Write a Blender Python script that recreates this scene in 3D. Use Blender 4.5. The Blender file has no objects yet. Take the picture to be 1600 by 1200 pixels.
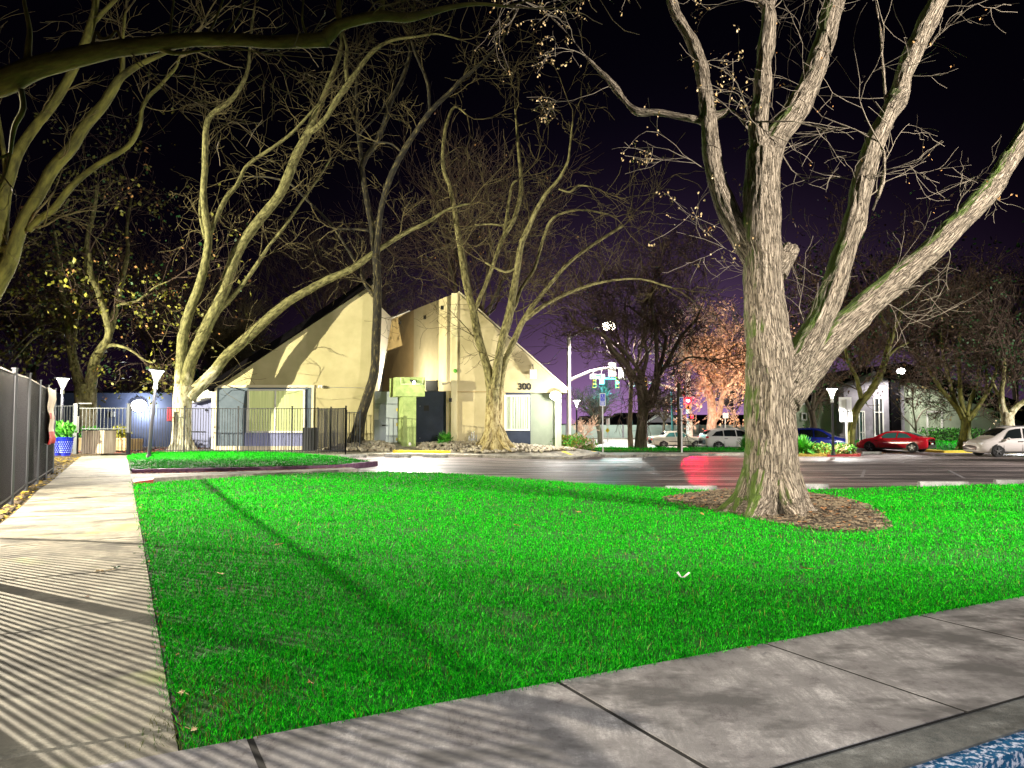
import bpy, bmesh, math, random
import numpy as np
from mathutils import Vector, Matrix, noise as mnoise
PI = math.pi
sc = bpy.context.scene
COL = sc.collection

# ------------------------------------------------------------------ camera
F = 1190.0 / 1600.0            # focal length as a fraction of the picture width
PITCH = math.atan(60 / 1190.0)
CAMH = 1.5
cd = bpy.data.cameras.new('camera'); cam = bpy.data.objects.new('camera', cd); COL.objects.link(cam)
cd.sensor_width = 36; cd.lens = 36 * F; cd.clip_start = 0.05; cd.clip_end = 2000
cam.location = (0, 0, CAMH); cam.rotation_euler = (PI / 2 + PITCH, 0, 0)
sc.camera = cam
sc.view_settings.view_transform = 'Standard'; sc.view_settings.look = 'None'
sc.view_settings.exposure = 0.28; sc.view_settings.gamma = 1.0
sc.cycles.use_denoising = True
sc.cycles.max_bounces = 4; sc.cycles.diffuse_bounces = 2; sc.cycles.glossy_bounces = 2
sc.cycles.transmission_bounces = 2; sc.cycles.sample_clamp_indirect = 4
sc.cycles.caustics_reflective = False; sc.cycles.caustics_refractive = False

# ------------------------------------------------------------------ night sky
wd = bpy.data.worlds.new('World'); sc.world = wd; wd.use_nodes = True
nt = wd.node_tree; nt.nodes.clear()
def N(t, k, **kw):
    n = t.nodes.new(k)
    for a, b in kw.items(): setattr(n, a, b)
    return n
wo = N(nt, 'ShaderNodeOutputWorld'); bg = N(nt, 'ShaderNodeBackground')
tc = N(nt, 'ShaderNodeTexCoord'); sx = N(nt, 'ShaderNodeSeparateXYZ')
nt.links.new(tc.outputs['Generated'], sx.inputs[0])
def wmath(op, a, b=None, clamp=False):
    m = N(nt, 'ShaderNodeMath', operation=op); m.use_clamp = clamp
    for i, q in enumerate((a, b)):
        if q is None: continue
        if isinstance(q, (int, float)): m.inputs[i].default_value = q
        else: nt.links.new(q, m.inputs[i])
    return m.outputs[0]
dp = N(nt, 'ShaderNodeVectorMath', operation='DOT_PRODUCT')
gd = Vector((0.20, 1, 0.0)).normalized(); dp.inputs[1].default_value = gd
nt.links.new(tc.outputs['Generated'], dp.inputs[0])
near = wmath('POWER', wmath('MAXIMUM', dp.outputs['Value'], 0.0), 26.0)     # town glow over the crossing
low = wmath('EXPONENT', wmath('MULTIPLY', wmath('MAXIMUM', sx.outputs['Z'], 0.0), -10.5))
g1 = wmath('MULTIPLY', near, low)
def mixw(col, fac, base):
    m = N(nt, 'ShaderNodeMix', data_type='RGBA', blend_type='ADD'); m.inputs[0].default_value = 1
    s = N(nt, 'ShaderNodeVectorMath', operation='SCALE'); s.inputs[0].default_value = col
    nt.links.new(fac, s.inputs['Scale'])
    if isinstance(base, tuple): m.inputs['A'].default_value = (*base, 1)
    else: nt.links.new(base, m.inputs['A'])
    nt.links.new(s.outputs[0], m.inputs['B'])
    return m.outputs['Result']
c = mixw((0.36, 0.19, 0.42), g1, (0.0005, 0.0004, 0.0012))
c = mixw((0.009, 0.0035, 0.012), low, c)
c = mixw((0.0014, 0.0012, 0.007), near, c)
nt.links.new(c, bg.inputs['Color']); bg.inputs['Strength'].default_value = 1.0
nt.links.new(bg.outputs[0], wo.inputs[0])

# ------------------------------------------------------------------ pixel rays and terrain
cp_, sp_ = math.cos(PITCH), math.sin(PITCH)
def ray(px, py):
    u = (px - 800) / 1190.0; v = (600 - py) / 1190.0
    return u, cp_ - v * sp_, sp_ + v * cp_
def W(px, py, Y):
    u, y, z = ray(px, py); t = Y / y
    return Vector((u * t, Y, CAMH + z * t))
def sst(x):
    x = min(1.0, max(0.0, x)); return x * x * (3 - 2 * x)
def g(X, Y):
    z = -0.35 * min(1.5, max(0.0, (Y - 20) / 25.0)) * sst((X + 6) / 10.0)
    z += 0.42 * sst((Y - 38.4) / 3.0) * sst((X + 12) / 6.0) * (1 - sst((X - 3) / 3.0))
    z += 0.55 * sst((Y - 51) / 7.0) * sst((X - 18) / 4.0)
    z += 0.05 * math.sin(X * 0.55 + 1) * math.sin(Y * 0.45) * sst((Y - 5) / 3) * (1 - sst((Y - 16) / 3))
    return z
def gp(px, py, off=0.0):
    Y = 20.0
    for _ in range(40):
        u, y, z = ray(px, py)
        zz = g(u * Y / y, Y) + off
        Yn = (zz - CAMH) / z * y
        Y = 0.5 * Y + 0.5 * max(1.0, min(400, Yn))
    return Vector((u * Y / y, Y, g(u * Y / y, Y) + off))

# ------------------------------------------------------------------ lamps (lamps of the place and added fills)
def lamp(name, loc, power, color, r=0.1, spot=None, aim=None, blend=0.3):
    L = bpy.data.lights.new(name, 'SPOT' if spot else 'POINT'); L.energy = power; L.color = color; L.shadow_soft_size = r
    if spot: L.spot_size = math.radians(spot); L.spot_blend = blend
    o = bpy.data.objects.new(name, L); COL.objects.link(o); o.location = loc
    if aim is not None: o.rotation_euler = (Vector(aim) - Vector(loc)).to_track_quat('-Z', 'Y').to_euler()
    return o
WARM = (1, 0.86, 0.62); WHITE = (1, 0.95, 0.9); LEDW = (0.86, 0.93, 1.0)
# one added walkway fill, and off-frame lamps whose shadows fall across the photo
lamp('light_behind_fence', (-11.4, 11.0, 4.6), 14500, (1, .88, .70), 0.03, spot=160, aim=(-10.2, 9.8, 0), blend=.15)      # stripes of the picket fence over the walkway
lamp('light_right_lot', (14.5, 3.5, 6.6), 22000, (1, .92, .82), 0.10, spot=76, aim=(6.6, 13.5, 3.2), blend=.5)   # lights the big trunk from the right
lamp('light_left_lot', (-30.0, 25.0, 5.2), 56000, (1, .93, .68), 0.10, spot=66, aim=(-9, 41.5, 6.0), blend=.5)        # tree shadows over the left gable
lamp('light_behind_street', (1.0, -7.0, 8.0), 5800, (.98, .95, .93), 0.2, spot=70, aim=(1.0, 2.2, 0), blend=.45)
lamp('fill_far_walkway', (-17.6, 35.3, 4.6), 6500, WARM, 0.03, spot=62, aim=(-6.5, 17, 0), blend=.6)  # unseen fill added to brighten the far walkway
# added fills as marked, and lamps seen in the photo
DN = lambda p: (p[0], p[1], p[2] - 5)
def post(name, p, power, color, r=.1, cone=150): lamp(name, p, power, color, r, spot=cone, aim=DN(p), blend=.35)
post('light_post_left', W(242, 586, 30.3), 3000, WHITE, .1, 168)
post('light_post_gate', W(97, 612, 36.9), 1300, WHITE)
lamp('light_blue_wall', W(217, 640, 47.2), 480, LEDW, 0.08)
lamp('light_gable_corner', W(872, 624, 40.0), 520, WHITE, 0.08)
post('light_street', W(952, 516, 64), 13000, (1, 0.9, 0.78), .3, 155)
post('light_post_island', W(1302, 624, 43.8), 1900, WHITE)
post('light_roof_flood', W(1405, 586, 58.5), 1300, WHITE, .1, 165)
post('light_right_edge', W(1612, 640, 52), 3200, LEDW)
lamp('light_red_signal', W(1075, 627, 71.5), 170, (1, 0.0, 0.02), 0.15)
lamp('light_red_beam', W(1074, 626, 71.4), 17000, (1, 0.0, 0.05), 0.05, spot=6.6, aim=(9.9, 35, -0.3), blend=0.08)
lamp('light_green_signal', W(950, 606, 73), 1300, (0.0, .85, 1), 0.2)
lamp('light_entrance', W(641, 601, 38.9), 60, (1, .93, .75), 0.1)
lamp('light_entrance_recess', W(655, 590, 43.2), 110, (1, .9, .7), 0.1)
lamp('light_recess_high', W(617, 596, 45.0), 420, (1, .92, .78), 0.1)  # unseen lamp added for the brightly lit recess
lamp('fill_east_lot', (44.0, 34.0, 8.0), 27000, (1, .93, .86), .15, spot=60, aim=(24, 54, 0), blend=.6)  # unseen fill added to brighten the cars and buildings at right
for q in bpy.data.objects:
    if q.type == 'LIGHT' and q.name in ('light_green_signal', 'light_red_beam', 'fill_far_walkway'): q.data.specular_factor = .12
lamp('fill_peach_tree', (23.0, 66.0, 5.5), 3600, (1, .72, .5), .2)  # unseen warm fill added to brighten the pink leaved tree
lamp('light_pillar_flood', W(642, 600, 38.4), 5000, (1, .95, .85), .08, spot=120, aim=(-3, 32, -1), blend=.5)
lamp('fill_far_street', (13, 90, 9), 11000, (.95, 1, .95), .2)  # unseen fill added to brighten the garden wall and road
lamp('fill_lot_side', (32, 25, 8.5), 22000, (1, .94, .88), .15, spot=74, aim=(9, 33, 0), blend=.6)  # unseen fill added to brighten the asphalt of the lot


# ------------------------------------------------------------------ materials
MATS = {}
def M(name, c1, c2=None, scale=5, rough=0.7, bump=0.0, metal=0.0, emit=None, es=0.0, stretch=None, det=6, coord='Object', c3=None, spec=0.5, bscale=None, ramp=(0.35, 0.65)):
    m = bpy.data.materials.new(name); m.use_nodes = True; t = m.node_tree; b = t.nodes['Principled BSDF']
    b.inputs['Roughness'].default_value = rough; b.inputs['Metallic'].default_value = metal
    b.inputs['Specular IOR Level'].default_value = spec
    b.inputs['Base Color'].default_value = (*c1, 1)
    if emit: b.inputs['Emission Color'].default_value = (*emit, 1); b.inputs['Emission Strength'].default_value = es
    if c2 or bump:
        if coord == 'bark':
            at = N(t, 'ShaderNodeAttribute', attribute_name='bark'); src = at.outputs['Vector']
        else:
            x = N(t, 'ShaderNodeTexCoord'); src = x.outputs[coord]
        mp = N(t, 'ShaderNodeMapping'); t.links.new(src, mp.inputs[0])
        if stretch: mp.inputs['Scale'].default_value = stretch
        n1 = N(t, 'ShaderNodeTexNoise'); n1.inputs['Scale'].default_value = scale; n1.inputs['Detail'].default_value = det
        n1.inputs['Roughness'].default_value = 0.62
        t.links.new(mp.outputs[0], n1.inputs['Vector'])
        fac = n1.outputs['Fac']
        if c2:
            r = N(t, 'ShaderNodeValToRGB'); e = r.color_ramp.elements
            e[0].position = ramp[0]; e[0].color = (*c1, 1); e[1].position = ramp[1]; e[1].color = (*c2, 1)
            if c3: q = e.new((ramp[0] + ramp[1]) / 2); q.color = (*c3, 1)
            t.links.new(fac, r.inputs[0]); t.links.new(r.outputs[0], b.inputs['Base Color'])
        if bump:
            bf = fac
            if bscale:
                n2 = N(t, 'ShaderNodeTexNoise'); n2.inputs['Scale'].default_value = bscale; n2.inputs['Detail'].default_value = 6
                t.links.new(mp.outputs[0], n2.inputs['Vector']); bf = n2.outputs['Fac']
            bp = N(t, 'ShaderNodeBump'); bp.inputs['Strength'].default_value = 1.0; bp.inputs['Distance'].default_value = bump
            t.links.new(bf, bp.inputs['Height']); t.links.new(bp.outputs[0], b.inputs['Normal'])
    MATS[name] = m
    return m

def concrete(name, base, dark, stain=None, streak=(1, 1, 1), bd=0.004):
    """weathered concrete: broad stains, fine grit, thin brushed streaks"""
    m = bpy.data.materials.new(name); m.use_nodes = True; t = m.node_tree; b = t.nodes['Principled BSDF']
    b.inputs['Roughness'].default_value = 0.75
    x = N(t, 'ShaderNodeTexCoord')
    def ns(sc_, st=(1, 1, 1), det=6, ro=0.6):
        mp = N(t, 'ShaderNodeMapping'); mp.inputs['Scale'].default_value = st; t.links.new(x.outputs['Object'], mp.inputs[0])
        n = N(t, 'ShaderNodeTexNoise'); n.inputs['Scale'].default_value = sc_; n.inputs['Detail'].default_value = det; n.inputs['Roughness'].default_value = ro
        t.links.new(mp.outputs[0], n.inputs['Vector']); return n.outputs['Fac']
    def ramp(f, p0, p1):
        r = N(t, 'ShaderNodeMapRange'); r.inputs['From Min'].default_value = p0; r.inputs['From Max'].default_value = p1
        t.links.new(f, r.inputs[0]); return r.outputs[0]
    def mix(f, a, c_):
        k = N(t, 'ShaderNodeMix', data_type='RGBA'); t.links.new(f, k.inputs[0])
        for nm, q in (('A', a), ('B', c_)):
            if isinstance(q, tuple): k.inputs[nm].default_value = (*q, 1)
            else: t.links.new(q, k.inputs[nm])
        return k.outputs['Result']
    broad = ramp(ns(1.5, det=7, ro=0.72), 0.42, 0.60); grit = ramp(ns(70, det=5, ro=0.85), 0.38, 0.62)
    br = ramp(ns(7, streak, det=9, ro=0.78), 0.40, 0.60)
    c1 = mix(broad, dark, base); c2 = mix(br, tuple(q * 0.38 for q in base), c1)
    c3 = mix(grit, tuple(q * 0.35 for q in base), c2)
    k = N(t, 'ShaderNodeMix', data_type='RGBA'); k.inputs[0].default_value = 0.75
    t.links.new(c2, k.inputs['A']); t.links.new(c3, k.inputs['B']); out = k.outputs['Result']
    out = mix(ramp(ns(0.9, (1, 1.5, 1), det=5, ro=.7), 0.50, 0.61), out, tuple(q * .17 for q in base))
    if stain: out = mix(ramp(ns(0.8, det=3), 0.60, 0.72), out, stain)
    t.links.new(out, b.inputs['Base Color'])
    bp = N(t, 'ShaderNodeBump'); bp.inputs['Distance'].default_value = bd; bp.inputs['Strength'].default_value = 0.8
    t.links.new(ns(40, det=6, ro=0.75), bp.inputs['Height']); t.links.new(bp.outputs[0], b.inputs['Normal'])
    MATS[name] = m; return m
concrete('walk_concrete', (0.50, 0.47, 0.36), (0.26, 0.23, 0.17), stain=(0.26, 0.30, 0.10), streak=(0.5, 0.5, 1))
concrete('front_concrete', (0.70, 0.67, 0.66), (0.085, 0.072, 0.078), streak=(1.6, .25, 1))
concrete('kerb_concrete', (0.42, 0.43, 0.41), (0.06, 0.07, 0.07), bd=0.015)
concrete('pale_concrete', (0.62, 0.58, 0.47), (0.42, 0.38, 0.30))
concrete('stop_concrete', (0.66, 0.66, 0.62), (0.42, 0.44, 0.42))
def asphalt():
    m = bpy.data.materials.new('asphalt'); m.use_nodes = True; t = m.node_tree; b = t.nodes['Principled BSDF']; x = N(t, 'ShaderNodeTexCoord')
    def ns(s_, st, det=8, ro=.7):
        mp = N(t, 'ShaderNodeMapping'); mp.inputs['Scale'].default_value = st; mp.inputs['Rotation'].default_value = (0, 0, .12); t.links.new(x.outputs['Object'], mp.inputs[0]); n = N(t, 'ShaderNodeTexNoise'); n.inputs['Scale'].default_value = s_; n.inputs['Detail'].default_value = det; n.inputs['Roughness'].default_value = ro; t.links.new(mp.outputs[0], n.inputs['Vector']); return n.outputs['Fac']
    a = ns(1.0, (.16, 1.3, 1)); gr_ = ns(38, (1, 1, 1)); r = N(t, 'ShaderNodeValToRGB'); e = r.color_ramp.elements; e[0].position = .40; e[0].color = (.030, .022, .022, 1); e[1].position = .62; e[1].color = (.34, .28, .26, 1); q = e.new(.51); q.color = (.12, .095, .09, 1); t.links.new(a, r.inputs[0])
    g2 = N(t, 'ShaderNodeMapRange'); g2.inputs['From Min'].default_value = .4; g2.inputs['From Max'].default_value = .6; g2.inputs['To Min'].default_value = .45; g2.inputs['To Max'].default_value = 1.35; t.links.new(gr_, g2.inputs[0])
    vm = N(t, 'ShaderNodeVectorMath', operation='SCALE'); t.links.new(r.outputs[0], vm.inputs[0]); t.links.new(g2.outputs[0], vm.inputs['Scale']); t.links.new(vm.outputs[0], b.inputs['Base Color'])
    rr = N(t, 'ShaderNodeMapRange'); rr.inputs['From Min'].default_value = .38; rr.inputs['From Max'].default_value = .62; rr.inputs['To Min'].default_value = .38; rr.inputs['To Max'].default_value = .75; t.links.new(ns(1.7, (.12, 1.6, 1)), rr.inputs[0]); t.links.new(rr.outputs[0], b.inputs['Roughness'])
    bp = N(t, 'ShaderNodeBump'); bp.inputs['Distance'].default_value = .02; t.links.new(ns(22, (1, 1, 1)), bp.inputs['Height']); t.links.new(bp.outputs[0], b.inputs['Normal']); MATS['asphalt'] = m
asphalt()
M('road', (0.42, 0.38, 0.34), (0.60, 0.55, 0.50), 1.2, 0.6, stretch=(0.2, 2, 1))
M('soil', (0.030, 0.022, 0.012), (0.09, 0.06, 0.03), 14, 0.9, 0.02)
M('dark_gap', (0.012, 0.011, 0.010), rough=0.9)
M('lawn_soil', (0.004, 0.035, 0.003), (0.02, 0.13, 0.008), 9, 0.9, 0.03)
M('grass', (0.002, 0.08, 0.005), (0.07, 1.0, 0.014), 42, 0.55, c3=(0.005, 0.42, 0.009), spec=0.06, ramp=(.41, .65), det=3)
M('dry_grass', (0.16, 0.12, 0.02), (0.06, 0.14, 0.01), 8, 0.8)
M('mulch', (0.010, 0.007, 0.004), (0.08, 0.055, 0.028), 26, 0.9, 0.02)
M('chip', (0.012, 0.008, 0.005), (0.30, 0.23, 0.14), 5, 0.85)
M('leaf_litter', (0.10, 0.045, 0.015), (0.48, 0.22, 0.08), 11, 0.8)
M('red_litter', (0.16, 0.03, 0.015), (0.42, 0.12, 0.07), 11, 0.8)
M('yellow_litter', (0.16, 0.12, 0.01), (0.50, 0.34, 0.04), 11, 0.8)
M('rock', (0.24, 0.20, 0.13), (0.62, 0.57, 0.44), 3.1, 0.8, 0.01)
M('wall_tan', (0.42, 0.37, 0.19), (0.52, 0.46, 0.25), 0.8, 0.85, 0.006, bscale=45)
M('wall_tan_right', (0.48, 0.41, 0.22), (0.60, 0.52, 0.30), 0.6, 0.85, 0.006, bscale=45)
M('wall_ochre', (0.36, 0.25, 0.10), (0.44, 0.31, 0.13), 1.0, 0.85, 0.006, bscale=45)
M('wall_lit_white', (0.80, 0.76, 0.66), rough=0.8)  # strong light on the side wall put into its colour
M('corner_cream', (0.84, 0.76, 0.42), (0.88, 0.80, 0.50), 2, 0.8)
M('trim_cream', (0.74, 0.66, 0.46), rough=0.7)
M('wall_navy', (0.022, 0.034, 0.060), (0.035, 0.050, 0.085), 2, 0.7, 0.004, bscale=50)
M('wall_slate', (0.07, 0.10, 0.14), (0.10, 0.135, 0.18), 2, 0.7, 0.004, bscale=50)
M('wall_blue', (0.05, 0.065, 0.12), (0.075, 0.09, 0.16), 1.5, 0.7, 0.004, bscale=50)
M('wall_lavender', (0.26, 0.28, 0.50), rough=0.7)
M('door_grey', (0.36, 0.42, 0.46), (0.42, 0.48, 0.50), 2, 0.55)
M('wall_sage', (0.36, 0.42, 0.30), (0.44, 0.50, 0.36), 1.2, 0.85)
M('pillar_green', (0.26, 0.36, 0.12), (0.40, 0.50, 0.19), 3.5, 0.85, 0.01, bscale=18)
M('pillar_pale', (0.62, 0.75, 0.42), rough=0.8)
M('roof_dark', (0.0025, 0.0025, 0.003), (0.005, 0.004, 0.005), 4, 0.9, spec=0.03)
M('frame_white', (0.80, 0.78, 0.72), rough=0.5)
M('blind', (0.50, 0.56, 0.25), (0.72, 0.76, 0.42), 2.0, 0.7, stretch=(6, 1, .2), emit=(0.62, 0.66, 0.22), es=0.2)
M('blind_dim', (0.42, 0.50, 0.36), (0.60, 0.68, 0.50), 2.0, 0.7, stretch=(6, 1, .2), emit=(0.36, 0.44, 0.22), es=0.08)
M('iron', (0.018, 0.018, 0.022), rough=0.38, metal=0.2, spec=0.6)
M('iron_grey', (0.06, 0.065, 0.075), rough=0.4, metal=0.4)
M('iron_sheen', (0.005, 0.0045, 0.007), rough=0.5, spec=.25, metal=0.0)
M('steel', (0.50, 0.50, 0.48), rough=0.4, metal=0.5)
M('pole_white', (0.62, 0.62, 0.60), (0.72, 0.70, 0.66), 3, 0.5)
M('lamp_glow', (1, 1, 1), emit=(1, .97, .9), es=16)
M('lamp_glow_street', (1, 1, 1), emit=(1, .88, .66), es=30)
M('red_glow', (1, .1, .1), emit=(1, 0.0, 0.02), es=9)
M('red_core', (1, .1, .1), emit=(1, .35, .3), es=14)
M('green_glow', (.1, 1, .8), emit=(0.1, 1, .72), es=7)
M('amber_paint', (0.62, 0.34, 0.03), rough=0.5)
M('sign_blue', (0.02, 0.05, 0.50), rough=0.45)
M('sign_white', (0.78, 0.80, 0.78), rough=0.5)
M('sign_green', (0.01, 0.20, 0.08), rough=0.5)
M('sign_yellow', (0.80, 0.66, 0.02), rough=0.5)
M('sign_red', (0.62, 0.03, 0.03), rough=0.5)
M('banner_cloth', (0.78, 0.62, 0.44), (0.86, 0.74, 0.60), 4, 0.7)
M('ceramic_blue', (0.01, 0.02, 0.36), rough=0.18)
M('ceramic_spot', (0.35, 0.45, 0.85), rough=0.3)
M('leaf_bright', (0.03, 0.30, 0.02), (0.16, 0.50, 0.05), 5, 0.6)
M('leaf_dark', (0.006, 0.03, 0.006), (0.03, 0.12, 0.02), 4, 0.6)
M('leaf_yellow', (0.10, 0.12, 0.008), (0.36, 0.33, 0.03), 2.5, 0.6)
M('leaf_olive', (0.05, 0.065, 0.008), (0.24, 0.22, 0.03), 1.6, 0.6)
M('leaf_orange', (0.42, 0.18, 0.05), (0.66, 0.38, 0.14), 2, 0.6)
M('leaf_pink', (0.60, 0.34, 0.22), (0.85, 0.60, 0.45), 2, 0.6)
M('leaf_seed', (0.50, 0.32, 0.13), (0.78, 0.62, 0.34), 9, 0.6)
M('slat_wood', (0.24, 0.18, 0.12), (0.46, 0.38, 0.27), 6, 0.7, stretch=(1, 1, .1))
M('bin_dark', (0.03, 0.032, 0.03), rough=0.6)
M('planter_wood', (0.55, 0.38, 0.16), (0.66, 0.48, 0.24), 4, 0.8, stretch=(1, 1, 6))
M('paint_yellow', (0.74, 0.56, 0.02), (0.82, 0.66, 0.06), 7, 0.7)
M('paint_red', (0.34, 0.015, 0.02), (0.46, 0.05, 0.04), 6, 0.6)
M('paint_purple', (0.10, 0.035, 0.085), (0.20, 0.09, 0.15), 6, 0.7)
M('paint_line', (0.30, 0.28, 0.28), (0.12, 0.10, 0.10), 6, 0.6, ramp=(.4, .62))
M('paint_blue', (0.005, 0.10, 0.24), (0.60, 0.66, 0.82), 34, 0.6, 0.01, ramp=(.50, .56), det=12)
M('paper', (0.82, 0.80, 0.76), rough=0.7)
M('glass_dark', (0.012, 0.016, 0.018), rough=0.08, spec=0.8)
M('glass_teal', (0.05, 0.16, 0.16), rough=0.1, spec=0.8)
M('glass_red', (0.30, 0.03, 0.03), rough=0.1, spec=0.8)
M('tyre', (0.012, 0.012, 0.013), rough=0.8)
M('rim', (0.50, 0.50, 0.52), rough=0.3, metal=0.7)
M('rim_dark', (0.17, 0.17, 0.17), rough=0.3, metal=0.7)
M('trim_black', (0.012, 0.012, 0.012), rough=0.5)
M('car_white', (0.76, 0.75, 0.72), rough=0.25, spec=0.6)
M('car_pearl', (0.80, 0.74, 0.72), rough=0.25, spec=0.6)
M('car_silver', (0.55, 0.53, 0.46), rough=0.28, metal=0.4)
M('car_red', (0.62, 0.012, 0.03), rough=0.2, spec=0.7)
M('car_blue', (0.012, 0.022, 0.26), rough=0.2, spec=0.7)
M('headlight', (0.72, 0.72, 0.70), rough=0.15)
M('amber_lens', (0.75, 0.33, 0.03), rough=0.2)
M('tail_red', (0.60, 0.02, 0.03), rough=0.2)
M('fence_panel', (0.34, 0.42, 0.36), (0.46, 0.52, 0.44), 0.4, 0.8)
M('house_grey', (0.26, 0.23, 0.24), rough=0.8)
M('wall_stone', (0.20, 0.185, 0.21), (0.28, 0.26, 0.29), 1.5, 0.8)
M('bark_plane', (0.13, 0.115, 0.045), (0.44, 0.40, 0.18), 5, 0.85, 0.03, coord='bark', stretch=(1.6, 1.6, .55), c3=(0.27, 0.25, 0.10), ramp=(.38, .62))
M('bark_pale', (0.30, 0.24, 0.10), (0.80, 0.76, 0.52), 7, 0.85, 0.03, coord='bark', stretch=(1, 1, .7), c3=(0.60, 0.55, 0.34), ramp=(.36, .58))
M('bark_dark', (0.035, 0.026, 0.016), (0.13, 0.105, 0.06), 6, 0.9, 0.03, coord='bark', stretch=(2, 2, .4))
M('bark_olive', (0.035, 0.034, 0.004), (0.17, 0.165, 0.03), 6, 0.85, 0.02, coord='bark', stretch=(1.4, 1.4, .4))
M('bark_pink', (0.46, 0.26, 0.16), (0.84, 0.62, 0.48), 6, 0.85, 0.02, coord='bark', stretch=(1.4, 1.4, .4))
M('twig', (0.045, 0.035, 0.013), (0.15, 0.12, 0.045), 3, 0.85)
M('twig_dark', (0.035, 0.022, 0.015), (0.11, 0.07, 0.045), 3, 0.85)
M('twig_pale', (0.16, 0.13, 0.10), (0.32, 0.27, 0.20), 3, 0.85)
M('twig_pink', (0.52, 0.33, 0.24), (0.7, 0.5, 0.38), 3, 0.85)
M('leaf_brown', (0.03, 0.016, 0.008), (0.11, 0.055, 0.025), 2, 0.7)
M('bark_mottled', (0.012, 0.010, 0.006), (0.22, 0.18, 0.07), 6, 0.85, 0.03, coord='bark', stretch=(1.6, 1.6, .5), c3=(0.04, 0.033, 0.014), ramp=(.44, .70))
# plane bark: olive above, flaking pale below a ragged height
def bark_two(name, h, up=((0.055, 0.05, 0.016), (0.15, 0.14, 0.05), (0.30, 0.28, 0.11)), lo=((0.26, 0.21, 0.09), (0.62, 0.56, 0.34), (0.82, 0.78, 0.56))):
    m = bpy.data.materials.new(name); m.use_nodes = True; t = m.node_tree; b = t.nodes['Principled BSDF']; b.inputs['Roughness'].default_value = .85
    at = N(t, 'ShaderNodeAttribute', attribute_name='bark'); mp = N(t, 'ShaderNodeMapping'); mp.inputs['Scale'].default_value = (1.5, 1.5, .6); t.links.new(at.outputs['Vector'], mp.inputs[0])
    n1 = N(t, 'ShaderNodeTexNoise'); n1.inputs['Scale'].default_value = 6; n1.inputs['Detail'].default_value = 7; n1.inputs['Roughness'].default_value = .65; t.links.new(mp.outputs[0], n1.inputs['Vector'])
    rs_ = []
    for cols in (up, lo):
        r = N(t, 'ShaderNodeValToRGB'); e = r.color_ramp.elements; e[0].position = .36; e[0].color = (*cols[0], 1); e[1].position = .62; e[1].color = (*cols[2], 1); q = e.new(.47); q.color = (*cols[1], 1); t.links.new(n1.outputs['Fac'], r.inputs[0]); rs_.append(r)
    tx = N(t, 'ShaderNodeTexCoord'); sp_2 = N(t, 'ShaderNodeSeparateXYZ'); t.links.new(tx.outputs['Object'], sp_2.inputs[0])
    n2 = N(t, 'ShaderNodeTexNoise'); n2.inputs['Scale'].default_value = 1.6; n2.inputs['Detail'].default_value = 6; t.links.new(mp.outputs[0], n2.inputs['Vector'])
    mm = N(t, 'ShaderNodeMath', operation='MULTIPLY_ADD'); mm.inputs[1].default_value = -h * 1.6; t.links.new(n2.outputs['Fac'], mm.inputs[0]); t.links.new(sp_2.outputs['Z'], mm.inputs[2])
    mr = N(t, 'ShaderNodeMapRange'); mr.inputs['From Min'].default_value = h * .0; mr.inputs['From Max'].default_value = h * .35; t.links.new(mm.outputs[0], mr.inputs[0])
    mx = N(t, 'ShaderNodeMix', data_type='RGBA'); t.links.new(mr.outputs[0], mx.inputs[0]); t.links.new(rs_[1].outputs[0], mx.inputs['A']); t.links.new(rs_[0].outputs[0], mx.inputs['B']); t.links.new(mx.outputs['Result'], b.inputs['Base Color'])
    bp = N(t, 'ShaderNodeBump'); bp.inputs['Distance'].default_value = .03; t.links.new(n1.outputs['Fac'], bp.inputs['Height']); t.links.new(bp.outputs[0], b.inputs['Normal']); MATS[name] = m
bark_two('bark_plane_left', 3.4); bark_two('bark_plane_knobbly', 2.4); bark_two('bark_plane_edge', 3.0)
bark_two('bark_plane_forked', 2.6, lo=((0.10, 0.065, 0.02), (0.34, 0.27, 0.11), (0.58, 0.50, 0.26)), up=((0.04, 0.035, 0.012), (0.16, 0.14, 0.05), (0.34, 0.31, 0.13)))
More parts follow.
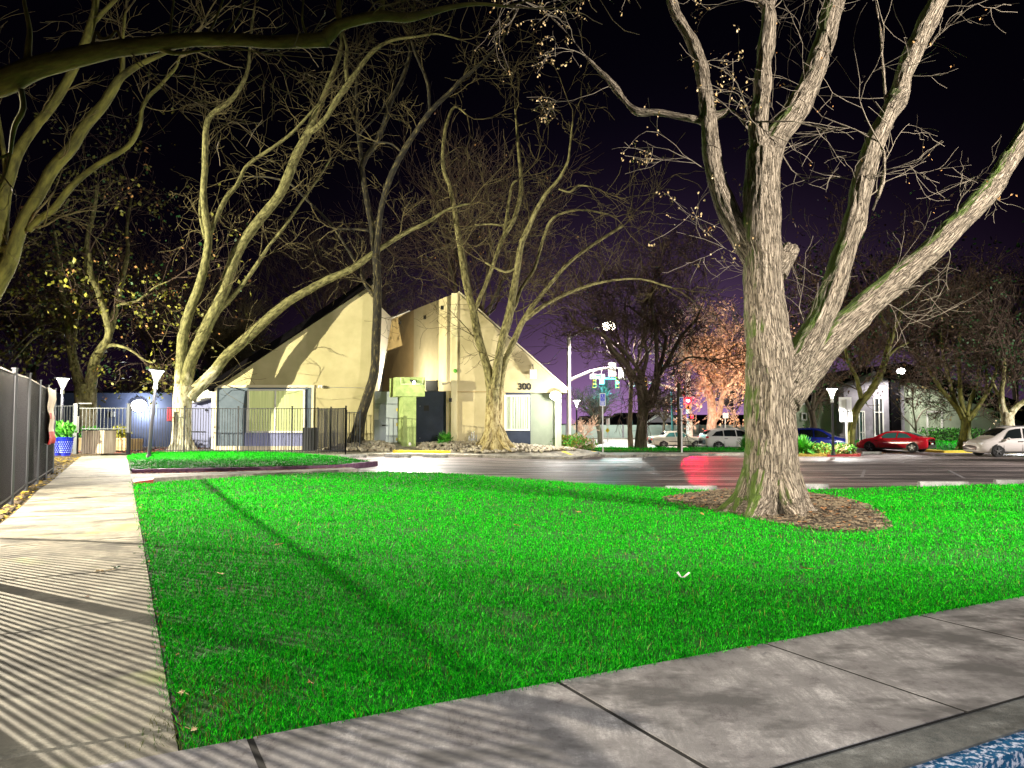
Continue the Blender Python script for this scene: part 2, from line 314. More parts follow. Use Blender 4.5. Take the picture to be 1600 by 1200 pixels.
# deep furrowed bark of the big tree: dark cracks along the limb, moss on upper sides
def bark_big():
    m = bpy.data.materials.new('bark_furrowed'); m.use_nodes = True; t = m.node_tree; b = t.nodes['Principled BSDF']
    b.inputs['Roughness'].default_value = 0.9
    at = N(t, 'ShaderNodeAttribute', attribute_name='bark')
    mp = N(t, 'ShaderNodeMapping'); mp.inputs['Scale'].default_value = (1, 1, 0.095); t.links.new(at.outputs['Vector'], mp.inputs[0])
    wn = N(t, 'ShaderNodeTexNoise'); wn.inputs['Scale'].default_value = 13; wn.inputs['Detail'].default_value = 4; t.links.new(mp.outputs[0], wn.inputs['Vector'])
    ad = N(t, 'ShaderNodeVectorMath', operation='MULTIPLY_ADD'); ad.inputs[1].default_value = (0.17, 0.17, 0.17)
    t.links.new(wn.outputs['Color'], ad.inputs[0]); t.links.new(mp.outputs[0], ad.inputs[2])
    vo = N(t, 'ShaderNodeTexVoronoi', feature='DISTANCE_TO_EDGE'); vo.inputs['Scale'].default_value = 27; t.links.new(ad.outputs[0], vo.inputs['Vector'])
    n2 = N(t, 'ShaderNodeTexNoise'); n2.inputs['Scale'].default_value = 34; n2.inputs['Detail'].default_value = 7; n2.inputs['Roughness'].default_value = .7; t.links.new(mp.outputs[0], n2.inputs['Vector'])
    mr = N(t, 'ShaderNodeMapRange'); mr.inputs['From Max'].default_value = 0.16; t.links.new(vo.outputs['Distance'], mr.inputs[0])
    ml = N(t, 'ShaderNodeMath', operation='MULTIPLY'); t.links.new(mr.outputs[0], ml.inputs[0])
    m2 = N(t, 'ShaderNodeMapRange'); m2.inputs['From Min'].default_value = .3; m2.inputs['From Max'].default_value = .62; t.links.new(n2.outputs['Fac'], m2.inputs[0]); t.links.new(m2.outputs[0], ml.inputs[1])
    r = N(t, 'ShaderNodeValToRGB'); e = r.color_ramp.elements
    e[0].position = 0.0; e[0].color = (0.016, 0.011, 0.008, 1); e[1].position = 0.8; e[1].color = (0.60, 0.50, 0.38, 1); q = e.new(0.26); q.color = (0.22, 0.175, 0.12, 1)
    t.links.new(ml.outputs[0], r.inputs[0])
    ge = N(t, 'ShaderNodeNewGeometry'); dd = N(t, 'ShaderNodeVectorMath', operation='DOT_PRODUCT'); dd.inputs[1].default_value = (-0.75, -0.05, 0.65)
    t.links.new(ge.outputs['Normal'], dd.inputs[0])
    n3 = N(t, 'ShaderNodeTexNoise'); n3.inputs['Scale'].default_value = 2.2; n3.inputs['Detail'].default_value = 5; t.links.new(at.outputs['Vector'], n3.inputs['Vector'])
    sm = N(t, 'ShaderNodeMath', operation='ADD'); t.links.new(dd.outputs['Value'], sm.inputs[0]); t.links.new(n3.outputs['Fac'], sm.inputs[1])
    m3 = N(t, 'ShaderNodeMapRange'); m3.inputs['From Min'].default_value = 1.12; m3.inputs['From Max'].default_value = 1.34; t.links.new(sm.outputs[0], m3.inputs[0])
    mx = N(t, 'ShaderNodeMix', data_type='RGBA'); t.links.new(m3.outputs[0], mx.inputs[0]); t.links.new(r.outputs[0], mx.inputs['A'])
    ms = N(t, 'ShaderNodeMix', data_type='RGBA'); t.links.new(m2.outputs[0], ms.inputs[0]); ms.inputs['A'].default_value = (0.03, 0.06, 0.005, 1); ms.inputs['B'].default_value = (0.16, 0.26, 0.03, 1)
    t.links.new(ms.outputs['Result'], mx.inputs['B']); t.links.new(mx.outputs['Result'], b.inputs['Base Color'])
    bp = N(t, 'ShaderNodeBump'); bp.inputs['Distance'].default_value = 0.045; bp.inputs['Strength'].default_value = 1; t.links.new(ml.outputs[0], bp.inputs['Height']); t.links.new(bp.outputs[0], b.inputs['Normal'])
    MATS['bark_furrowed'] = m
bark_big()


# ------------------------------------------------------------------ mesh helpers
def link_mesh(name, verts, faces, mat, parent=None, attr=None, smooth=False):
    me = bpy.data.meshes.new(name)
    off = Vector(parent.location) if parent is not None and parent.parent is None else Vector((0, 0, 0))
    if parent is not None and parent.parent is not None: off = Vector(parent.parent.location)
    if parent is not None and parent.type == 'MESH' and parent.parent is None: off = Vector(parent.location)
    if off.length: verts = [(v[0] - off.x, v[1] - off.y, v[2] - off.z) for v in verts]
    me.from_pydata([tuple(v) for v in verts], [], faces)
    mats = mat if isinstance(mat, (list, tuple)) else [mat]
    for q in mats: me.materials.append(MATS[q] if isinstance(q, str) else q)
    if smooth: me.polygons.foreach_set('use_smooth', [True] * len(me.polygons))
    if attr is not None:
        a = me.attributes.new('bark', 'FLOAT_VECTOR', 'POINT'); a.data.foreach_set('vector', [q for p in attr for q in p])
    me.update()
    o = bpy.data.objects.new(name, me); COL.objects.link(o)
    if parent is not None: o.parent = parent
    return o
class MB:
    def __init__(s): s.v = []; s.f = []; s.a = []; s.mi = []
    def add(s, vs, fs, at=None, mi=0):
        n = len(s.v); s.v.extend([tuple(q) for q in vs]); s.f.extend([tuple(i + n for i in f) for f in fs])
        s.a.extend(at if at else [(q[0], q[1], q[2]) for q in vs]); s.mi.extend([mi] * len(fs)); return s
    def box(s, x0, x1, y0, y1, z0, z1, mi=0):
        x0, x1 = min(x0, x1), max(x0, x1); y0, y1 = min(y0, y1), max(y0, y1); z0, z1 = min(z0, z1), max(z0, z1)
        v = [(x, y, z) for z in (z0, z1) for x, y in ((x0, y0), (x1, y0), (x1, y1), (x0, y1))]
        return s.add(v, [(3, 2, 1, 0), (4, 5, 6, 7), (0, 1, 5, 4), (1, 2, 6, 5), (2, 3, 7, 6), (3, 0, 4, 7)], mi=mi)
    def obox(s, c, ax, ay, az, hx, hy, hz, mi=0):
        c = Vector(c); v = [c + ax * (i * hx) + ay * (j * hy) + az * (k * hz) for k in (-1, 1) for i, j in ((-1, -1), (1, -1), (1, 1), (-1, 1))]
        return s.add(v, [(3, 2, 1, 0), (4, 5, 6, 7), (0, 1, 5, 4), (1, 2, 6, 5), (2, 3, 7, 6), (3, 0, 4, 7)], mi=mi)
    def bar(s, p, q, w, d=None, mi=0):
        p, q = Vector(p), Vector(q); d = d or w; a = (q - p); L = a.length; a.normalize()
        u = a.cross(Vector((0, 0, 1)));
        if u.length < 1e-3: u = Vector((1, 0, 0))
        u.normalize(); k = a.cross(u)
        return s.obox((p + q) / 2, a, u, k, L / 2, w / 2, d / 2, mi=mi)
    def prism(s, poly, vec, mi=0):
        n = len(poly); vec = Vector(vec); v = [Vector(q) for q in poly] + [Vector(q) + vec for q in poly]
        f = [tuple(range(n - 1, -1, -1)), tuple(range(n, 2 * n))] + [(i, (i + 1) % n, n + (i + 1) % n, n + i) for i in range(n)]
        return s.add(v, f, mi=mi)
    def tube(s, pts, rad, n=6, cap=True, mi=0, s0=0.0, lump=0.0, seed=0.0):
        pts = [Vector(p) for p in pts]; k = len(pts); vs = []; at = []; up = None; L = s0
        if k < 2: return s
        for i in range(k):
            t = (pts[min(i + 1, k - 1)] - pts[max(i - 1, 0)])
            if t.length < 1e-9: t = Vector((0, 0, 1))
            t.normalize()
            if up is None: up = t.orthogonal().normalized()
            up = (up - t * up.dot(t));
            if up.length < 1e-6: up = t.orthogonal()
            up.normalize(); w = t.cross(up)
            if i: L += (pts[i] - pts[i - 1]).length
            r = rad[i] if hasattr(rad, '__len__') else rad
            for j in range(n):
                a = 2 * PI * j / n; rr = r
                if lump: rr = r * (1 + lump * mnoise.noise(Vector((math.cos(a) * 1.3 + seed, math.sin(a) * 1.3, L * 1.6 / max(r * 4, .3)))) )
                vs.append(pts[i] + up * (math.cos(a) * rr) + w * (math.sin(a) * rr)); at.append((math.cos(a) * r, math.sin(a) * r, L))
        fs = [(i * n + j, i * n + (j + 1) % n, (i + 1) * n + (j + 1) % n, (i + 1) * n + j) for i in range(k - 1) for j in range(n)]
        if cap: fs += [tuple(range(n - 1, -1, -1)), tuple(range((k - 1) * n, k * n))]
        return s.add(vs, fs, at, mi)
    def cyl(s, c, r, h, n=16, axis='z', mi=0, r2=None):
        c = Vector(c); d = {'x': Vector((1, 0, 0)), 'y': Vector((0, 1, 0)), 'z': Vector((0, 0, 1))}[axis]
        return s.tube([c, c + d * h], [r, r if r2 is None else r2], n, mi=mi)
    def sphere(s, c, rx, ry, rz, n=12, m=8, mi=0, jit=0, seed=0):
        vs = []; c = Vector(c)
        for i in range(m + 1):
            ph = PI * i / m
            for j in range(n):
                th = 2 * PI * j / n; d = Vector((math.sin(ph) * math.cos(th), math.sin(ph) * math.sin(th), math.cos(ph)))
                k = 1 + (jit * mnoise.noise(d * 1.7 + Vector((seed, seed * .3, 0))) if jit else 0)
                vs.append(c + Vector((d.x * rx, d.y * ry, d.z * rz)) * k)
        return s.add(vs, [(i * n + j, (i + 1) * n + j, (i + 1) * n + (j + 1) % n, i * n + (j + 1) % n) for i in range(m) for j in range(n)], mi=mi)
    def build(s, name, mat, parent=None, smooth=False, bark=False, bevel=0):
        o = link_mesh(name, s.v, s.f, mat, parent, s.a if bark else None, smooth)
        if isinstance(mat, (list, tuple)) and any(s.mi): o.data.polygons.foreach_set('material_index', s.mi)
        if bevel:
            b = o.modifiers.new('bevel', 'BEVEL'); b.width = bevel; b.segments = 2; b.limit_method = 'ANGLE'
        return o
def thing(name, label, cat, loc=(0, 0, 0), group=None, rz=0):
    o = bpy.data.objects.new(name, None); COL.objects.link(o); o.location = loc; o.rotation_euler = (0, 0, rz)
    return tag(o, label, cat, group)
def tag(o, label=None, cat=None, group=None, kind=None):
    if label: o['label'] = label
    if cat: o['category'] = cat
    if group: o['group'] = group
    if kind: o['kind'] = kind
    return o
def kids(o): return [c for c in bpy.data.objects if c.parent == o]
def dup(o, loc, rz=0, label=None, scale=None):
    r = o.copy(); COL.objects.link(r); r.location = loc; r.rotation_euler = (0, 0, rz)
    if scale: r.scale = scale
    if label: r['label'] = label
    for ch in kids(o):
        c_ = ch.copy(); COL.objects.link(c_); c_.parent = r
        for g2 in kids(ch):
            d = g2.copy(); COL.objects.link(d); d.parent = c_
    return r
def text_mesh(name, body, size, mat, parent, loc, depth=0.02, rot=(PI / 2, 0, 0), bold=0.0, align='CENTER'):
    cu = bpy.data.curves.new(name, 'FONT'); cu.body = body; cu.size = size; cu.extrude = depth; cu.offset = bold; cu.align_x = align; cu.align_y = 'CENTER'
    o = bpy.data.objects.new(name, cu); COL.objects.link(o)
    dg = bpy.context.evaluated_depsgraph_get(); me = bpy.data.meshes.new_from_object(o.evaluated_get(dg))
    bpy.data.objects.remove(o); me.name = name
    R = Matrix.Translation(Vector(loc) - (Vector(parent.location) if parent and parent.parent is None else Vector((0, 0, 0)))) @ Matrix.Rotation(rot[2], 4, 'Z') @ Matrix.Rotation(rot[0], 4, 'X')
    me.transform(R); me.materials.clear(); me.materials.append(MATS[mat])
    o = bpy.data.objects.new(name, me); COL.objects.link(o)
    if parent is not None: o.parent = parent
    return o
# a slab draped on the terrain: polygon in plan, cut to a grid, with a skirt
def slab(name, poly, off, thick, mat, cell=1.0, parent=None, zf=None):
    bm = bmesh.new(); bm.faces.new([bm.verts.new((p[0], p[1], 0)) for p in poly])
    xs = [p[0] for p in poly]; ys = [p[1] for p in poly]
    if cell:
        for ax, lo, hi in ((0, min(xs), max(xs)), (1, min(ys), max(ys))):
            k = math.ceil(lo / cell)
            while k * cell < hi:
                co = [0, 0, 0]; no = [0, 0, 0]; co[ax] = k * cell; no[ax] = 1
                bmesh.ops.bisect_plane(bm, geom=bm.verts[:] + bm.edges[:] + bm.faces[:], plane_co=co, plane_no=no); k += 1
    zf = zf or (lambda x, y: 0)
    top = bm.faces[:]
    be = [e for e in bm.edges if e.is_boundary]
    if thick:
        r = bmesh.ops.extrude_edge_only(bm, edges=be); lower = {v for v in r['geom'] if isinstance(v, bmesh.types.BMVert)}
    else: lower = set()
    for v in bm.verts:
        v.co.z = g(v.co.x, v.co.y) + off + (zf(v.co.x, v.co.y) if v not in lower else -thick)
    bmesh.ops.recalc_face_normals(bm, faces=bm.faces[:])
    if top and top[0].is_valid and top[0].normal.z < 0: bmesh.ops.reverse_faces(bm, faces=bm.faces[:])
    me = bpy.data.meshes.new(name); bm.to_mesh(me); bm.free(); me.materials.append(MATS[mat])
    o = bpy.data.objects.new(name, me); COL.objects.link(o); o['kind'] = 'structure'
    return o
def inpoly(x, y, poly):
    r = np.zeros(len(x), bool); n = len(poly)
    for i in range(n):
        x0, y0 = poly[i][0], poly[i][1]; x1, y1 = poly[(i + 1) % n][0], poly[(i + 1) % n][1]
        if y0 == y1: continue
        k = ((y0 > y) != (y1 > y)) & (x < (x1 - x0) * (y - y0) / (y1 - y0) + x0); r ^= k
    return r
GV = np.vectorize(g)
def catmull0(P, n):
    out = []; m = len(P) - 1
    for i in range(m):
        p0, p1, p2, p3 = P[(i - 1) % m], P[i], P[i + 1], P[(i + 2) % m] if i + 2 > m else P[i + 2]
        for k in range(n):
            t = k / n; out.append(tuple(0.5 * (2 * b + (c_ - a) * t + (2 * a - 5 * b + 4 * c_ - d) * t * t + (3 * b - a - 3 * c_ + d) * t ** 3) for a, b, c_, d in zip(p0, p1, p2, p3)))
    out.append(tuple(P[-1])); return out
# ------------------------------------------------------------------ ground, pavements, lawns
KD = -0.13                      # the asphalt lies this far below kerb tops
def ground_mesh():
    xs = np.concatenate([np.arange(-60, -24, 4), np.arange(-24, 30, 1.0), np.arange(30, 62, 4)]); ys = np.concatenate([np.arange(-12, 70, 1.0), np.arange(70, 140, 5)])
    xs = np.concatenate([[-600, -250, -120], xs, [120, 250, 600]]); ys = np.concatenate([[-60], ys, [200, 350, 900]])
    v = [(x, y, g(x, y) + KD) for y in ys for x in xs]; n = len(xs)
    f = [(j * n + i, j * n + i + 1, (j + 1) * n + i + 1, (j + 1) * n + i) for j in range(len(ys) - 1) for i in range(n - 1)]
    o = link_mesh('ground', v, f, 'asphalt', smooth=True); o['kind'] = 'structure'
ground_mesh()
# left walkway: right edge from R0 along WD
R0 = gp(280, 1190); R1 = gp(207, 760); WD = (R1 - R0); WD.z = 0; WD.normalize(); WN = Vector((-WD.y, WD.x, 0))
def wk(s, w): return R0 + WD * s + WN * w      # s metres along, w metres to the left
END = 34.6
def s_at(Y): return (Y - R0.y) / WD.y
A0 = gp(390, 1160); A1 = gp(1600, 935); SD = A1 - A0; SD.z = 0; SD.normalize(); SN = Vector((SD.y, -SD.x, 0))   # SN points to the camera
def sw(s, w): return A0 + SD * s + SN * w
def panels(name, f, cuts, w0, w1, mat, off, gap=0.016, joints=True):
    mb = MB(); rnd = random.Random(3)
    for a, b in zip(cuts[:-1], cuts[1:]):
        n = max(1, int((b - a) / 1.2)); 
        lo = [f(a + gap, w0), f(a + gap, w1)]; hi = [f(b - gap, w0), f(b - gap, w1)]
        tilt = rnd.uniform(-.003, .003)
        for i in range(n):
            q = []
            for t in (i / n, (i + 1) / n):
                for k in (0, 1):
                    p = lo[k].lerp(hi[k], t); q.append((p.x, p.y, g(p.x, p.y) + off + tilt))
            mb.add(q + [(x, y, z - 0.12) for x, y, z in q], [(0, 1, 3, 2), (0, 2, 6, 4), (1, 5, 7, 3), (0, 4, 5, 1), (2, 3, 7, 6)])
    bm = bmesh.new(); me = bpy.data.meshes.new(name); me.from_pydata(mb.v, [], mb.f); bm.from_mesh(me); bmesh.ops.recalc_face_normals(bm, faces=bm.faces[:])
    for fc in bm.faces:
        if abs(fc.normal.z) > .8 and fc.normal.z < 0: fc.normal_flip()
    bm.to_mesh(me); bm.free(); me.materials.append(MATS[mat]); o = bpy.data.objects.new(name, me); COL.objects.link(o); o['kind'] = 'structure'; return o
# joints where the photograph has them
s1 = s_at(gp(240, 970).y)
cuts = [-3.2, 0.35] + [s1 + k * 2.15 for k in range(-1, 13) if s1 + k * 2.15 > 1 and s1 + k * 2.15 < s_at(END) - .4] + [s_at(END)]
panels('walkway', wk, cuts, 0, 1.80, 'walk_concrete', 0.02)
j1 = (gp(870, 1070) - A0).dot(SD); j2 = (gp(1195, 1010) - A0).dot(SD); st = j2 - j1
j0 = (gp(390, 1160) - A0).dot(SD)
cu = sorted([j0, j1, j2] + [j2 + st * k for k in range(1, 12)] + [j0 - st * k for k in (1, 2, 3)])
SWW = 1.36
panels('sidewalk', sw, cu, 0.0, SWW, 'front_concrete', 0.022)
slab('kerb_top', [sw(-6, SWW + .012), sw(22, SWW + .012), sw(22, SWW + .25), sw(-6, SWW + .25)], 0.014, 0.16, 'kerb_concrete', 0.8)
slab('kerb_face', [sw(-6, SWW + .252), sw(22, SWW + .252), sw(22, SWW + .37), sw(-6, SWW + .37)], 0.004, 0.16, 'paint_blue', 0.8)
slab('planting_soil', [sw(-7, 0.004), sw(22, 0.004), sw(22, SWW + .011), sw(-7, SWW + .011)], 0.018, 0.10, 'dark_gap', 0.6)
slab('walkway_bed', [wk(0.38, -.04), wk(s_at(END), -.04), wk(s_at(END), 1.795), wk(0.38, 1.795)], 0.008, 0.10, 'dark_gap', 1.0)
slab('fence_strip', [wk(-1, 1.81), wk(s_at(END), 1.81), wk(s_at(END), 5.0), wk(-1, 5.0)], -0.015, 0.1, 'soil', 1.0)
# lawn in front
far_px = [(209, 757), (300, 750), (400, 744), (480, 740), (560, 738), (650, 738), (720, 741), (800, 747), (900, 755), (1000, 761), (1100, 766), (1170, 767), (1250, 765), (1350, 763), (1450, 760), (1600, 757), (1850, 752), (2200, 748)]
far = [gp(a, b) for a, b in far_px]
cor = gp(283, 1183)
lawn_poly = [(R0 + WD * (cor - R0).dot(WD) - WN * .02)] + [sw(s, -.01) for s in (0.3, 4, 8, 12, 16, 20)]
lawn_poly += [Vector((26, 14, 0))] + list(reversed(far)) + [wk(s_at(17.9), -.02), wk(s_at(11), -.02)]
slab('lawn', lawn_poly, 0.0, 0.12, 'lawn_soil', 0.8)
# strip of grass behind the cross path, path, gutter
l2 = [gp(a, b, .05) for a, b in [(198, 712), (240, 707), (300, 705.5), (420, 706), (520, 712), (578, 721), (530, 726), (450, 728.5), (300, 731.5), (204, 733)]]
slab('far_lawn', l2, 0.05, 0.18, 'lawn_soil', 1.2)
def strip(name, a, b, off, thick, mat):
    pa = [gp(x, y) for x, y in a]; pb = [gp(x, y) for x, y in b]
    return slab(name, pa + list(reversed(pb)), off, thick, mat, 1.2)
strip('red_kerb', [(206, 734), (300, 732.3), (450, 729.2), (532, 726.6), (580, 722)], [(206, 736), (300, 734.5), (450, 731.2), (534, 728.3), (590, 722.8)], 0.05, 0.18, 'paint_purple')
strip('gutter', [(206, 736.5), (300, 735), (450, 731.8), (540, 729)], [(206, 741), (300, 739), (450, 734.6), (545, 731)], -0.07, 0.05, 'leaf_litter')
strip('cross_path', [(202, 741.2), (300, 739.4), (450, 735), (548, 731)], [(206, 750), (300, 744.5), (400, 740.5), (470, 737.5), (560, 733.5)], 0.015, 0.15, 'pale_concrete')
strip('path_kerb', [(207, 750.5), (240, 748.5)], [(208, 755), (240, 751)], 0.03, 0.15, 'paint_red')
# pavement before the building and along the street side of the lot
pv = [(-17.0, 36.2), (-12.5, 36.0), (-8.4, 36.6), (-2, 37.6), (3.2, 38.6), (5.6, 41.2), (8.2, 44.6), (15.2, 46.6), (15.4, 48.8), (5.2, 48.0), (4.6, 51.5), (3.2, 52), (3.2, 43.2), (-17.5, 43.2)]
slab('pavement', pv, 0.0, 0.16, 'pale_concrete', 1.0)
slab('street_lawn', [(5.3, 48.4), (9, 48.9), (15.4, 49.3), (16.5, 54.2), (9, 55.4), (3.5, 55.6), (4.0, 51.8)], 0.10, 0.22, 'lawn_soil', 1.2)
slab('fenced_yard', [(-36, 36.4), (-17.1, 36.4), (-17.6, 43.2), (-14.5, 47.9), (-40, 47.9)], -0.01, 0.12, 'soil', 2.0)
slab('island', [(15.9, 44.0), (19.7, 44.2), (20.3, 45.2), (19.9, 49.5), (16.2, 49.5)], 0.0, 0.16, 'yellow_litter', 1.2)
slab('island_kerb', [(18.15, 43.86), (19.95, 43.94), (20.55, 45.0), (20.3, 45.2), (19.7, 44.18), (18.15, 44.0)], 0.012, 0.16, 'paint_red', 0)
slab('far_kerb', [(19, 52.6), (26, 55.2), (29.2, 51.6), (60, 51.9), (60, 52.3), (29.4, 52.0), (26.1, 55.6), (19, 53.0)], 0.02, 0.16, 'paint_yellow', 2)
slab('building_lawn', [(19, 53.05), (26.1, 55.65), (29.5, 52.05), (60, 52.35), (60, 64), (15, 64), (15, 56)], 0.0, 0.15, 'lawn_soil', 2.0)
slab('road', [(-30, 57), (3, 57), (14, 57.5), (14.5, 66), (40, 70), (40, 97), (-30, 97)], KD + .012, 0, 'road', 3.0)
slab('far_sidewalk', [(-30, 97), (60, 97), (60, 101.5), (-30, 101.5)], KD + .14, 0.13, 'pale_concrete', 4.0)
slab('yellow_kerb', [(-5.9, 37.72), (-3.1, 38.2), (-3.1, 38.44), (-5.9, 37.96)], 0.13, 0.25, 'paint_yellow', 0)
slab('yellow_ramp', [(3.0, 39.3), (4.7, 40.9), (4.4, 41.6), (2.6, 40.0)], 0.025, 0.06, 'paint_yellow', 0)
# parking bay lines, laid on the asphalt
mb = MB()
def pline(a, b, w=0.10):
    a, b = Vector((*a, 0)), Vector((*b, 0)); d = (b - a); L = d.length; d.normalize(); n = Vector((-d.y, d.x, 0)) * w / 2; k = max(1, int(L / 1.0))
    for i in range(k):
        p, q = a + d * (L * i / k), a + d * (L * (i + 1) / k)
        mb.add([(v.x, v.y, g(v.x, v.y) + KD + .005) for v in (p - n, p + n, q + n, q - n)], [(0, 3, 2, 1)])
for i in range(7): pline((-5.2 + i * 2.75, 36.6 + i * .33), (-2.9 + i * 2.75, 31.9 + i * .33))
for i in range(9): pline((-1.0 + i * 2.9, 24.6 - i * .35), (1.4 + i * 2.9, 29.6 - i * .35))
for i in range(7): pline((20 + i * 3.1, 47.5), (22 + i * 3.1, 42.5))
o = mb.build('bay_lines', 'paint_line'); o['kind'] = 'structure'

# ------------------------------------------------------------------ grass blades
def grass(name, poly, dens, hfun, mat, seed, holes=(), maxn=400000, bare=None, near=None):
    rs = np.random.RandomState(seed); P = np.array([(p[0], p[1]) for p in poly]); lo = P.min(0); hi = P.max(0)
    n = 0; X = []; Y = []
    # bands of distance so the density can fall with it
    edges = np.array([0, 4, 5, 6.5, 8, 10, 12.5, 16, 20, 26, 34, 45, 60])
    for a, b in zip(edges[:-1], edges[1:]):
        y0, y1 = max(a, lo[1]), min(b, hi[1])
        if y1 <= y0: continue
        k = int((hi[0] - lo[0]) * (y1 - y0) * dens((y0 + y1) / 2)); x = rs.uniform(lo[0], hi[0], k); y = rs.uniform(y0, y1, k)
        m = inpoly(x, y, poly) & (np.abs(x) < y * 0.76 + 1.5)
        for h in holes: m &= ~inpoly(x, y, h)
        X.append(x[m]); Y.append(y[m])
    x = np.concatenate(X); y = np.concatenate(Y)
    if bare is not None:
        k = bare(x, y) < rs.uniform(0, 1, len(x)); x = x[k]; y = y[k]
    n = len(x); z = GV(x, y); h, w = hfun(x, y, rs)
    # clumps: blades lean together
    cl = np.sin(x * 9.1 + np.sin(y * 7.3) * 2) * np.cos(y * 8.7 + np.sin(x * 6.1) * 2) + .6 * np.sin(x * 23 + 3 * np.sin(y * 11)) * np.cos(y * 21 + 3 * np.sin(x * 13))
    h = h * (1 + 0.34 * cl) * rs.uniform(0.55, 1.35, n)
    th = rs.uniform(0, 2 * PI, n); ld = rs.uniform(0, 2 * PI, n); lean = np.abs(rs.normal(0.65, 0.4, n)) * h
    dx, dy = np.cos(th) * w / 2, np.sin(th) * w / 2; lx, ly = np.cos(ld) * lean, np.sin(ld) * lean
    V = np.empty((n, 5, 3)); V[:, 0] = np.stack([x - dx, y - dy, z], 1); V[:, 1] = np.stack([x + dx, y + dy, z], 1)
    V[:, 2] = np.stack([x + dx * .8 + lx * .3, y + dy * .8 + ly * .3, z + h * .58], 1); V[:, 3] = np.stack([x - dx * .8 + lx * .3, y - dy * .8 + ly * .3, z + h * .58], 1)
    V[:, 4] = np.stack([x + lx, y + ly, z + h], 1)
    me = bpy.data.meshes.new(name); me.vertices.add(n * 5); me.vertices.foreach_set('co', V.ravel())
    base = np.arange(n)[:, None] * 5
    li = np.concatenate([base + 0, base + 1, base + 2, base + 3, base + 3, base + 2, base + 4], 1).ravel()
    me.loops.add(n * 7); me.loops.foreach_set('vertex_index', li.astype(np.int32))
    me.polygons.add(n * 2); ls = np.stack([np.arange(n) * 7, np.arange(n) * 7 + 4], 1).ravel()
    me.polygons.foreach_set('loop_start', ls.astype(np.int32))
    me.update(calc_edges=True); me.materials.append(MATS[mat]); me.validate()
    o = bpy.data.objects.new(name, me); COL.objects.link(o)
    return tag(o, kind='stuff')
def hf(base):
    def f(x, y, rs):
        n = len(x); w = np.maximum(0.0032, y * 0.00060) * rs.uniform(.6, 1.7, n)
        return np.full(n, base) * np.where(y < 7, 1.0, 0.9), w
    return f
ring_px = [(1036, 779), (1100, 769), (1170, 765), (1275, 772), (1345, 786), (1388, 812), (1384, 830), (1300, 831), (1200, 817), (1120, 799), (1062, 789)]
ring = [Vector(q) for q in catmull0([tuple(gp(a, b)) for a, b in ring_px + ring_px[:1]], 5)[:-1]]
cor_bare = gp(300, 1120)
def bare(x, y):
    p = np.zeros(len(x)); p = np.maximum(p, 0.93 * np.exp(-(((x - cor_bare.x) / .22) ** 2 + ((y - cor_bare.y) / .42) ** 2)))
    for (a, b, r, k) in ((1500, 867, .35, .6), (1440, 866, .3, .5), (1075, 930, .14, .75), (1245, 890, .12, .7), (770, 985, .12, .6), (1225, 940, .12, .6), (1000, 925, .12, .55), (655, 985, .10, .6)):
        q = gp(a, b); p = np.maximum(p, k * np.exp(-(((x - q.x) / (r * 1.6)) ** 2 + ((y - q.y) / r) ** 2)))
    nz = np.sin(x * 2.3 + 1.7 * np.sin(y * 1.9)) * np.sin(y * 2.9 + 1.3 * np.sin(x * 1.4)); p = np.maximum(p, np.clip((nz - .62) * 1.8, 0, .55)); n2 = np.sin(x * 7.3 + 2 * np.sin(y * 5.1)) * np.sin(y * 8.3 + 2 * np.sin(x * 4.7)); p = np.maximum(p, np.clip((n2 - .55) * 1.5, 0, .6) * (y < 11))
    return p
gr = grass('grass', lawn_poly, lambda d: min(7000, 150000 / d ** 2) , hf(0.050), 'grass', 1, holes=[ring], bare=bare)
gr['label'] = 'vivid green mown lawn grass in front'
grass('grass', l2, lambda d: 420, hf(0.10), 'grass', 2)
grass('grass', [(5.3, 48.4), (9, 48.9), (15.4, 49.3), (16.5, 54.2), (9, 55.4), (3.5, 55.6), (4.0, 51.8)], lambda d: 120, lambda x, y, rs: (np.full(len(x), .22), np.full(len(x), .035)), 'grass', 3)
grass('grass', [(19, 53.3), (26.1, 55.9), (29.5, 52.3), (60, 52.5), (60, 60), (15, 60), (15, 56)], lambda d: 45, lambda x, y, rs: (np.full(len(x), .12), np.full(len(x), .04)), 'grass', 4)
yel = grass('grass', lawn_poly, lambda d: min(110, 2200 / d ** 2), hf(0.055), 'leaf_yellow', 7, holes=[ring])
fringe = [sw(s, -.07) for s in np.arange(.35, 20, .8)] + [sw(s, .035) for s in reversed(np.arange(.35, 20, .8))]
grass('grass', fringe, lambda d: min(5200, 120000 / d ** 2), hf(0.055), 'grass', 9)
fringe = [wk(s, .045) for s in np.arange(.6, 18, .8)] + [wk(s, -.06) for s in reversed(np.arange(.6, 18, .8))]
grass('grass', fringe, lambda d: min(1500, 40000 / d ** 2), hf(0.05), 'grass', 10)
fringe = [c_ + (c_ - sum(ring, Vector()) / len(ring)).normalized() * .05 for c_ in ring]; fringe2 = [c_ - (c_ - sum(ring, Vector()) / len(ring)).normalized() * .16 for c_ in ring]
grass('grass', fringe, lambda d: min(900, 60000 / d ** 2), hf(0.05), 'grass', 12, holes=[fringe2])
# a few coarse pale blades in the worn corner
tg = grass('dry_grass', [cor_bare + Vector((a, b, 0)) for a, b in ((-.12, -.5), (.5, -.35), (.35, .5), (-.25, .6))], lambda d: 900, lambda x, y, rs: (np.full(len(x), .045), np.full(len(x), .004)), 'dry_grass', 5)

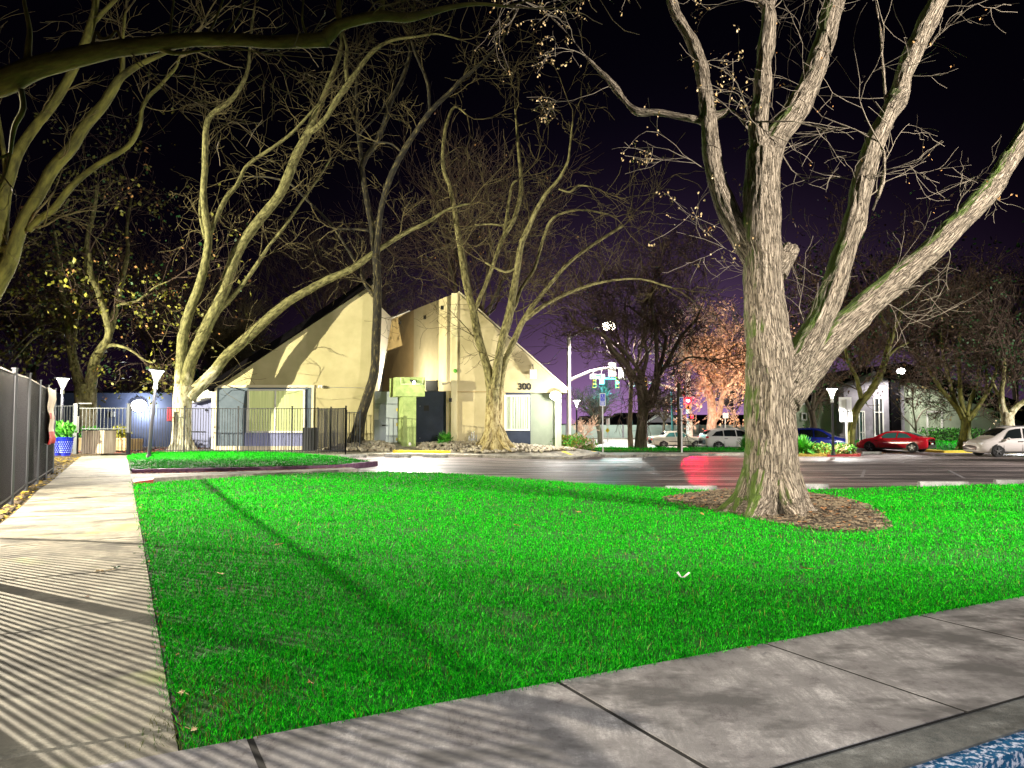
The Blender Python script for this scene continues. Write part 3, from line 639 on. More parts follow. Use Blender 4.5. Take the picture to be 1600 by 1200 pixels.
# ------------------------------------------------------------------ scattered litter (stuff)
def scatter(name, poly, n, size, mat, seed, flat=0.3, off=0.01, holes=(), zf=None, kind='leaf', label=None):
    rs = random.Random(seed); xs = [p[0] for p in poly]; ys = [p[1] for p in poly]; mb = MB(); k = 0; P = [(p[0], p[1]) for p in poly]; tries = 0
    while k < n and tries < n * 30:
        tries += 1; x = rs.uniform(min(xs), max(xs)); y = rs.uniform(min(ys), max(ys))
        if not inpoly(np.array([x]), np.array([y]), P)[0]: continue
        k += 1; s = rs.uniform(*size); a = rs.uniform(0, 6.28); z = g(x, y) + off + (zf(x, y) if zf else 0)
        R = Matrix.Rotation(a, 3, 'Z') @ Matrix.Rotation(rs.uniform(-flat, flat), 3, 'X') @ Matrix.Rotation(rs.uniform(-flat, flat), 3, 'Y')
        if kind == 'leaf':
            q = [(-.5, 0, 0), (-.15, .3, .06), (.25, .28, .0), (.5, 0, .1), (.2, -.3, 0), (-.2, -.27, .07)]
            mb.add([R @ Vector(p) * s + Vector((x, y, z + .01)) for p in q], [(0, 1, 2, 3), (0, 3, 4, 5)])
        elif kind == 'chip':
            c = Vector((x, y, z)); mb.obox(c, R @ Vector((1, 0, 0)), R @ Vector((0, 1, 0)), R @ Vector((0, 0, 1)), s / 2, s * rs.uniform(.12, .3), s * .08)
        else:
            t = MB(); t.sphere((0, 0, 0), s / 2, s / 2 * rs.uniform(.6, .95), s / 2 * rs.uniform(.45, .7), 8, 5, jit=.55, seed=rs.uniform(0, 90))
            mb.add([R @ Vector(p) + Vector((x, y, z + s * .12)) for p in t.v], t.f)
    o = mb.build(name, mat, smooth=(kind == 'rock')); tag(o, label, kind='stuff'); return o
slab('mulch_bed', ring, 0.018, 0.05, 'mulch', 0.4)
scatter('wood_chips', ring, 5600, (0.02, 0.065), 'chip', 5, off=.03, kind='chip')
scatter('leaf_litter', ring, 260, (0.05, 0.10), 'leaf_litter', 6, off=.03)
scatter('leaf_litter', [gp(a, b) for a, b in [(206, 736), (300, 735), (450, 731.5), (545, 728), (548, 731), (450, 735), (300, 739), (206, 741)]], 900, (0.06, 0.14), 'red_litter', 7, off=-.05)
scatter('leaf_litter', [wk(6, 1.82), wk(34, 1.82), wk(34, 2.8), wk(6, 2.8)], 1500, (0.05, 0.13), 'yellow_litter', 8, off=0.0)
scatter('leaf_litter', [wk(-.5, 1.82), wk(9, 1.82), wk(9, 2.5), wk(-.5, 2.5)], 700, (0.03, 0.08), 'leaf_litter', 9, off=0.0)
scatter('leaf_litter', [wk(1, -.14), wk(22, -.14), wk(22, 0.0), wk(1, 0.0)], 240, (0.03, 0.07), 'leaf_litter', 10, off=0.0)
scatter('leaf_litter', [(15.9, 44.2), (19.7, 44.3), (19.9, 49), (16.2, 49)], 500, (0.1, 0.2), 'yellow_litter', 11, off=0.02)
scatter('leaf_litter', [(-30, 37), (-17.3, 37), (-17.6, 45), (-30, 45)], 1500, (0.12, 0.24), 'red_litter', 12, off=0.01)
scatter('leaf_litter', [(4.4, 48.4), (9, 49), (9, 50.4), (4.2, 50)], 400, (0.1, 0.2), 'leaf_litter', 13, off=0.12)
scatter('leaf_litter', [(20, 51), (24, 52.5), (27, 50.8), (23, 50)], 200, (0.1, 0.2), 'leaf_litter', 14, off=-.12)
def mound(cx, cy, rx, ry, h): return lambda x, y: h * max(0, 1 - ((x - cx) / rx) ** 2 - ((y - cy) / ry) ** 2)
bedA = [(-9.7, 39.3), (-8.0, 38.5), (-6.2, 38.6), (-6.0, 39.6), (-7, 40.9), (-9.2, 41.2)]
bedB = [(-4.9, 39.6), (-4.2, 38.9), (-1.5, 38.9), (1.6, 39.6), (3.4, 40.5), (2.9, 41.2), (-2.9, 41.4), (-4.7, 41.0)]
scatter('river_rocks', bedA, 420, (0.12, 0.30), 'rock', 21, zf=mound(-8, 39.8, 2, 1.5, .22), kind='rock', label='rounded pale river rocks around the slim tree')
scatter('river_rocks', bedB, 950, (0.10, 0.27), 'rock', 22, zf=mound(-1, 40.2, 4.2, 1.4, .16), kind='rock', label='rounded pale river rocks under the tree by the number')
# single fallen leaves and scraps on lawn and walkway
def fallen_leaf(px, py, size, mat, label, cat='leaf', name='fallen_leaf', off=0.05, seed=0):
    p = gp(px, py, off); rs = random.Random(seed); mb = MB(); n = 9; vs = [(0, 0, .1)]
    for i in range(n * 2):
        a = 2 * PI * i / (n * 2); r = (1 if i % 2 == 0 else .55) * rs.uniform(.75, 1.1) * (1.0 if abs(a - PI) > .4 else .6)
        vs.append((math.cos(a) * r, math.sin(a) * r * .8, .35 * rs.uniform(-.2, 1)))
    R = Matrix.Rotation(rs.uniform(0, 6), 3, 'Z') @ Matrix.Rotation(rs.uniform(-.4, .4), 3, 'X')
    mb.add([R @ Vector(v) * size / 2 for v in vs], [(0, 1 + i, 1 + (i + 1) % (2 * n)) for i in range(2 * n)])
    mb.bar(R @ Vector((-.4, 0, .05)) * size, R @ Vector((-1.0, .1, .1)) * size, size * .05)
    o = mb.build(name, mat); o.location = p; return tag(o, label, cat, 'dry leaves fallen on lawn and walkway' if cat == 'leaf' else None)
LV = [(808, 821, .11, 'leaf_orange', 'orange dry leaf lying in the middle of the lawn'), (905, 800, .09, 'leaf_orange', 'small orange leaf on the far lawn, left of the mulch ring'),
      (1097, 803, .10, 'leaf_orange', 'orange brown leaf on the grass at the left edge of the mulch ring'), (1257, 888, .09, 'leaf_litter', 'brown curled leaf on the lawn below the mulch ring'),
      (433, 851, .08, 'leaf_orange', 'small rusty leaf on the lawn in line with the left lamp post'), (346, 897, .08, 'leaf_seed', 'pale dry leaf on lawn near the walkway edge'),
      (485, 1067, .055, 'leaf_orange', 'orange leaf on the near lawn above the front sidewalk'), (285, 1082, .06, 'leaf_seed', 'tan leaf at the worn corner of the lawn'),
      (302, 1140, .05, 'leaf_seed', 'curled tan leaf lying deepest in the lawn corner'), (1170, 1012, .045, 'leaf_litter', 'small brown leaf on the grass at the sidewalk edge'),
      (640, 810, .05, 'leaf_seed', 'tiny pale leaf on the lawn left of the orange one'), (343, 920, .05, 'leaf_orange', 'small orange leaf below the pale one near the walkway')]
for i, q in enumerate(LV): fallen_leaf(*q, seed=i + 3)
for i, q in enumerate([(183, 887, .09, 'leaf_dark', 'dark leaf with raised lobes on the striped walkway'), (157, 893, .12, 'leaf_seed', 'flat tan leaf beside the dark leaf on the walkway'),
                       (136, 932, .05, 'leaf_litter', 'little brown leaf on the near half of the walkway'), (210, 865, .05, 'leaf_dark', 'little dark leaf by the right edge of the walkway')]):
    fallen_leaf(*q, off=.03, seed=40 + i)
mb = MB(); p = gp(1067, 903, .055)
mb.add([(-.06, .0, .05), (-.035, .03, .055), (-.01, .005, .005), (-.03, -.03, .012), (.02, .03, .012), (.06, .02, .05), (.065, -.02, .05), (.01, -.03, .008)], [(0, 1, 2, 3), (2, 4, 7, 3), (4, 5, 6, 7)])
o = mb.build('paper_scrap', 'paper'); o.location = p; so = o.modifiers.new('thick', 'SOLIDIFY'); so.thickness = .002; tag(o, 'crumpled white scrap of paper lying on the lawn', 'litter')
# ------------------------------------------------------------------ fences
def picket_fence(name, label, pts, h, spacing, post_every, mats=('iron', 'iron'), base=0.06, rails=(0.12, None, -0.04), z0=None, pk=0.019, groups=None, posts=None, postw=0.06):
    r = thing(name, label, 'fence', (pts[0][0], pts[0][1], g(*pts[0])), group=groups); zz = (lambda x, y: g(x, y)) if z0 is None else (lambda x, y: z0)
    for (a, b) in zip(pts[:-1], pts[1:]):
        a2, b2 = Vector((*a, 0)), Vector((*b, 0)); L = (b2 - a2).length; d = (b2 - a2).normalized(); n = max(1, round(L / post_every)); 
        for k in range(n):
            mb = MB(); p0 = a2 + d * (L * k / n); p1 = a2 + d * (L * (k + 1) / n); z_0, z_1 = zz(p0.x, p0.y), zz(p1.x, p1.y)
            u = Vector((d.x, d.y, (z_1 - z_0) / (L / n))).normalized(); nn = d.cross(Vector((0, 0, 1))); m = int((L / n) / spacing)
            for i in range(1, m):
                t = i / m; p = p0.lerp(p1, t); z = z_0 + (z_1 - z_0) * t
                mb.obox((p.x, p.y, z + base + (h - base) / 2), d, nn, Vector((0, 0, 1)), pk / 2, pk / 2, (h - base) / 2 - .012)
            for q in rails:
                hh = (h * .52) if q is None else (h + q if q < 0 else q)
                mb.bar((p0.x, p0.y, z_0 + hh), (p1.x, p1.y, z_1 + hh), 0.032, 0.032)
            mb.build('picket_panel', mats[0], r)
    for (a, b) in zip(pts[:-1], pts[1:]):
        a2, b2 = Vector((*a, 0)), Vector((*b, 0)); L = (b2 - a2).length; n = max(1, round(L / post_every))
        for k in range(n + (1 if (b == pts[-1]) else 0)):
            p = a2.lerp(b2, k / n); mb = MB(); z = zz(p.x, p.y); w = postw / 2
            mb.box(p.x - w, p.x + w, p.y - w, p.y + w, z - .05, z + h + .06); mb.box(p.x - w - .01, p.x + w + .01, p.y - w - .01, p.y + w + .01, z + h + .06, z + h + .085)
            mb.build('post', mats[1], r)
    return r
FW = 2.03
fp = [tuple(wk(s, FW)[:2]) for s in (-1.2, s_at(23.3))]
picket_fence('picket_fence', 'tall black steel picket fence running along the left walkway', fp, 2.42, 0.098, 2.42, mats=('iron_sheen', 'iron_grey'), rails=(0.16, -0.03), postw=.065)
FY = 36.6
xa = W(115, 700, FY).x; xb = W(540, 700, FY).x; xl = W(86, 700, FY).x
picket_fence('yard_fence', 'black iron picket fence standing across the yard behind the grass', [(W(203, 700, FY).x, FY), (xb, FY)], 2.22, 0.125, 2.35, rails=(0.18, -0.04), z0=-0.02, pk=.022)
picket_fence('yard_fence', 'short iron picket fence by the blue planters', [(xl - 2.5, FY + 1.2), (W(117, 700, FY).x, FY)], 2.35, 0.17, 2.4, mats=('iron_grey', 'iron_grey'), z0=-0.02, pk=.022)
picket_fence('yard_fence', 'iron picket fence returning from the corner post to the tan wall', [(xb, FY), (W(496, 700, 41.2).x, 41.2)], 2.22, 0.125, 2.3, rails=(0.18, -0.04), z0=0.0, pk=.022)
picket_fence('yard_fence', 'low narrow picket fence between corner post and slim tree', [(W(541, 700, 38.8).x, 38.8), (W(562, 700, 38.8).x, 38.8)], 2.0, 0.12, 1.0, mats=('iron_grey', 'iron_grey'), rails=(0.18, -0.04), z0=0.05, pk=.02)
# gate at the end of the walkway
gx0, gx1 = W(118, 700, FY).x, W(200, 700, FY).x
gt = thing('yard_gate', 'steel picket gate closing the end of the walkway', 'gate', (gx0, FY, 0))
mb = MB(); 
for i in range(14): x = gx0 + .12 + (gx1 - gx0 - .24) * i / 13; mb.box(x - .011, x + .011, FY - .011, FY + .011, .12, 2.2)
for z in (.14, 1.2, 2.18): mb.box(gx0 + .08, gx1 - .08, FY - .02, FY + .02, z - .02, z + .02)
mb.build('picket_panel', 'iron_grey', gt)
for x, w in ((gx0, .09), (gx1, .06)):
    mb = MB(); mb.box(x - w, x + w, FY - w, FY + w, -.05, 2.36); mb.box(x - w - .02, x + w + .02, FY - w - .02, FY + w + .02, 2.36, 2.4); mb.build('post', 'iron_grey', gt)
mb = MB(); mb.box(gx0 + .1, gx0 + .75, FY - .05, FY - .02, 2.38, 2.44); mb.build('closer_arm', 'iron', gt)
mb = MB(); mb.box(gx0 + .12, gx0 + .2, FY - .12, FY - .025, 1.0, 1.8); mb.build('latch_guard', 'iron', gt)

# banner on the fence
bs0 = s_at(20.7); bs1 = s_at(22.6)
bt = thing('banner', 'white and red cloth banner tied to the end of the tall fence', 'banner', tuple(wk(bs0, FW - .06)[:2]) + (0,))
def bpt(t, z, dz=0): p = wk(bs0 + (bs1 - bs0) * t, FW - .07 - dz); return Vector((p.x, p.y, z))
vs = []; nx, nz = 14, 18
for j in range(nz + 1):
    for i in range(nx + 1):
        u, v_ = i / nx, j / nz; vs.append(bpt(u, .92 + 1.5 * v_, .05 * math.sin(u * 9 + v_ * 5) * (.3 + .7 * (1 - v_)) + .02 * math.sin(v_ * 17)))
fs = [(j * (nx + 1) + i, j * (nx + 1) + i + 1, (j + 1) * (nx + 1) + i + 1, (j + 1) * (nx + 1) + i) for j in range(nz) for i in range(nx)]
o = link_mesh('cloth', vs, fs, ['banner_cloth', 'sign_red'], bt, smooth=True)
mi = [1 if (k // nx < 4 and not (k % nx in (5, 6))) or ((k // nx) in (8, 9) and (k % nx) in (4, 5, 8)) else 0 for k in range(len(fs))]; o.data.polygons.foreach_set('material_index', mi)
so = o.modifiers.new('thick', 'SOLIDIFY'); so.thickness = .004
for q in ((.02, 2.4), (.98, 2.4), (.02, .94), (.98, .94)):
    m2 = MB(); m2.bar(bpt(q[0], q[1]), bpt(q[0], q[1], -.08), .012); m2.build('tie', 'sign_white', bt)

# ------------------------------------------------------------------ post-top lamps
def post_lamp(h=3.55):
    r = thing('post_lamp', 'x', 'street lamp', group='black post top lamps')
    mb = MB(); mb.tube([(0, 0, 0), (0, 0, h * .78)], [.075, .06], 14); mb.build('pole', 'iron', r, smooth=False)
    mb = MB(); mb.box(-.13, .13, -.13, .13, 0, .05); mb.tube([(0, 0, .05), (0, 0, .2)], [.12, .08], 12)
    mb.build('base', 'iron', r)
    mb = MB(); mb.tube([(0, 0, h * .78), (0, 0, h * .78 + .05), (0, 0, h * .78 + .22)], [.09, .09, .075], 14); mb.build('collar', 'steel', r)
    hd = MB()
    for k in range(4):
        a = PI / 4 + k * PI / 2; hd.bar((math.cos(a) * .05, math.sin(a) * .05, h * .78 + .22), (math.cos(a) * .26, math.sin(a) * .26, h - .07), .022)
    hd.build('arms', 'steel', r)
    mb = MB(); mb.tube([(0, 0, h - .07), (0, 0, h - .03), (0, 0, h)], [.36, .37, .2], 20); hdo = mb.build('lamp_head', 'iron_grey', r)
    mb = MB(); mb.tube([(0, 0, h - .105), (0, 0, h - .072)], [.26, .28], 18); mb.build('diffuser', 'lamp_glow', r)
    mb = MB(); mb.tube([(0, 0, h * .78 + .22), (0, 0, h - .12)], [.03, .17], 12); mb.build('reflector', 'lamp_glow', r)
    return r
pl = post_lamp(3.72); p = gp(232, 717); pl.location = (p.x, p.y, g(p.x, p.y)); pl['label'] = 'tall black lamp post on the grass strip, lit, leaning slightly right'
pl.rotation_euler = (0, math.radians(4.2), 0)
q = W(95, 700, 37.4); dup(pl, (q.x, q.y, 0), label='black lamp post behind the blue planters at the gate')
p = gp(1302, 711.5); dup(pl, (p.x, p.y, g(p.x, p.y)), label='slim black lamp post in the planted island between sign and big tree')
for o in bpy.data.objects:
    if o.name.startswith('post_lamp.'): o.rotation_euler = (0, 0, 0)
for px, py, Y, lab in ((901, 637, 60, 'distant lit lamp post right of the bright gable corner'),):
    q = W(px, py, Y); d = dup(pl, (q.x, q.y, g(q.x, q.y)), label=lab); d.rotation_euler = (0, 0, 0)

# ------------------------------------------------------------------ litter bins, planters
def slat_bin(label, loc, w, h, mat='slat_wood', group='slatted litter bins'):
    r = thing('litter_bin', label, 'litter bin', loc, group)
    mb = MB(); mb.box(loc[0] - w / 2 + .05, loc[0] + w / 2 - .05, loc[1] - w / 2 + .05, loc[1] + w / 2 - .05, loc[2] + .05, loc[2] + h - .03); mb.build('body', 'bin_dark', r)
    mb = MB(); n = 9
    for i in range(n):
        x = loc[0] - w / 2 + w * (i + .5) / n
        for yy in (loc[1] - w / 2, loc[1] + w / 2): mb.box(x - w / n * .36, x + w / n * .36, yy - .015, yy + .015, loc[2] + .06, loc[2] + h)
        y = loc[1] - w / 2 + w * (i + .5) / n
        for xx in (loc[0] - w / 2, loc[0] + w / 2): mb.box(xx - .015, xx + .015, y - w / n * .3, y + w / n * .3, loc[2] + .06, loc[2] + h)
    mb.build('slats', mat, r)
    mb = MB(); mb.box(loc[0] - w / 2 - .02, loc[0] + w / 2 + .02, loc[1] - w / 2 - .02, loc[1] + w / 2 + .02, loc[2] + h - .02, loc[2] + h + .02); mb.build('rim', 'bin_dark', r)
    return r
q = W(155, 700, 35.6); slat_bin('square litter bin of pale wooden slats before the gate', (q.x, 35.6, .02), 1.02, 1.12)
q = W(484, 700, 38.2); slat_bin('dark square litter bin behind the iron fence', (q.x, 38.2, .02), .55, 1.2, 'bin_dark')
def leaves(name, c, r, n, size, mat, parent, seed, up=0.5, squash=(1, 1, 1), hang=False, kind=None):
    rs = np.random.RandomState(seed); mb = MB(); k = 0
    for i in range(n):
        d = rs.normal(size=3); d /= np.linalg.norm(d); rr = rs.uniform(.25, 1) ** .5
        p = Vector(c) + Vector((d[0] * r * rr * squash[0], d[1] * r * rr * squash[1], d[2] * r * rr * squash[2]))
        a = Vector(rs.normal(size=3)).normalized(); a.z = a.z + up; a.normalize(); b = a.orthogonal().normalized(); b = Matrix.Rotation(rs.uniform(0, 6.28), 3, a) @ b; s = size * rs.uniform(.6, 1.3)
        mb.add([p, p + a * s * .5 + b * s * .28, p + a * s, p + a * s * .5 - b * s * .28], [(0, 1, 2, 3)])
    return mb.build(name, mat, parent)
def planter(label, px, Y, w, h, lean, seed):
    q = W(px, 700, Y); loc = (q.x, Y, 0); r = thing('planter_pot', label, 'planter', loc, 'blue ceramic planters')
    mb = MB(); mb.tube([(q.x, Y, 0), (q.x, Y, .1), (q.x, Y, h * .6), (q.x, Y, h * .93), (q.x, Y, h * .94), (q.x, Y, h)], [w * .3, w * .34, w * .46, w * .5, w * .55, w * .55], 24); mb.build('pot', 'ceramic_blue', r, smooth=False)
    mb = MB()
    for j in range(6):
        for i in range(20):
            a = 2 * PI * i / 20 + j * .15; z = .16 + h * .11 * j; rr = w * (.34 + .17 * (z / h)) ; mb.sphere((q.x + math.cos(a) * rr, Y + math.sin(a) * rr, z), .022, .022, .022, 6, 4)
    tag(mb.build('glaze_dots', 'ceramic_spot', r), kind='stuff')
    leaves('plant', (q.x, Y, h + .25), .38, 190, .26, 'leaf_bright', r, seed, up=.9)
    return r
planter('cobalt blue glazed pot with leafy plant, nearer the tall fence', 92, 34.8, .62, .82, 0, 1)
planter('cobalt blue dotted pot with leafy plant, nearer the gate post', 103, 34.5, .60, .84, 0, 2)
q0, q1 = W(117, 700, 40.5), W(203, 700, 40.5)
pb = thing('planter_bed', 'low timber raised bed with small shrubs behind the gate', 'planter', (q0.x, 40.5, 0))
mb = MB(); mb.box(q0.x, q1.x, 40.5, 41.9, 0, .62); mb.build('box', 'planter_wood', pb)
mb = MB(); mb.box(q0.x - .04, q1.x + .04, 40.44, 40.5, .58, .68); mb.build('cap_board', 'planter_wood', pb)
for px, s in ((128, 3), (182, 4), (190, 5), (140, 6)):
    q = W(px, 700, 40.9); leaves('shrub', (q.x, 41.0, .85), .42, 160, .2, 'leaf_yellow' if s == 4 or s == 5 else 'leaf_bright', pb, s)

# ------------------------------------------------------------------ wheel stops
def wheel_stop():
    mb = MB(); L, w, h = 1.83, .17, .14
    prof = [(-w / 2, 0), (-w / 2, h * .5), (-w * .32, h), (w * .32, h), (w / 2, h * .5), (w / 2, 0)]
    vs = [(-L / 2, a, b) for a, b in prof] + [(-L / 2 + .02, a * .98, b) for a, b in prof] + [(L / 2 - .02, a * .98, b) for a, b in prof] + [(L / 2, a, b) for a, b in prof]
    n = 6; fs = [tuple(range(n)), tuple(range(4 * n - 1, 3 * n - 1, -1))]
    for k in range(3): fs += [(k * n + i, (k + 1) * n + i, (k + 1) * n + (i + 1) % n, k * n + (i + 1) % n) for i in range(n)]
    mb.add(vs, fs); return mb.build('wheel_stop', 'stop_concrete')
ws = wheel_stop(); first = True
WS = [(1080, 768, 4, 'white concrete wheel stop left of the big trunk'), (1254, 765, -2, 'white wheel stop just right of the big trunk'), (1474, 761, -3, 'white wheel stop at the lawn edge, second from the right frame edge'), (1592, 758, -3, 'white wheel stop at the lawn edge, cut by the right frame edge'),
      (552, 715, 8, 'broad pale wheel stop nearest the far grass strip'), (622, 715, 8, 'grey wheel stop below the slim tree'), (680, 715, 8, 'white wheel stop below the yellow kerb'), (765, 715, 8, 'white wheel stop below the forked tree'),
      (843, 713.5, 9, 'grey green wheel stop below the painted number'), (919, 711.5, 12, 'dark shaded wheel stop below the blue parking sign'), (982, 709.5, 15, 'wheel stop below the dark trunked tree'), (1093, 710, 8, 'small white wheel stop in the red glow, left one'), (1122, 709.5, 8, 'small white wheel stop in the red glow, middle one'), (1150, 710, 8, 'small white wheel stop in the red glow, right one'),
      (1362, 709, -5, 'pale wheel stop under the red car')]
for px, py, rz, lab in WS:
    p = gp(px, py, KD); o = ws if first else ws.copy()
    if not first: COL.objects.link(o)
    first = False; o.location = (p.x, p.y, g(p.x, p.y) + KD); o.rotation_euler = (0, 0, math.radians(rz)); tag(o, lab, 'wheel stop', 'concrete wheel stops around the car park')
    if px in (1080, 1254, 1474, 1592): o.scale = (.66, 1, 1)
    if 1090 <= px <= 1155: o.scale = (.45, 1, .8)
# ------------------------------------------------------------------ building with the number 300
FY0 = 41.5
def X_(px, Y=FY0): return W(px, 600, Y).x
def Z_(py, Y=FY0): return W(800, py, Y).z
def pt(px, py, Y=FY0): return W(px, py, Y)
B = thing('office_building', 'tan stucco office building with two steep wedge roofs and the number 300', 'building', (X_(600), FY0, 0))
zb = -0.15
def pbox(px0, px1, py0, py1, Y, d, name, mat, parent=B, bev=0):
    """box whose front face lies at depth Y and runs d metres back"""
    mb = MB(); mb.box(X_(px0, Y), X_(px1, Y), Y, Y + d, Z_(py1, Y), Z_(py0, Y)); return mb.build(name, mat, parent, bevel=bev)
# left wedge
mb = MB(); P_ = [pt(338, 603), pt(582, 444), pt(583, 612)]; lo = [Vector((X_(583), FY0, zb)), Vector((X_(489), FY0, zb))]
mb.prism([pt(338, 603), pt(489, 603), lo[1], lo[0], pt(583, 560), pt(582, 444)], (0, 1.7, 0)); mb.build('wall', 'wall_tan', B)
xw = X_(583) - .002; mb = MB(); zq = Z_(497, 47.9); mb.prism([Vector((xw, FY0 + 1.71, zb)), Vector((xw, FY0 + 1.8, Z_(611))), Vector((xw, 47.9, zq)), Vector((xw, FY0 + 1.71, zq + .1))], (-2.5, 0, 0)); mb.build('wall', 'wall_lit_white', B)
mb = MB(); mb.box(X_(338), X_(488), FY0 + .02, FY0 + 9, zb, Z_(603) - .01); mb.build('wall', 'wall_slate', B)
mb = MB(); a, b = pt(326, 611, FY0 - .35), pt(583, 441, FY0 - .35); d = (b - a).normalized(); n = Vector((-d.z, 0, d.x))
mb.prism([a, b, b + n * .34, a + n * .34], (0, 2.4, 0)); mb.build('roof', 'roof_dark', B)
mb = MB(); mb.prism([pt(340, 606), pt(540, 606), pt(548, 520), pt(470, 534)], (0, 9, 0)); [None for _ in ()]; mb.v = [(x, y + 1.72, z) for x, y, z in mb.v]; mb.build('roof', 'roof_dark', B)
# trims round the slate bay
pbox(336, 491, 601.5, 605.5, FY0 - .10, .12, 'trim', 'trim_cream'); pbox(335.5, 338.5, 605.5, 706, FY0 - .10, .3, 'trim', 'trim_cream'); pbox(487, 490.5, 605.5, 704, FY0 - .08, .1, 'trim', 'trim_cream')
pbox(338.6, 487, 697, 704, FY0 - .05, .07, 'plinth', 'trim_cream')
def window(px0, px1, py0, py1, Y, mull, mat, parent=B, fr=.09, frame='frame_white', rows=()):
    x0, x1, z0, z1 = X_(px0, Y), X_(px1, Y), Z_(py1, Y), Z_(py0, Y); mb = MB()
    for a_, b_ in ((z0 + fr, z1 - fr),):
        mb.box(x0, x0 + fr, Y - .06, Y + .05, a_, b_); mb.box(x1 - fr, x1, Y - .06, Y + .05, a_, b_)
    mb.box(x0, x1, Y - .06, Y + .05, z0, z0 + fr); mb.box(x0, x1, Y - .06, Y + .05, z1 - fr, z1)
    for m_ in mull: xm = x0 + (x1 - x0) * m_; mb.box(xm - fr * .4, xm + fr * .4, Y - .05, Y + .04, z0 + fr, z1 - fr)
    for m_ in rows: zm = z0 + (z1 - z0) * m_; mb.box(x0 + fr, x1 - fr, Y - .045, Y + .035, zm - fr * .4, zm + fr * .4)
    f = mb.build('window', frame, parent)
    mb = MB(); n = max(6, int((x1 - x0 - 2 * fr) / .13)); w = (x1 - x0 - 2 * fr) / n
    for i in range(n):
        x = x0 + fr + w * (i + .5); t = .5; mb.add([(x - w * .47, Y - .012, z0 + fr), (x + w * .47, Y + .03, z0 + fr), (x + w * .47, Y + .03, z1 - fr), (x - w * .47, Y - .012, z1 - fr)], [(0, 1, 2, 3)])
    bl = link_mesh('blind', mb.v, mb.f, mat, None); bl.parent = f
    for v in bl.data.vertices: v.co -= Vector(parent.location)
    return f
window(387, 477, 608, 676, FY0 - .03, (.485,), 'blind')
pbox(384, 474, 676, 697, FY0 - .035, .05, 'apron_panel', 'wall_lavender')
mb = MB(); mb.tube([pt(492, 605, FY0 - .05), pt(580, 606, FY0 - .05)], .012, 6); mb.build('conduit', 'steel', B)
mb = MB(); p = pt(501, 604, FY0 - .12); mb.box(p.x - .12, p.x + .12, p.y - .05, p.y + .05, p.z - .05, p.z + .07); mb.sphere((p.x - .05, p.y - .1, p.z - .03), .08, .08, .07); mb.sphere((p.x + .1, p.y - .1, p.z - .03), .08, .08, .07); mb.build('wall_light', 'frame_white', B)
# strongly lit strip in white, ochre wall, receding pale wall, right wedge
C0 = Vector((X_(714), FY0, 0)); C1 = Vector((X_(646, 47.9), 47.9, 0)); C2 = Vector((X_(610, 52), 52.0, 0))
H = Z_(457); hw = Z_(611) + .02
def wallq(a, b, za, zb2, z0a, z0b, th, name, mat):
    d = (b - a); d.z = 0; n = Vector((d.y, -d.x, 0)).normalized()
    if n.y < 0: n = -n
    mb = MB(); mb.prism([Vector((a.x, a.y, z0a)), Vector((b.x, b.y, z0b)), Vector((b.x, b.y, zb2)), Vector((a.x, a.y, za))], n * th); return mb.build(name, mat, B)
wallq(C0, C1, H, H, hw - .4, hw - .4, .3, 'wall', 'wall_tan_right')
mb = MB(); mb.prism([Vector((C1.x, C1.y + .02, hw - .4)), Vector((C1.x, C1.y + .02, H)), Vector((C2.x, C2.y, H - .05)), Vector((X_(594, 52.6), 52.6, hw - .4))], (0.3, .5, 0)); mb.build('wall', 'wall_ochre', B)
mb = MB(); Yw = 53.2; mb.prism([pt(560, 512, Yw), pt(560, 640, Yw), pt(640, 640, Yw), pt(640, 485, Yw), pt(612, 496.5, Yw)], (0, .4, 0)); mb.build('wall', 'wall_lit_white', B)
# weep scuppers under the top of the receding wall
for t_, zc in ((.30, H - .55), (.70, H - .75)):
    p = C0.lerp(C1, t_); mb = MB(); mb.box(p.x - .12, p.x + .04, p.y - .14, p.y + .06, zc - .12, zc + .1); mb.build('scupper', 'trim_black', B)
for px, py, Y in ((625, 504, 50.0), (597, 514, 53.1)):
    p = pt(px, py, Y); mb = MB(); mb.box(p.x - .1, p.x + .1, p.y - .1, p.y + .1, p.z - .1, p.z + .1); mb.build('scupper', 'trim_black', B)
# right wedge: gable over window bay
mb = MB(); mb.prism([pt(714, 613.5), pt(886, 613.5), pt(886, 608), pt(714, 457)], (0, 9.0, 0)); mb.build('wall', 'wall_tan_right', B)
mb = MB(); mb.box(X_(714), X_(790), FY0 + .015, FY0 + 9, zb, Z_(613.5) - .012); mb.build('wall', 'wall_tan_right', B)
mb = MB(); mb.box(X_(790) + .002, X_(829), FY0 + .10, FY0 + 9, zb, Z_(613.5) - .012); mb.build('wall', 'wall_navy', B)
mb = MB(); mb.box(X_(829) + .002, X_(868), FY0 + .95, FY0 + 9, zb, Z_(613.5) - .012); mb.build('wall', 'wall_sage', B)
mb = MB(); mb.box(X_(868.3), X_(877), FY0 + .05, FY0 + .95, zb, Z_(613.5) - .012); mb.build('post', 'wall_sage', B)
mb = MB(); mb.box(X_(867), X_(869.5), FY0 - .03, FY0 + .049, zb, Z_(613.5) - .012); mb.build('downpipe', 'pillar_pale', B)
mb = MB(); a, b = pt(716, 456, FY0 - .04), pt(889, 610, FY0 - .04); d = (b - a).normalized(); n = Vector((-d.z, 0, d.x)) * (-1 if d.z > 0 else 1)
mb.prism([a, b, b + n * .07, a + n * .07], (0, 9.2, 0)); mb.build('roof', 'trim_cream', B)
window(788, 828, 617, 673, FY0 + .03, (.27,), 'blind_dim')
pbox(790.5, 827.5, 674, 692.5, FY0 + .03, .06, 'apron_panel', 'wall_navy')
pbox(705, 714.3, 458, 694, FY0 - .09, .3, 'corner_trim', 'corner_cream')
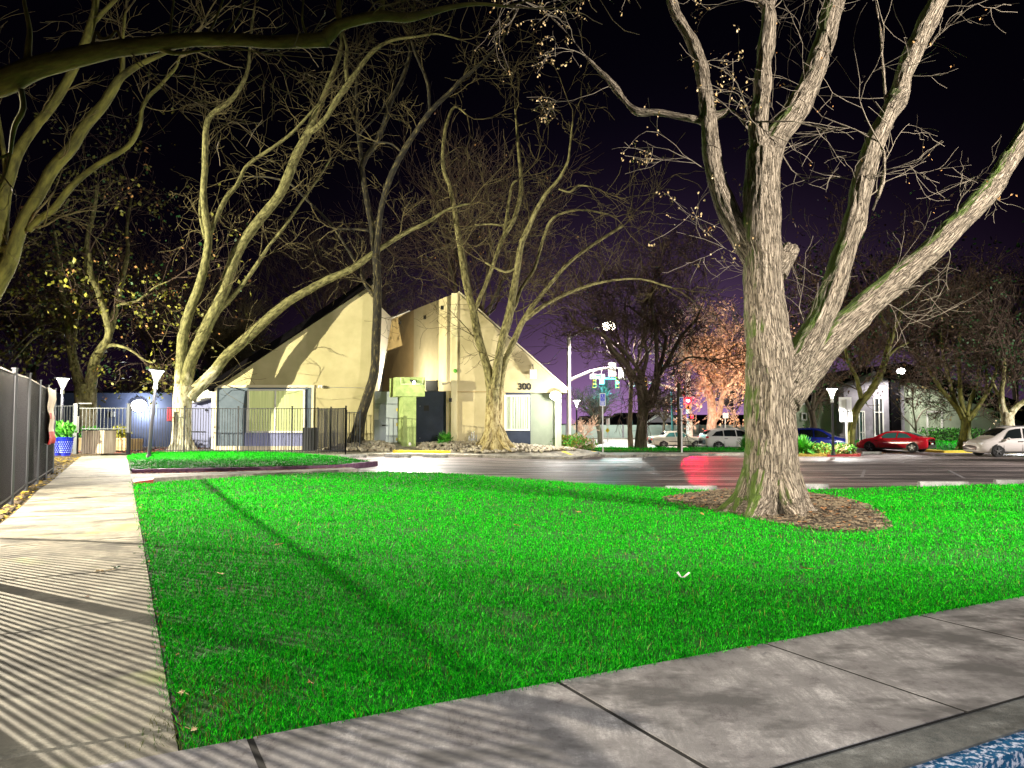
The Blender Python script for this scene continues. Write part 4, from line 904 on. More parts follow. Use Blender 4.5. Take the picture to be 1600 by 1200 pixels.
pbox(714.6, 788, 611.5, 612.7, FY0 - .02, .03, 'reveal', 'wall_ochre')
# entrance block
zt = Z_(610.5)
mb = MB(); mb.box(X_(583) + .02, X_(698, 42.1), 42.1, 50.5, zb, zt); mb.build('wall', 'wall_navy', B)
mb = MB(); mb.box(X_(698, 42.0), X_(705, 42.0) + .1, 41.7, 43, zb, Z_(611, 42)); mb.build('wall', 'wall_tan_right', B)
dr = pbox(580.5, 621.5, 631.5, 693, 41.98, .10, 'door', 'door_grey')
pbox(580.5, 621.5, 612, 630.8, 42.0, .08, 'transom', 'door_grey')
f = pbox(597.5, 603.5, 663.5, 665.5, 41.9, .05, 'handle', 'trim_black'); 
for c_ in (f,): c_.parent = dr
pbox(580.8, 592, 638.5, 656, 41.93, .03, 'notice', 'sign_white')
for y0 in (638, 661, 684):
    f = pbox(619.6, 621.4, y0, y0 + 4.5, 41.93, .04, 'hinge', 'paint_yellow'); f.parent = dr
for y0 in (634, 684): pbox(656, 657, y0, y0 + 1, 42.06, .02, 'bolt', 'steel')
pbox(662.5, 670.5, 633.5, 642, 42.05, .04, 'door_glass', 'trim_black')
pbox(665, 683, 594.5, 610.4, 44.0, 1.2, 'roof_unit', 'bin_dark')
pbox(583, 593, 596, 610.2, 46.0, 1.0, 'roof_unit', 'trim_black')
pbox(701.5, 706, 622, 628, 41.35, .1, 'wall_box', 'trim_black')
mb = MB(); p = pt(711.5, 579.5, FY0 - .12); mb.sphere((p.x, p.y, p.z), .11, .05, .11, 14, 8); mb.build('green_glint', 'leaf_bright', B)  # small green light reflection on the wall, modelled as a disc
# camera bracket on the receding wall and roof camera
mb = MB(); p = pt(694, 600, 42.4); mb.box(p.x - .1, p.x + .1, p.y - .2, p.y, p.z - .05, p.z + .08); mb.bar((p.x + .1, p.y, p.z), (p.x + .3, p.y, p.z + .1), .05); mb.build('security_camera', 'frame_white', B)
# hanging lantern box with bracket
p = pt(833, 582, FY0 - .42); lt = MB(); lt.box(p.x - .19, p.x + .19, p.y - .15, p.y + .15, p.z - .33, p.z + .16); lo_ = lt.build('lantern_box', 'frame_white', B, bevel=.02)
mb = MB(); mb.bar((p.x, p.y, p.z + .16), (p.x - .02, p.y, p.z + .45), .05); mb.bar((p.x - .02, p.y, p.z + .42), (p.x - .02, FY0, p.z + .42), .05); mb.build('bracket', 'bin_dark', B)
text_mesh('house_number', '300', .50, 'trim_black', B, (X_(819.5), FY0 - .035, Z_(604) - .02), .015, bold=.012)
# bright corner lamp
p = pt(868, 619, FY0 - .5); fl = MB(); fl.box(p.x - .16, p.x + .16, p.y + .06, p.y + .2, p.z - .1, p.z + .16); fo = fl.build('corner_lamp', 'iron_grey', B)
mb = MB(); mb.sphere((p.x, p.y, p.z + .02), .30, .12, .24, 14, 8); f = mb.build('lens', 'lamp_glow', None); f.parent = fo  # lens oversized so its shape stands for the lamp's glare
for v in f.data.vertices: v.co -= Vector(B.location)
mb = MB(); mb.bar((p.x, p.y + .2, p.z + .06), (p.x, FY0 + .01, p.z + .1), .06); mb.build('bracket', 'iron_grey', B)
# dark irrigation valves against the wall
mb = MB()
for i, (a, b, h_) in enumerate(((733, 690, .35), (737, 690, .55), (741, 690, .35))):
    q = pt(a, b, 41.0); z = g(q.x, 41.0) + .1; mb.tube([(q.x, 41, z - .1), (q.x, 41, z + h_), (q.x + .12, 41, z + h_ + .08), (q.x + .12, 41, z + .1)], .035, 8)
q = pt(738, 690, 41.0); mb.box(q.x - .2, q.x + .25, 40.95, 41.1, g(q.x, 41) + .25, g(q.x, 41) + .33)
tag(mb.build('water_valve', 'steel'), 'grey water valve pipes standing against the tan wall in the rocks', 'valve')
# T shaped pillar
pp = thing('entrance_pillar', 'green lit T shaped stucco pillar with a floodlight before the entrance', 'pillar', (X_(640, 40.3), 40.3, 0))
Yp = 40.1; zg = g(X_(640, Yp), Yp) - .1; sh = Vector((X_(622, Yp + 1.1) - X_(630, Yp), 1.1, 0)); ztop, zmid = Z_(589.5, Yp), Z_(619.5, Yp)
def sk(x0, x1, z0, z1, y0, f0=0, f1=1):
    a, b = sh * f0, sh * f1
    return [Vector((x0, y0, z0)) + a, Vector((x1, y0, z0)) + a, Vector((x1, y0, z1)) + a, Vector((x0, y0, z1)) + a], sh * (f1 - f0)
mb = MB(); po, v_ = sk(X_(630, Yp), X_(650.5, Yp), zg, zmid, Yp); mb.prism(po, v_); mb.build('shaft', 'pillar_green', pp)
mb = MB(); po, v_ = sk(X_(618.5, Yp), X_(664, Yp), zmid, ztop, Yp - .05, 0, 1.25); mb.prism(po, v_); mb.build('head', 'pillar_green', pp)
fh = MB(); p = pt(644, 596, Yp - .25); fh.tube([(X_(626, Yp), Yp - .12, ztop - .03), (X_(627, Yp), Yp - .16, Z_(600.5, Yp)), (X_(661, Yp), Yp - .16, Z_(600.5, Yp)), (X_(662, Yp), Yp - .12, ztop - .03)], .03, 8); fh.build('conduit', 'pillar_pale', pp)
mb = MB(); mb.tube([(p.x - .08, p.y + .05, p.z + .05), (p.x + .1, p.y - .12, p.z - .06)], [.06, .10], 12); fl_ = mb.build('floodlight', 'iron_grey', pp)
mb = MB(); mb.sphere((p.x + .11, p.y - .13, p.z - .065), .085, .085, .085, 10, 6); f = mb.build('lens', 'lamp_glow', None); f.parent = fl_
for v in f.data.vertices: v.co -= Vector(pp.location)
mb = MB(); q = pt(640.5, 688, Yp - .06); mb.sphere((q.x, Yp - .08, g(q.x, Yp) + .12), .08, .08, .1, 10, 6); mb.build('ground_light', 'frame_white', pp)

# ------------------------------------------------------------------ long low blue building behind the yard
YB = 48.0
L_ = thing('low_building', 'long low blue flat roofed building behind the fenced yard', 'building', (X_(200, YB), YB, 0))
mb = MB(); mb.box(X_(40, YB) - 9, X_(300, YB), YB, YB + 9, -.1, Z_(614, YB)); mb.build('wall', 'wall_blue', L_)
mb = MB(); mb.box(X_(40, YB) - 9.2, X_(300, YB) + .1, YB - .12, YB + 9.2, Z_(614, YB), Z_(611, YB)); mb.build('roof', 'roof_dark', L_)
Y2 = 45.2
mb = MB(); mb.box(X_(299, Y2), X_(333, Y2), Y2, YB + 4, -.1, Z_(617, Y2)); mb.build('wall', 'wall_lavender', L_)
mb = MB(); a, b = pt(296, 619, Y2 - .7), pt(338, 604, Y2 - .7); mb.prism([a, b, b + Vector((0, 0, -.55)), a + Vector((0, 0, -.45))], (0, 5, 0)); mb.build('fascia', 'frame_white', L_)
mb = MB(); mb.box(X_(331, 43.5), X_(336, 43.5), 43.5, 43.8, -.1, Z_(607, 43.5)); mb.build('column', 'frame_white', L_)
mb = MB(); mb.tube([(X_(300, Y2), Y2 - .1, .95), (X_(322, Y2), Y2 - .1, .95)], .03, 8); mb.build('handrail', 'iron_grey', L_)
p = pt(217, 634, YB - .2); mb = MB(); mb.box(p.x - .25, p.x + .25, YB - .14, YB, p.z - .05, p.z + .3); fo = mb.build('wall_lamp', 'iron_grey', L_)
mb = MB(); mb.sphere((p.x, YB - .2, p.z), .5, .12, .38, 14, 8); f = mb.build('lens', 'lamp_glow', None); f.parent = fo  # lens swollen beyond the lamp to draw its glow
for v in f.data.vertices: v.co -= Vector(L_.location)
for px, c_ in ((267, 'sign_red'),): 
    q = pt(px, 648, YB - .05); mb = MB(); mb.box(q.x - .25, q.x + .25, YB - .05, YB, q.z - .4, q.z + .45); mb.build('poster', c_, L_)
q = pt(176, 648, YB - .05); mb = MB(); mb.box(q.x - .12, q.x + .12, YB - .1, YB, q.z - .12, q.z + .2); mb.build('hose_reel', 'steel', L_)

# ------------------------------------------------------------------ buildings beyond the car park on the right
YR = 62.0; zr = -.3
R_ = thing('office_building', 'dark gabled office building with tall windows behind the red car', 'building', (X_(1340, YR), YR, 0))
mb = MB(); mb.prism([Vector((X_(1236, YR), YR, zr)), Vector((X_(1322, YR), YR, zr)), pt(1322, 598, YR), pt(1236, 642, YR)], (0, 4, 0)); mb.build('wall', 'wall_sage', R_)
mb = MB(); a, b = pt(1234, 641, YR - .5), pt(1264, 629, YR - .5); d = (b - a).normalized(); n = Vector((-d.z, 0, d.x)); mb.prism([a, b, b + n * .55, a + n * .55], (0, 3.5, 0)); mb.build('fascia', 'frame_white', R_)
mb = MB(); a, b = pt(1264, 629, YR - .5), pt(1324, 594, YR - .5); d = (b - a).normalized(); n = Vector((-d.z, 0, d.x)); mb.prism([a, b, b + n * .5, a + n * .5], (0, 10.5, 0)); mb.build('roof', 'roof_dark', R_)
window(1251, 1260, 645, 657, YR - .02, (), 'glass_dark', R_, fr=.1)
Yd = 60.5
mb = MB(); mb.prism([Vector((X_(1318, Yd), Yd, zr)), Vector((X_(1388, Yd), Yd, zr)), pt(1388, 592, Yd), pt(1366, 580, Yd), pt(1318, 600, Yd)], (0, 9, 0)); mb.build('wall', 'wall_stone', R_)
mb = MB(); a, b = pt(1310, 601, Yd - .4), pt(1368, 577, Yd - .4); d = (b - a).normalized(); n = Vector((-d.z, 0, d.x)); mb.prism([a, b, b + n * .3, a + n * .3], (0, 9.5, 0)); mb.build('roof', 'roof_dark', R_)
mb = MB(); mb.box(X_(1388, Yd), X_(1403, Yd), Yd - .35, Yd + 6, zr, Z_(575, Yd)); mb.build('chimney', 'roof_dark', R_)
window(1364, 1379, 621, 682, Yd - .02, (.55,), 'glass_dark', R_, fr=.10, rows=(.62,))
window(1340, 1350, 642, 690, Yd - .02, (.6,), 'glass_teal', R_, fr=.09, rows=(.3,))
pbox(1313, 1325, 596, 603, YR - .8, .3, 'flood_housing', 'frame_white', R_)
p = pt(1406, 580, Yd - .6); mb = MB(); mb.box(p.x - .2, p.x + .2, p.y, p.y + .3, p.z - .1, p.z + .2); fo = mb.build('floodlight', 'iron_grey', R_)
mb = MB(); mb.sphere((p.x + .05, p.y - .08, p.z), .34, .12, .24, 12, 8); f = mb.build('lens', 'lamp_glow', None); f.parent = fo
for v in f.data.vertices: v.co -= Vector(R_.location)
S_ = thing('office_building', 'green walled office building with a square window behind the white minivan', 'building', (X_(1480, 61), 61, 0)); Ys = 61.0
mb = MB(); mb.prism([Vector((X_(1420, Ys), Ys, zr)), Vector((X_(1566, Ys), Ys, zr)), pt(1566, 646, Ys), pt(1424, 597, Ys), pt(1420, 597, Ys)], (0, 10, 0)); mb.build('wall', 'wall_sage', S_)
mb = MB(); mb.box(X_(1403, Ys), X_(1420, Ys), Ys + .8, Ys + 8, zr, Z_(600, Ys)); mb.build('wall', 'wall_stone', S_)
mb = MB(); a, b = pt(1404, 588, Ys - .5), pt(1640, 668, Ys - .5); d = (b - a).normalized(); n = Vector((-d.z, 0, d.x)); mb.prism([a, b, b + n * 1.2, a + n * 1.2], (0, 11, 0)); mb.build('roof', 'roof_dark', S_)
mb = MB(); mb.box(X_(1566, Ys) + .01, X_(1700, Ys), Ys + .6, Ys + 8, zr, Z_(640, Ys)); mb.build('wall', 'wall_stone', S_)
window(1446, 1471, 642, 673, Ys - .02, (), 'blind_dim', S_, fr=.12)
text_mesh('house_number', '301', .55, 'trim_black', S_, (X_(1553, Ys), Ys - .03, Z_(650, Ys)), .015, bold=.01)
# distant low roofs and garden wall across the street
hb = thing('house', 'low grey house with a small front gable across the street', 'house', (X_(1040, 112), 112, 0))
YH = 112; mb = MB(); mb.box(X_(1000, YH), X_(1062, YH), YH, YH + 12, -1, Z_(660, YH)); mb.build('wall', 'house_grey', hb)
mb = MB(); mb.prism([pt(1012, 661, YH - 1), pt(1062, 661, YH - 1), pt(1037, 646, YH - 1)], (0, 8, 0)); mb.build('gable', 'house_grey', hb)
mb = MB(); mb.prism([pt(972, 645, YH + 1.5), pt(1044, 644, YH + 1.5), pt(1056, 664, YH - 1.6), pt(960, 664, YH - 1.6)], (0, 9, 0)); mb.build('roof', 'roof_dark', hb)
for x0, x1 in ((1008, 1037), (1037, 1066)):
    mb = MB(); a = pt(x0, 663 if x0 < 1037 else 645, YH - 1.2); b = pt(x1, 645 if x0 < 1037 else 663, YH - 1.2); mb.prism([a, b, b + Vector((0, 0, .22)), a + Vector((0, 0, .22))], (0, 8, 0)); mb.build('bargeboard', 'frame_white', hb)
for px0, px1, py0, lab in ((1052, 1185, 648, 'long dark roofed house behind the white cars'), (905, 975, 650, 'dark roofed house behind the cyan lit tree'), (1186, 1235, 652, 'dark roofed house glimpsed beside the big trunk')):
    h_ = thing('house', lab, 'house', (X_(px0, 120), 120, 0)); mb = MB(); mb.box(X_(px0, 120), X_(px1, 120), 120, 130, -1, Z_(662, 120)); mb.build('wall', 'roof_dark', h_)
    mb = MB(); mb.prism([pt(px0 - 4, 663, 119), pt(px1 + 4, 663, 119), pt(px1 - 5, py0, 123), pt(px0 + 5, py0, 123)], (0, 5, 0)); mb.build('roof', 'roof_dark', h_)
gw = thing('garden_wall', 'pale green panelled wall running along the far side of the street', 'wall', (X_(880, 103), 103, -.6))
xs_ = [840, 885, 941, 973, 1010, 1035, 1062, 1092, 1130, 1170, 1215, 1260]
for a, b in zip(xs_[:-1], xs_[1:]):
    mb = MB(); mb.box(X_(a, 103) + .12, X_(b, 103) - .12, 103, 103.15, -.9, Z_(664, 103)); mb.build('panel', 'fence_panel', gw)
    mb = MB(); mb.box(X_(b, 103) - .12, X_(b, 103) + .12, 102.95, 103.2, -.9, Z_(663.3, 103)); mb.build('post', 'house_grey', gw)
# ------------------------------------------------------------------ trees
def catmull(P, n):
    out = []
    for i in range(len(P) - 1):
        p0, p1, p2, p3 = P[max(i - 1, 0)], P[i], P[i + 1], P[min(i + 2, len(P) - 1)]
        for k in range(n):
            t = k / n; out.append(tuple(0.5 * (2 * b + (c_ - a) * t + (2 * a - 5 * b + 4 * c_ - d) * t * t + (3 * b - a - 3 * c_ + d) * t ** 3) for a, b, c_, d in zip(p0, p1, p2, p3)))
    out.append(tuple(P[-1])); return out
def bend_path(p, d, L, n, rs, wig, up):
    pts = [p.copy()]; d = d.normalized(); st = L / n
    for i in range(n):
        d = (d + Vector((rs.gauss(0, wig), rs.gauss(0, wig), rs.gauss(0, wig) + up))).normalized(); pts.append(pts[-1] + d * st)
    return pts
def grow(mb, p, d, L, r, lev, rs, P, tips, s0=0):
    n = max(3, int(4 + lev)); pts = bend_path(p, d, L, n, rs, P['wig'], P['up'] * (1 if lev > 0 else P.get('droop', 1)))
    rad = [max(P['rmin'], r * (1 - .72 * i / n)) for i in range(n + 1)]
    mb.tube(pts, rad, 5 if lev > 1 else (4 if lev > 0 else 3), cap=False)
    if lev == 0: tips.append((pts[-1], (pts[-1] - pts[-2]).normalized())); tips.append((pts[n // 2], (pts[-1] - pts[-2]).normalized())); return
    k = P['kids'][min(lev, len(P['kids']) - 1)]
    for i in range(k):
        t = rs.uniform(.2, 1.0); j = min(n - 1, int(t * n)); q = pts[j].lerp(pts[j + 1], t * n - j) if t < 1 else pts[-1]
        ax = (pts[j + 1] - pts[j]).normalized(); s = Vector((rs.gauss(0, 1), rs.gauss(0, 1), rs.gauss(0, 1))); s = (s - ax * s.dot(ax)).normalized()
        a = math.radians(rs.uniform(*P['ang'])); nd = ax * math.cos(a) + s * math.sin(a)
        grow(mb, q, nd, L * rs.uniform(*P['lr']), rad[j] * .62, lev - 1, rs, P, tips)
TWIG = dict(wig=.20, up=.03, rmin=.006, kids=[0, 4, 4, 4], ang=(25, 70), lr=(.4, .75))
def tree(name, label, Y, limbs, mats=('bark_plane', 'twig'), P=TWIG, seed=1, tw=(2.2, 3), density=1.0, leafspec=None, flare=True, sub=4, sides=10, remesh=None, gz=None, group=None, lump=.12, depth=1.0, pale=None, tipgrow=True, start_r=.02, kid0=None):
    """limbs: list of polylines in photo pixels (px, py, width px) at distance Y; every limb is given its own depth path"""
    rs = random.Random(seed); base = limbs[0][0]; b3 = W(base[0], base[1], Y); gzz = g(b3.x, Y) if gz is None else gz
    root = thing(name, label, 'tree', (b3.x, Y, gzz), group); paths = []
    for li, L in enumerate(limbs):
        L = [tuple(q) for q in L]
        if li == 0: dy0 = 0; dend = 0; y0 = Y
        else:
            best = min(((abs(q[0] - L[0][0]) + abs(q[1] - L[0][1]), q[3]) for pth in paths for q in pth), key=lambda z: z[0]); y0 = best[1]
        tot = sum(math.hypot(L[i + 1][0] - L[i][0], L[i + 1][1] - L[i][1]) for i in range(len(L) - 1)); dyy = rs.uniform(-1, 1) * tot / 1190 * Y * .45 * depth if li else 0
        acc = 0; q4 = []
        for i, (px, py, w) in enumerate(L):
            if i: acc += math.hypot(px - L[i - 1][0], py - L[i - 1][1])
            q4.append((px, py, w, y0 + dyy * acc / max(tot, 1)))
        paths.append(catmull(q4, sub))
    tk = MB(); segs = []
    big = MB()
    for li, pth in enumerate(paths):
        pts = [W(a, b, y) for a, b, w, y in pth]; rad = [max(.012, w * y / 1190 / 2) for a, b, w, y in pth]
        if li == 0 and flare:
            pts[0].z = gzz - .1
            pts.insert(0, pts[0] - Vector((0, 0, .25))); rad.insert(0, rad[0] * 1.12)
        s0 = li * 7.3
        if remesh: big.tube(pts, rad, 14, s0=s0); segs.append((pts, rad, s0))
        else: tk.tube(pts, rad, sides if rad[0] > .06 else 6, cap=True, s0=s0, lump=lump, seed=seed + li)
        segs_ = None
    # surface roots
    if flare:
        r0 = limbs[0][0][2] * Y / 1190 / 2; c0 = Vector((b3.x, Y, gzz))
        for k in range(6):
            a = k * PI / 3 + rs.uniform(-.3, .3); dv = Vector((math.cos(a), math.sin(a), 0)); R = rs.uniform(1.0, 1.25) * r0
            pr = [c0 + dv * r0 * .35 + Vector((0, 0, r0 * 1.5)), c0 + dv * r0 * .8 + Vector((0, 0, r0 * .45)), c0 + dv * R * 1.1 + Vector((0, 0, r0 * .05)), c0 + dv * R * 1.6 + Vector((0, 0, -r0 * .28))]
            rr = [r0 * .35, r0 * .34, r0 * .24, r0 * .08] if remesh else [r0 * .22, r0 * .24, r0 * .17, r0 * .05]
            if remesh: big.tube(pr, rr, 10, s0=50 + k); segs.append((pr, rr, 50 + k))
            else: tk.tube(pr, rr, 8, s0=50 + k)
    if remesh:
        trunk = remesh_trunk(big, segs, mats[0], root, remesh, seed)
    else: trunk = tk.build('trunk', mats[0], root, smooth=True, bark=True)
    # twigs
    cm = MB(); tips = []
    for li, pth in enumerate(paths):
        pts = [W(a, b, y) for a, b, w, y in pth]; rad = [max(.012, w * y / 1190 / 2) for a, b, w, y in pth]
        tot = sum((pts[i + 1] - pts[i]).length for i in range(len(pts) - 1)); m = int(tot * density * (0.35 if li == 0 else 1.0))
        for k in range(m):
            j = int((1 - rs.random() ** 1.35) * (len(pts) - 1)) if li else int(rs.uniform(.55, 1) * (len(pts) - 1))
            j = min(j, len(pts) - 2); ax = (pts[j + 1] - pts[j]); 
            if ax.length < 1e-6: continue
            ax.normalize(); s = Vector((rs.gauss(0, 1), rs.gauss(0, 1), rs.gauss(0, 1))); s = (s - ax * s.dot(ax)).normalized(); a = math.radians(rs.uniform(30, 75))
            L = rs.uniform(.5, 1) * tw[0] * (1.15 - .4 * j / len(pts)); r_ = min(rad[j] * .5, start_r * rs.uniform(.6, 1.3))
            grow(cm, pts[j], ax * math.cos(a) + s * math.sin(a), L, r_, tw[1] - 1, rs, P, tips)
        if tipgrow and li and pth[-1][2] < 13:
            for k in range(2): grow(cm, pts[-1], (pts[-1] - pts[-2]).normalized() + Vector((rs.gauss(0, .3), rs.gauss(0, .3), 0)), tw[0] * 1.2, min(rad[-1] * .8, .03), tw[1] - 1, rs, P, tips)
    crown = cm.build('crown', mats[1], root)
    for spec in (leafspec or []):
        lm = MB(); cnt, size, mat, flt, hang = spec[:5]; cand = [t for t in tips if flt(t[0])]
        if not cand: continue
        for k in range(cnt):
            c_, d = rs.choice(cand); c_ = c_ + Vector((rs.gauss(0, size), rs.gauss(0, size), rs.gauss(0, size))) * spec[5]
            for q in range(rs.randint(1, 3)):
                a = Vector((rs.gauss(0, 1), rs.gauss(0, 1), rs.gauss(0, 1) - hang)).normalized(); b = a.orthogonal().normalized(); b = Matrix.Rotation(rs.uniform(0, 6.28), 3, a) @ b; s = size * rs.uniform(.6, 1.3); o_ = c_ + Vector((rs.gauss(0, 1), rs.gauss(0, 1), rs.gauss(0, 1))) * size * .6
                lm.add([o_, o_ + a * s * .5 + b * s * .33, o_ + a * s, o_ + a * s * .5 - b * s * .33], [(0, 1, 2, 3)])
        lm.build('leaves', mat, root)
    return root, tips
def remesh_trunk(big, segs, mat, root, vox, seed):
    me = bpy.data.meshes.new('tmp'); me.from_pydata(big.v, [], big.f); o = bpy.data.objects.new('tmp', me); COL.objects.link(o)
    r = o.modifiers.new('r', 'REMESH'); r.mode = 'VOXEL'; r.voxel_size = vox; s = o.modifiers.new('s', 'SMOOTH'); s.factor = .6; s.iterations = 5
    dg = bpy.context.evaluated_depsgraph_get(); nm = bpy.data.meshes.new_from_object(o.evaluated_get(dg)); bpy.data.objects.remove(o)
    n = len(nm.vertices); V = np.empty(n * 3); nm.vertices.foreach_get('co', V); V = V.reshape(-1, 3); NV = np.empty(n * 3); nm.vertices.foreach_get('normal', NV); NV = NV.reshape(-1, 3)
    best = np.full(n, 1e9); A = np.zeros((n, 3))
    for pts, rad, s0 in segs:
        up = None; L = s0
        for i in range(len(pts) - 1):
            a, b = np.array(pts[i]), np.array(pts[i + 1]); t = Vector(b - a); ln = t.length
            if ln < 1e-6: continue
            t.normalize()
            if up is None: up = t.orthogonal().normalized()
            up = (up - t * up.dot(t)).normalized(); w = t.cross(up)
            ap = V - a; tt = np.clip(ap @ np.array(t) / ln, 0, 1); c_ = a + tt[:, None] * (b - a); dv = V - c_; dist = np.linalg.norm(dv, axis=1); sc_ = dist / (rad[i] * (1 - tt) + rad[i + 1] * tt); m = sc_ < best
            best[m] = sc_[m]; A[m, 0] = dv[m] @ np.array(up); A[m, 1] = dv[m] @ np.array(w); A[m, 2] = L + tt[m] * ln; L += ln
    # furrows pressed into the surface, lumps and healed knots
    rs = np.random.RandomState(seed); amp = np.array([.55 - 2.2 * abs(mnoise.noise(Vector((p[0] * 11 + .4 * math.sin(p[2] * 5), p[1] * 11, p[2] * 1.5)))) + .5 * mnoise.noise(Vector((p[0] * 30, p[1] * 30, p[2] * 7))) for p in A]); lo = np.array([mnoise.noise(Vector(p) * 2.2) for p in V])
    V2 = V + NV * (amp * .013 + lo * .04)[:, None]
    nm.vertices.foreach_set('co', (V2 - np.array(root.location)).ravel()); at = nm.attributes.new('bark', 'FLOAT_VECTOR', 'POINT'); at.data.foreach_set('vector', A.ravel())
    nm.materials.clear(); nm.materials.append(MATS[mat]); nm.polygons.foreach_set('use_smooth', [True] * len(nm.polygons)); nm.update(); nm.name = 'trunk'
    ob = bpy.data.objects.new('trunk', nm); COL.objects.link(ob); ob.parent = root; return ob
ALL = lambda p: True
# --- big tree with furrowed bark on the right
T0 = [
 [(1207, 806, 104), (1207, 785, 96), (1206, 755, 86), (1205, 700, 79), (1204, 650, 77), (1205, 600, 78), (1202, 560, 74), (1198, 520, 68), (1193, 450, 64), (1191, 390, 62), (1190, 330, 58), (1191, 270, 52), (1192, 235, 48)],
 [(1190, 250, 42), (1187, 225, 31), (1184, 190, 28), (1191, 140, 27), (1194, 95, 24), (1199, 60, 23), (1201, 30, 21), (1200, 12, 20)],
 [(1200, 14, 18), (1185, -2, 13), (1165, -14, 10), (1130, -40, 8)], [(1200, 14, 16), (1210, -5, 13), (1216, -40, 12), (1222, -120, 9)],
 [(1196, 262, 44), (1208, 225, 40), (1235, 185, 38), (1262, 138, 36), (1280, 90, 34), (1293, 50, 32), (1305, 0, 31), (1314, -60, 28), (1330, -170, 22)],
 [(1188, 420, 46), (1172, 392, 40), (1152, 358, 35), (1133, 320, 31), (1120, 280, 28), (1112, 230, 27), (1107, 190, 25), (1103, 155, 25), (1097, 110, 22), (1085, 70, 20), (1066, 38, 18), (1052, 12, 16), (1044, -30, 14), (1030, -100, 10)],
 [(1104, 190, 16), (1090, 188, 13), (1060, 182, 11), (1030, 176, 10), (996, 174, 11), (975, 156, 11), (952, 126, 9), (938, 112, 7), (915, 88, 4), (880, 45, 3), (845, 12, 2.5)],
 [(1110, 182, 16), (1127, 179, 13), (1143, 171, 9), (1150, 176, 5)],
 [(1228, 592, 62), (1250, 555, 48), (1277, 510, 41), (1300, 450, 38), (1322, 390, 34), (1338, 335, 33), (1349, 280, 33), (1365, 230, 29), (1385, 185, 29), (1404, 152, 31), (1411, 120, 26), (1426, 85, 26), (1441, 50, 28), (1462, 10, 28), (1482, -30, 24), (1500, -100, 20)],
 [(1218, 625, 70), (1248, 585, 60), (1300, 530, 49), (1350, 483, 44), (1400, 440, 39), (1450, 396, 36), (1500, 347, 35), (1536, 310, 33), (1560, 278, 28), (1590, 230, 27), (1625, 175, 25), (1670, 100, 22), (1700, 20, 18)],
 [(1212, 425, 40), (1228, 402, 30), (1238, 384, 22)], [(1225, 405, 24), (1236, 410, 14)],
 [(1165, 790, 40), (1160, 798, 34), (1158, 806, 20)],
 [(1404, 152, 36), (1396, 160, 30)], 
 [(1362, 330, 7), (1375, 300, 6), (1382, 265, 5), (1381, 235, 3)],
 [(1385, 162, 5), (1380, 110, 5), (1376, 50, 5), (1366, -10, 4)],
]
P0 = dict(wig=.22, up=-.02, rmin=.003, kids=[0, 3, 4, 4], ang=(20, 60), lr=(.45, .85), droop=-1.0)
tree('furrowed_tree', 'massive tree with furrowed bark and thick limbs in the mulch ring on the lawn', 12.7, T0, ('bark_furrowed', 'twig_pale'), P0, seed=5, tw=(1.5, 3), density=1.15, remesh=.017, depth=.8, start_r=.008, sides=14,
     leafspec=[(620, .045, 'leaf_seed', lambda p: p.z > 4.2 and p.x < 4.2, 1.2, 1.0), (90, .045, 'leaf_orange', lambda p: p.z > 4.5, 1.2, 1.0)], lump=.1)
# --- limb that crosses the top left corner, its trunk stands beyond the frame
TL = [
 [(-560, 900, 70), (-555, 700, 62), (-520, 480, 58), (-400, 300, 54), (-230, 190, 50), (-90, 145, 47), (0, 130, 42), (50, 108, 36), (110, 92, 32), (170, 78, 28), (235, 70, 25), (300, 62, 22), (370, 62, 20), (420, 66, 20), (470, 64, 22), (512, 62, 24)],
 [(506, 64, 22), (518, 50, 22), (535, 38, 18), (590, 25, 17), (632, 28, 15), (670, 20, 12), (700, 12, 9), (745, 6, 6), (790, 10, 4)],
 [(250, 76, 10), (272, 83, 7), (300, 81, 4), (325, 78, 3)], [(42, 110, 14), (44, 80, 11), (46, 45, 8), (38, 5, 6), (34, -30, 5)],
 [(530, 42, 12), (529, 15, 9), (528, -20, 8)], [(597, 26, 10), (598, 5, 7), (600, -25, 6)], [(142, 88, 6), (150, 50, 5), (158, 60, 6), (172, 58, 5), (182, 48, 4), (188, 58, 3)],
 [(265, 66, 5), (268, 30, 4), (272, -5, 3)], [(320, 60, 5), (335, 35, 4), (350, -5, 3)], [(345, 60, 5), (365, 35, 4), (378, 12, 3)], [(480, 58, 5), (472, 30, 4), (475, -5, 3)], [(33, 140, 9), (36, 170, 9), (22, 200, 8), (16, 240, 6)]]
PL = dict(wig=.22, up=.01, rmin=.0035, kids=[0, 3, 4, 4], ang=(25, 70), lr=(.4, .8))
tree('plane_tree', 'smooth olive barked limb reaching across the top left corner above the walkway', 8.4, TL, ('bark_olive', 'twig'), PL, seed=8, tw=(1.1, 3), density=.95, depth=.15, start_r=.010, sides=14, lump=.07, gz=0, group=None)
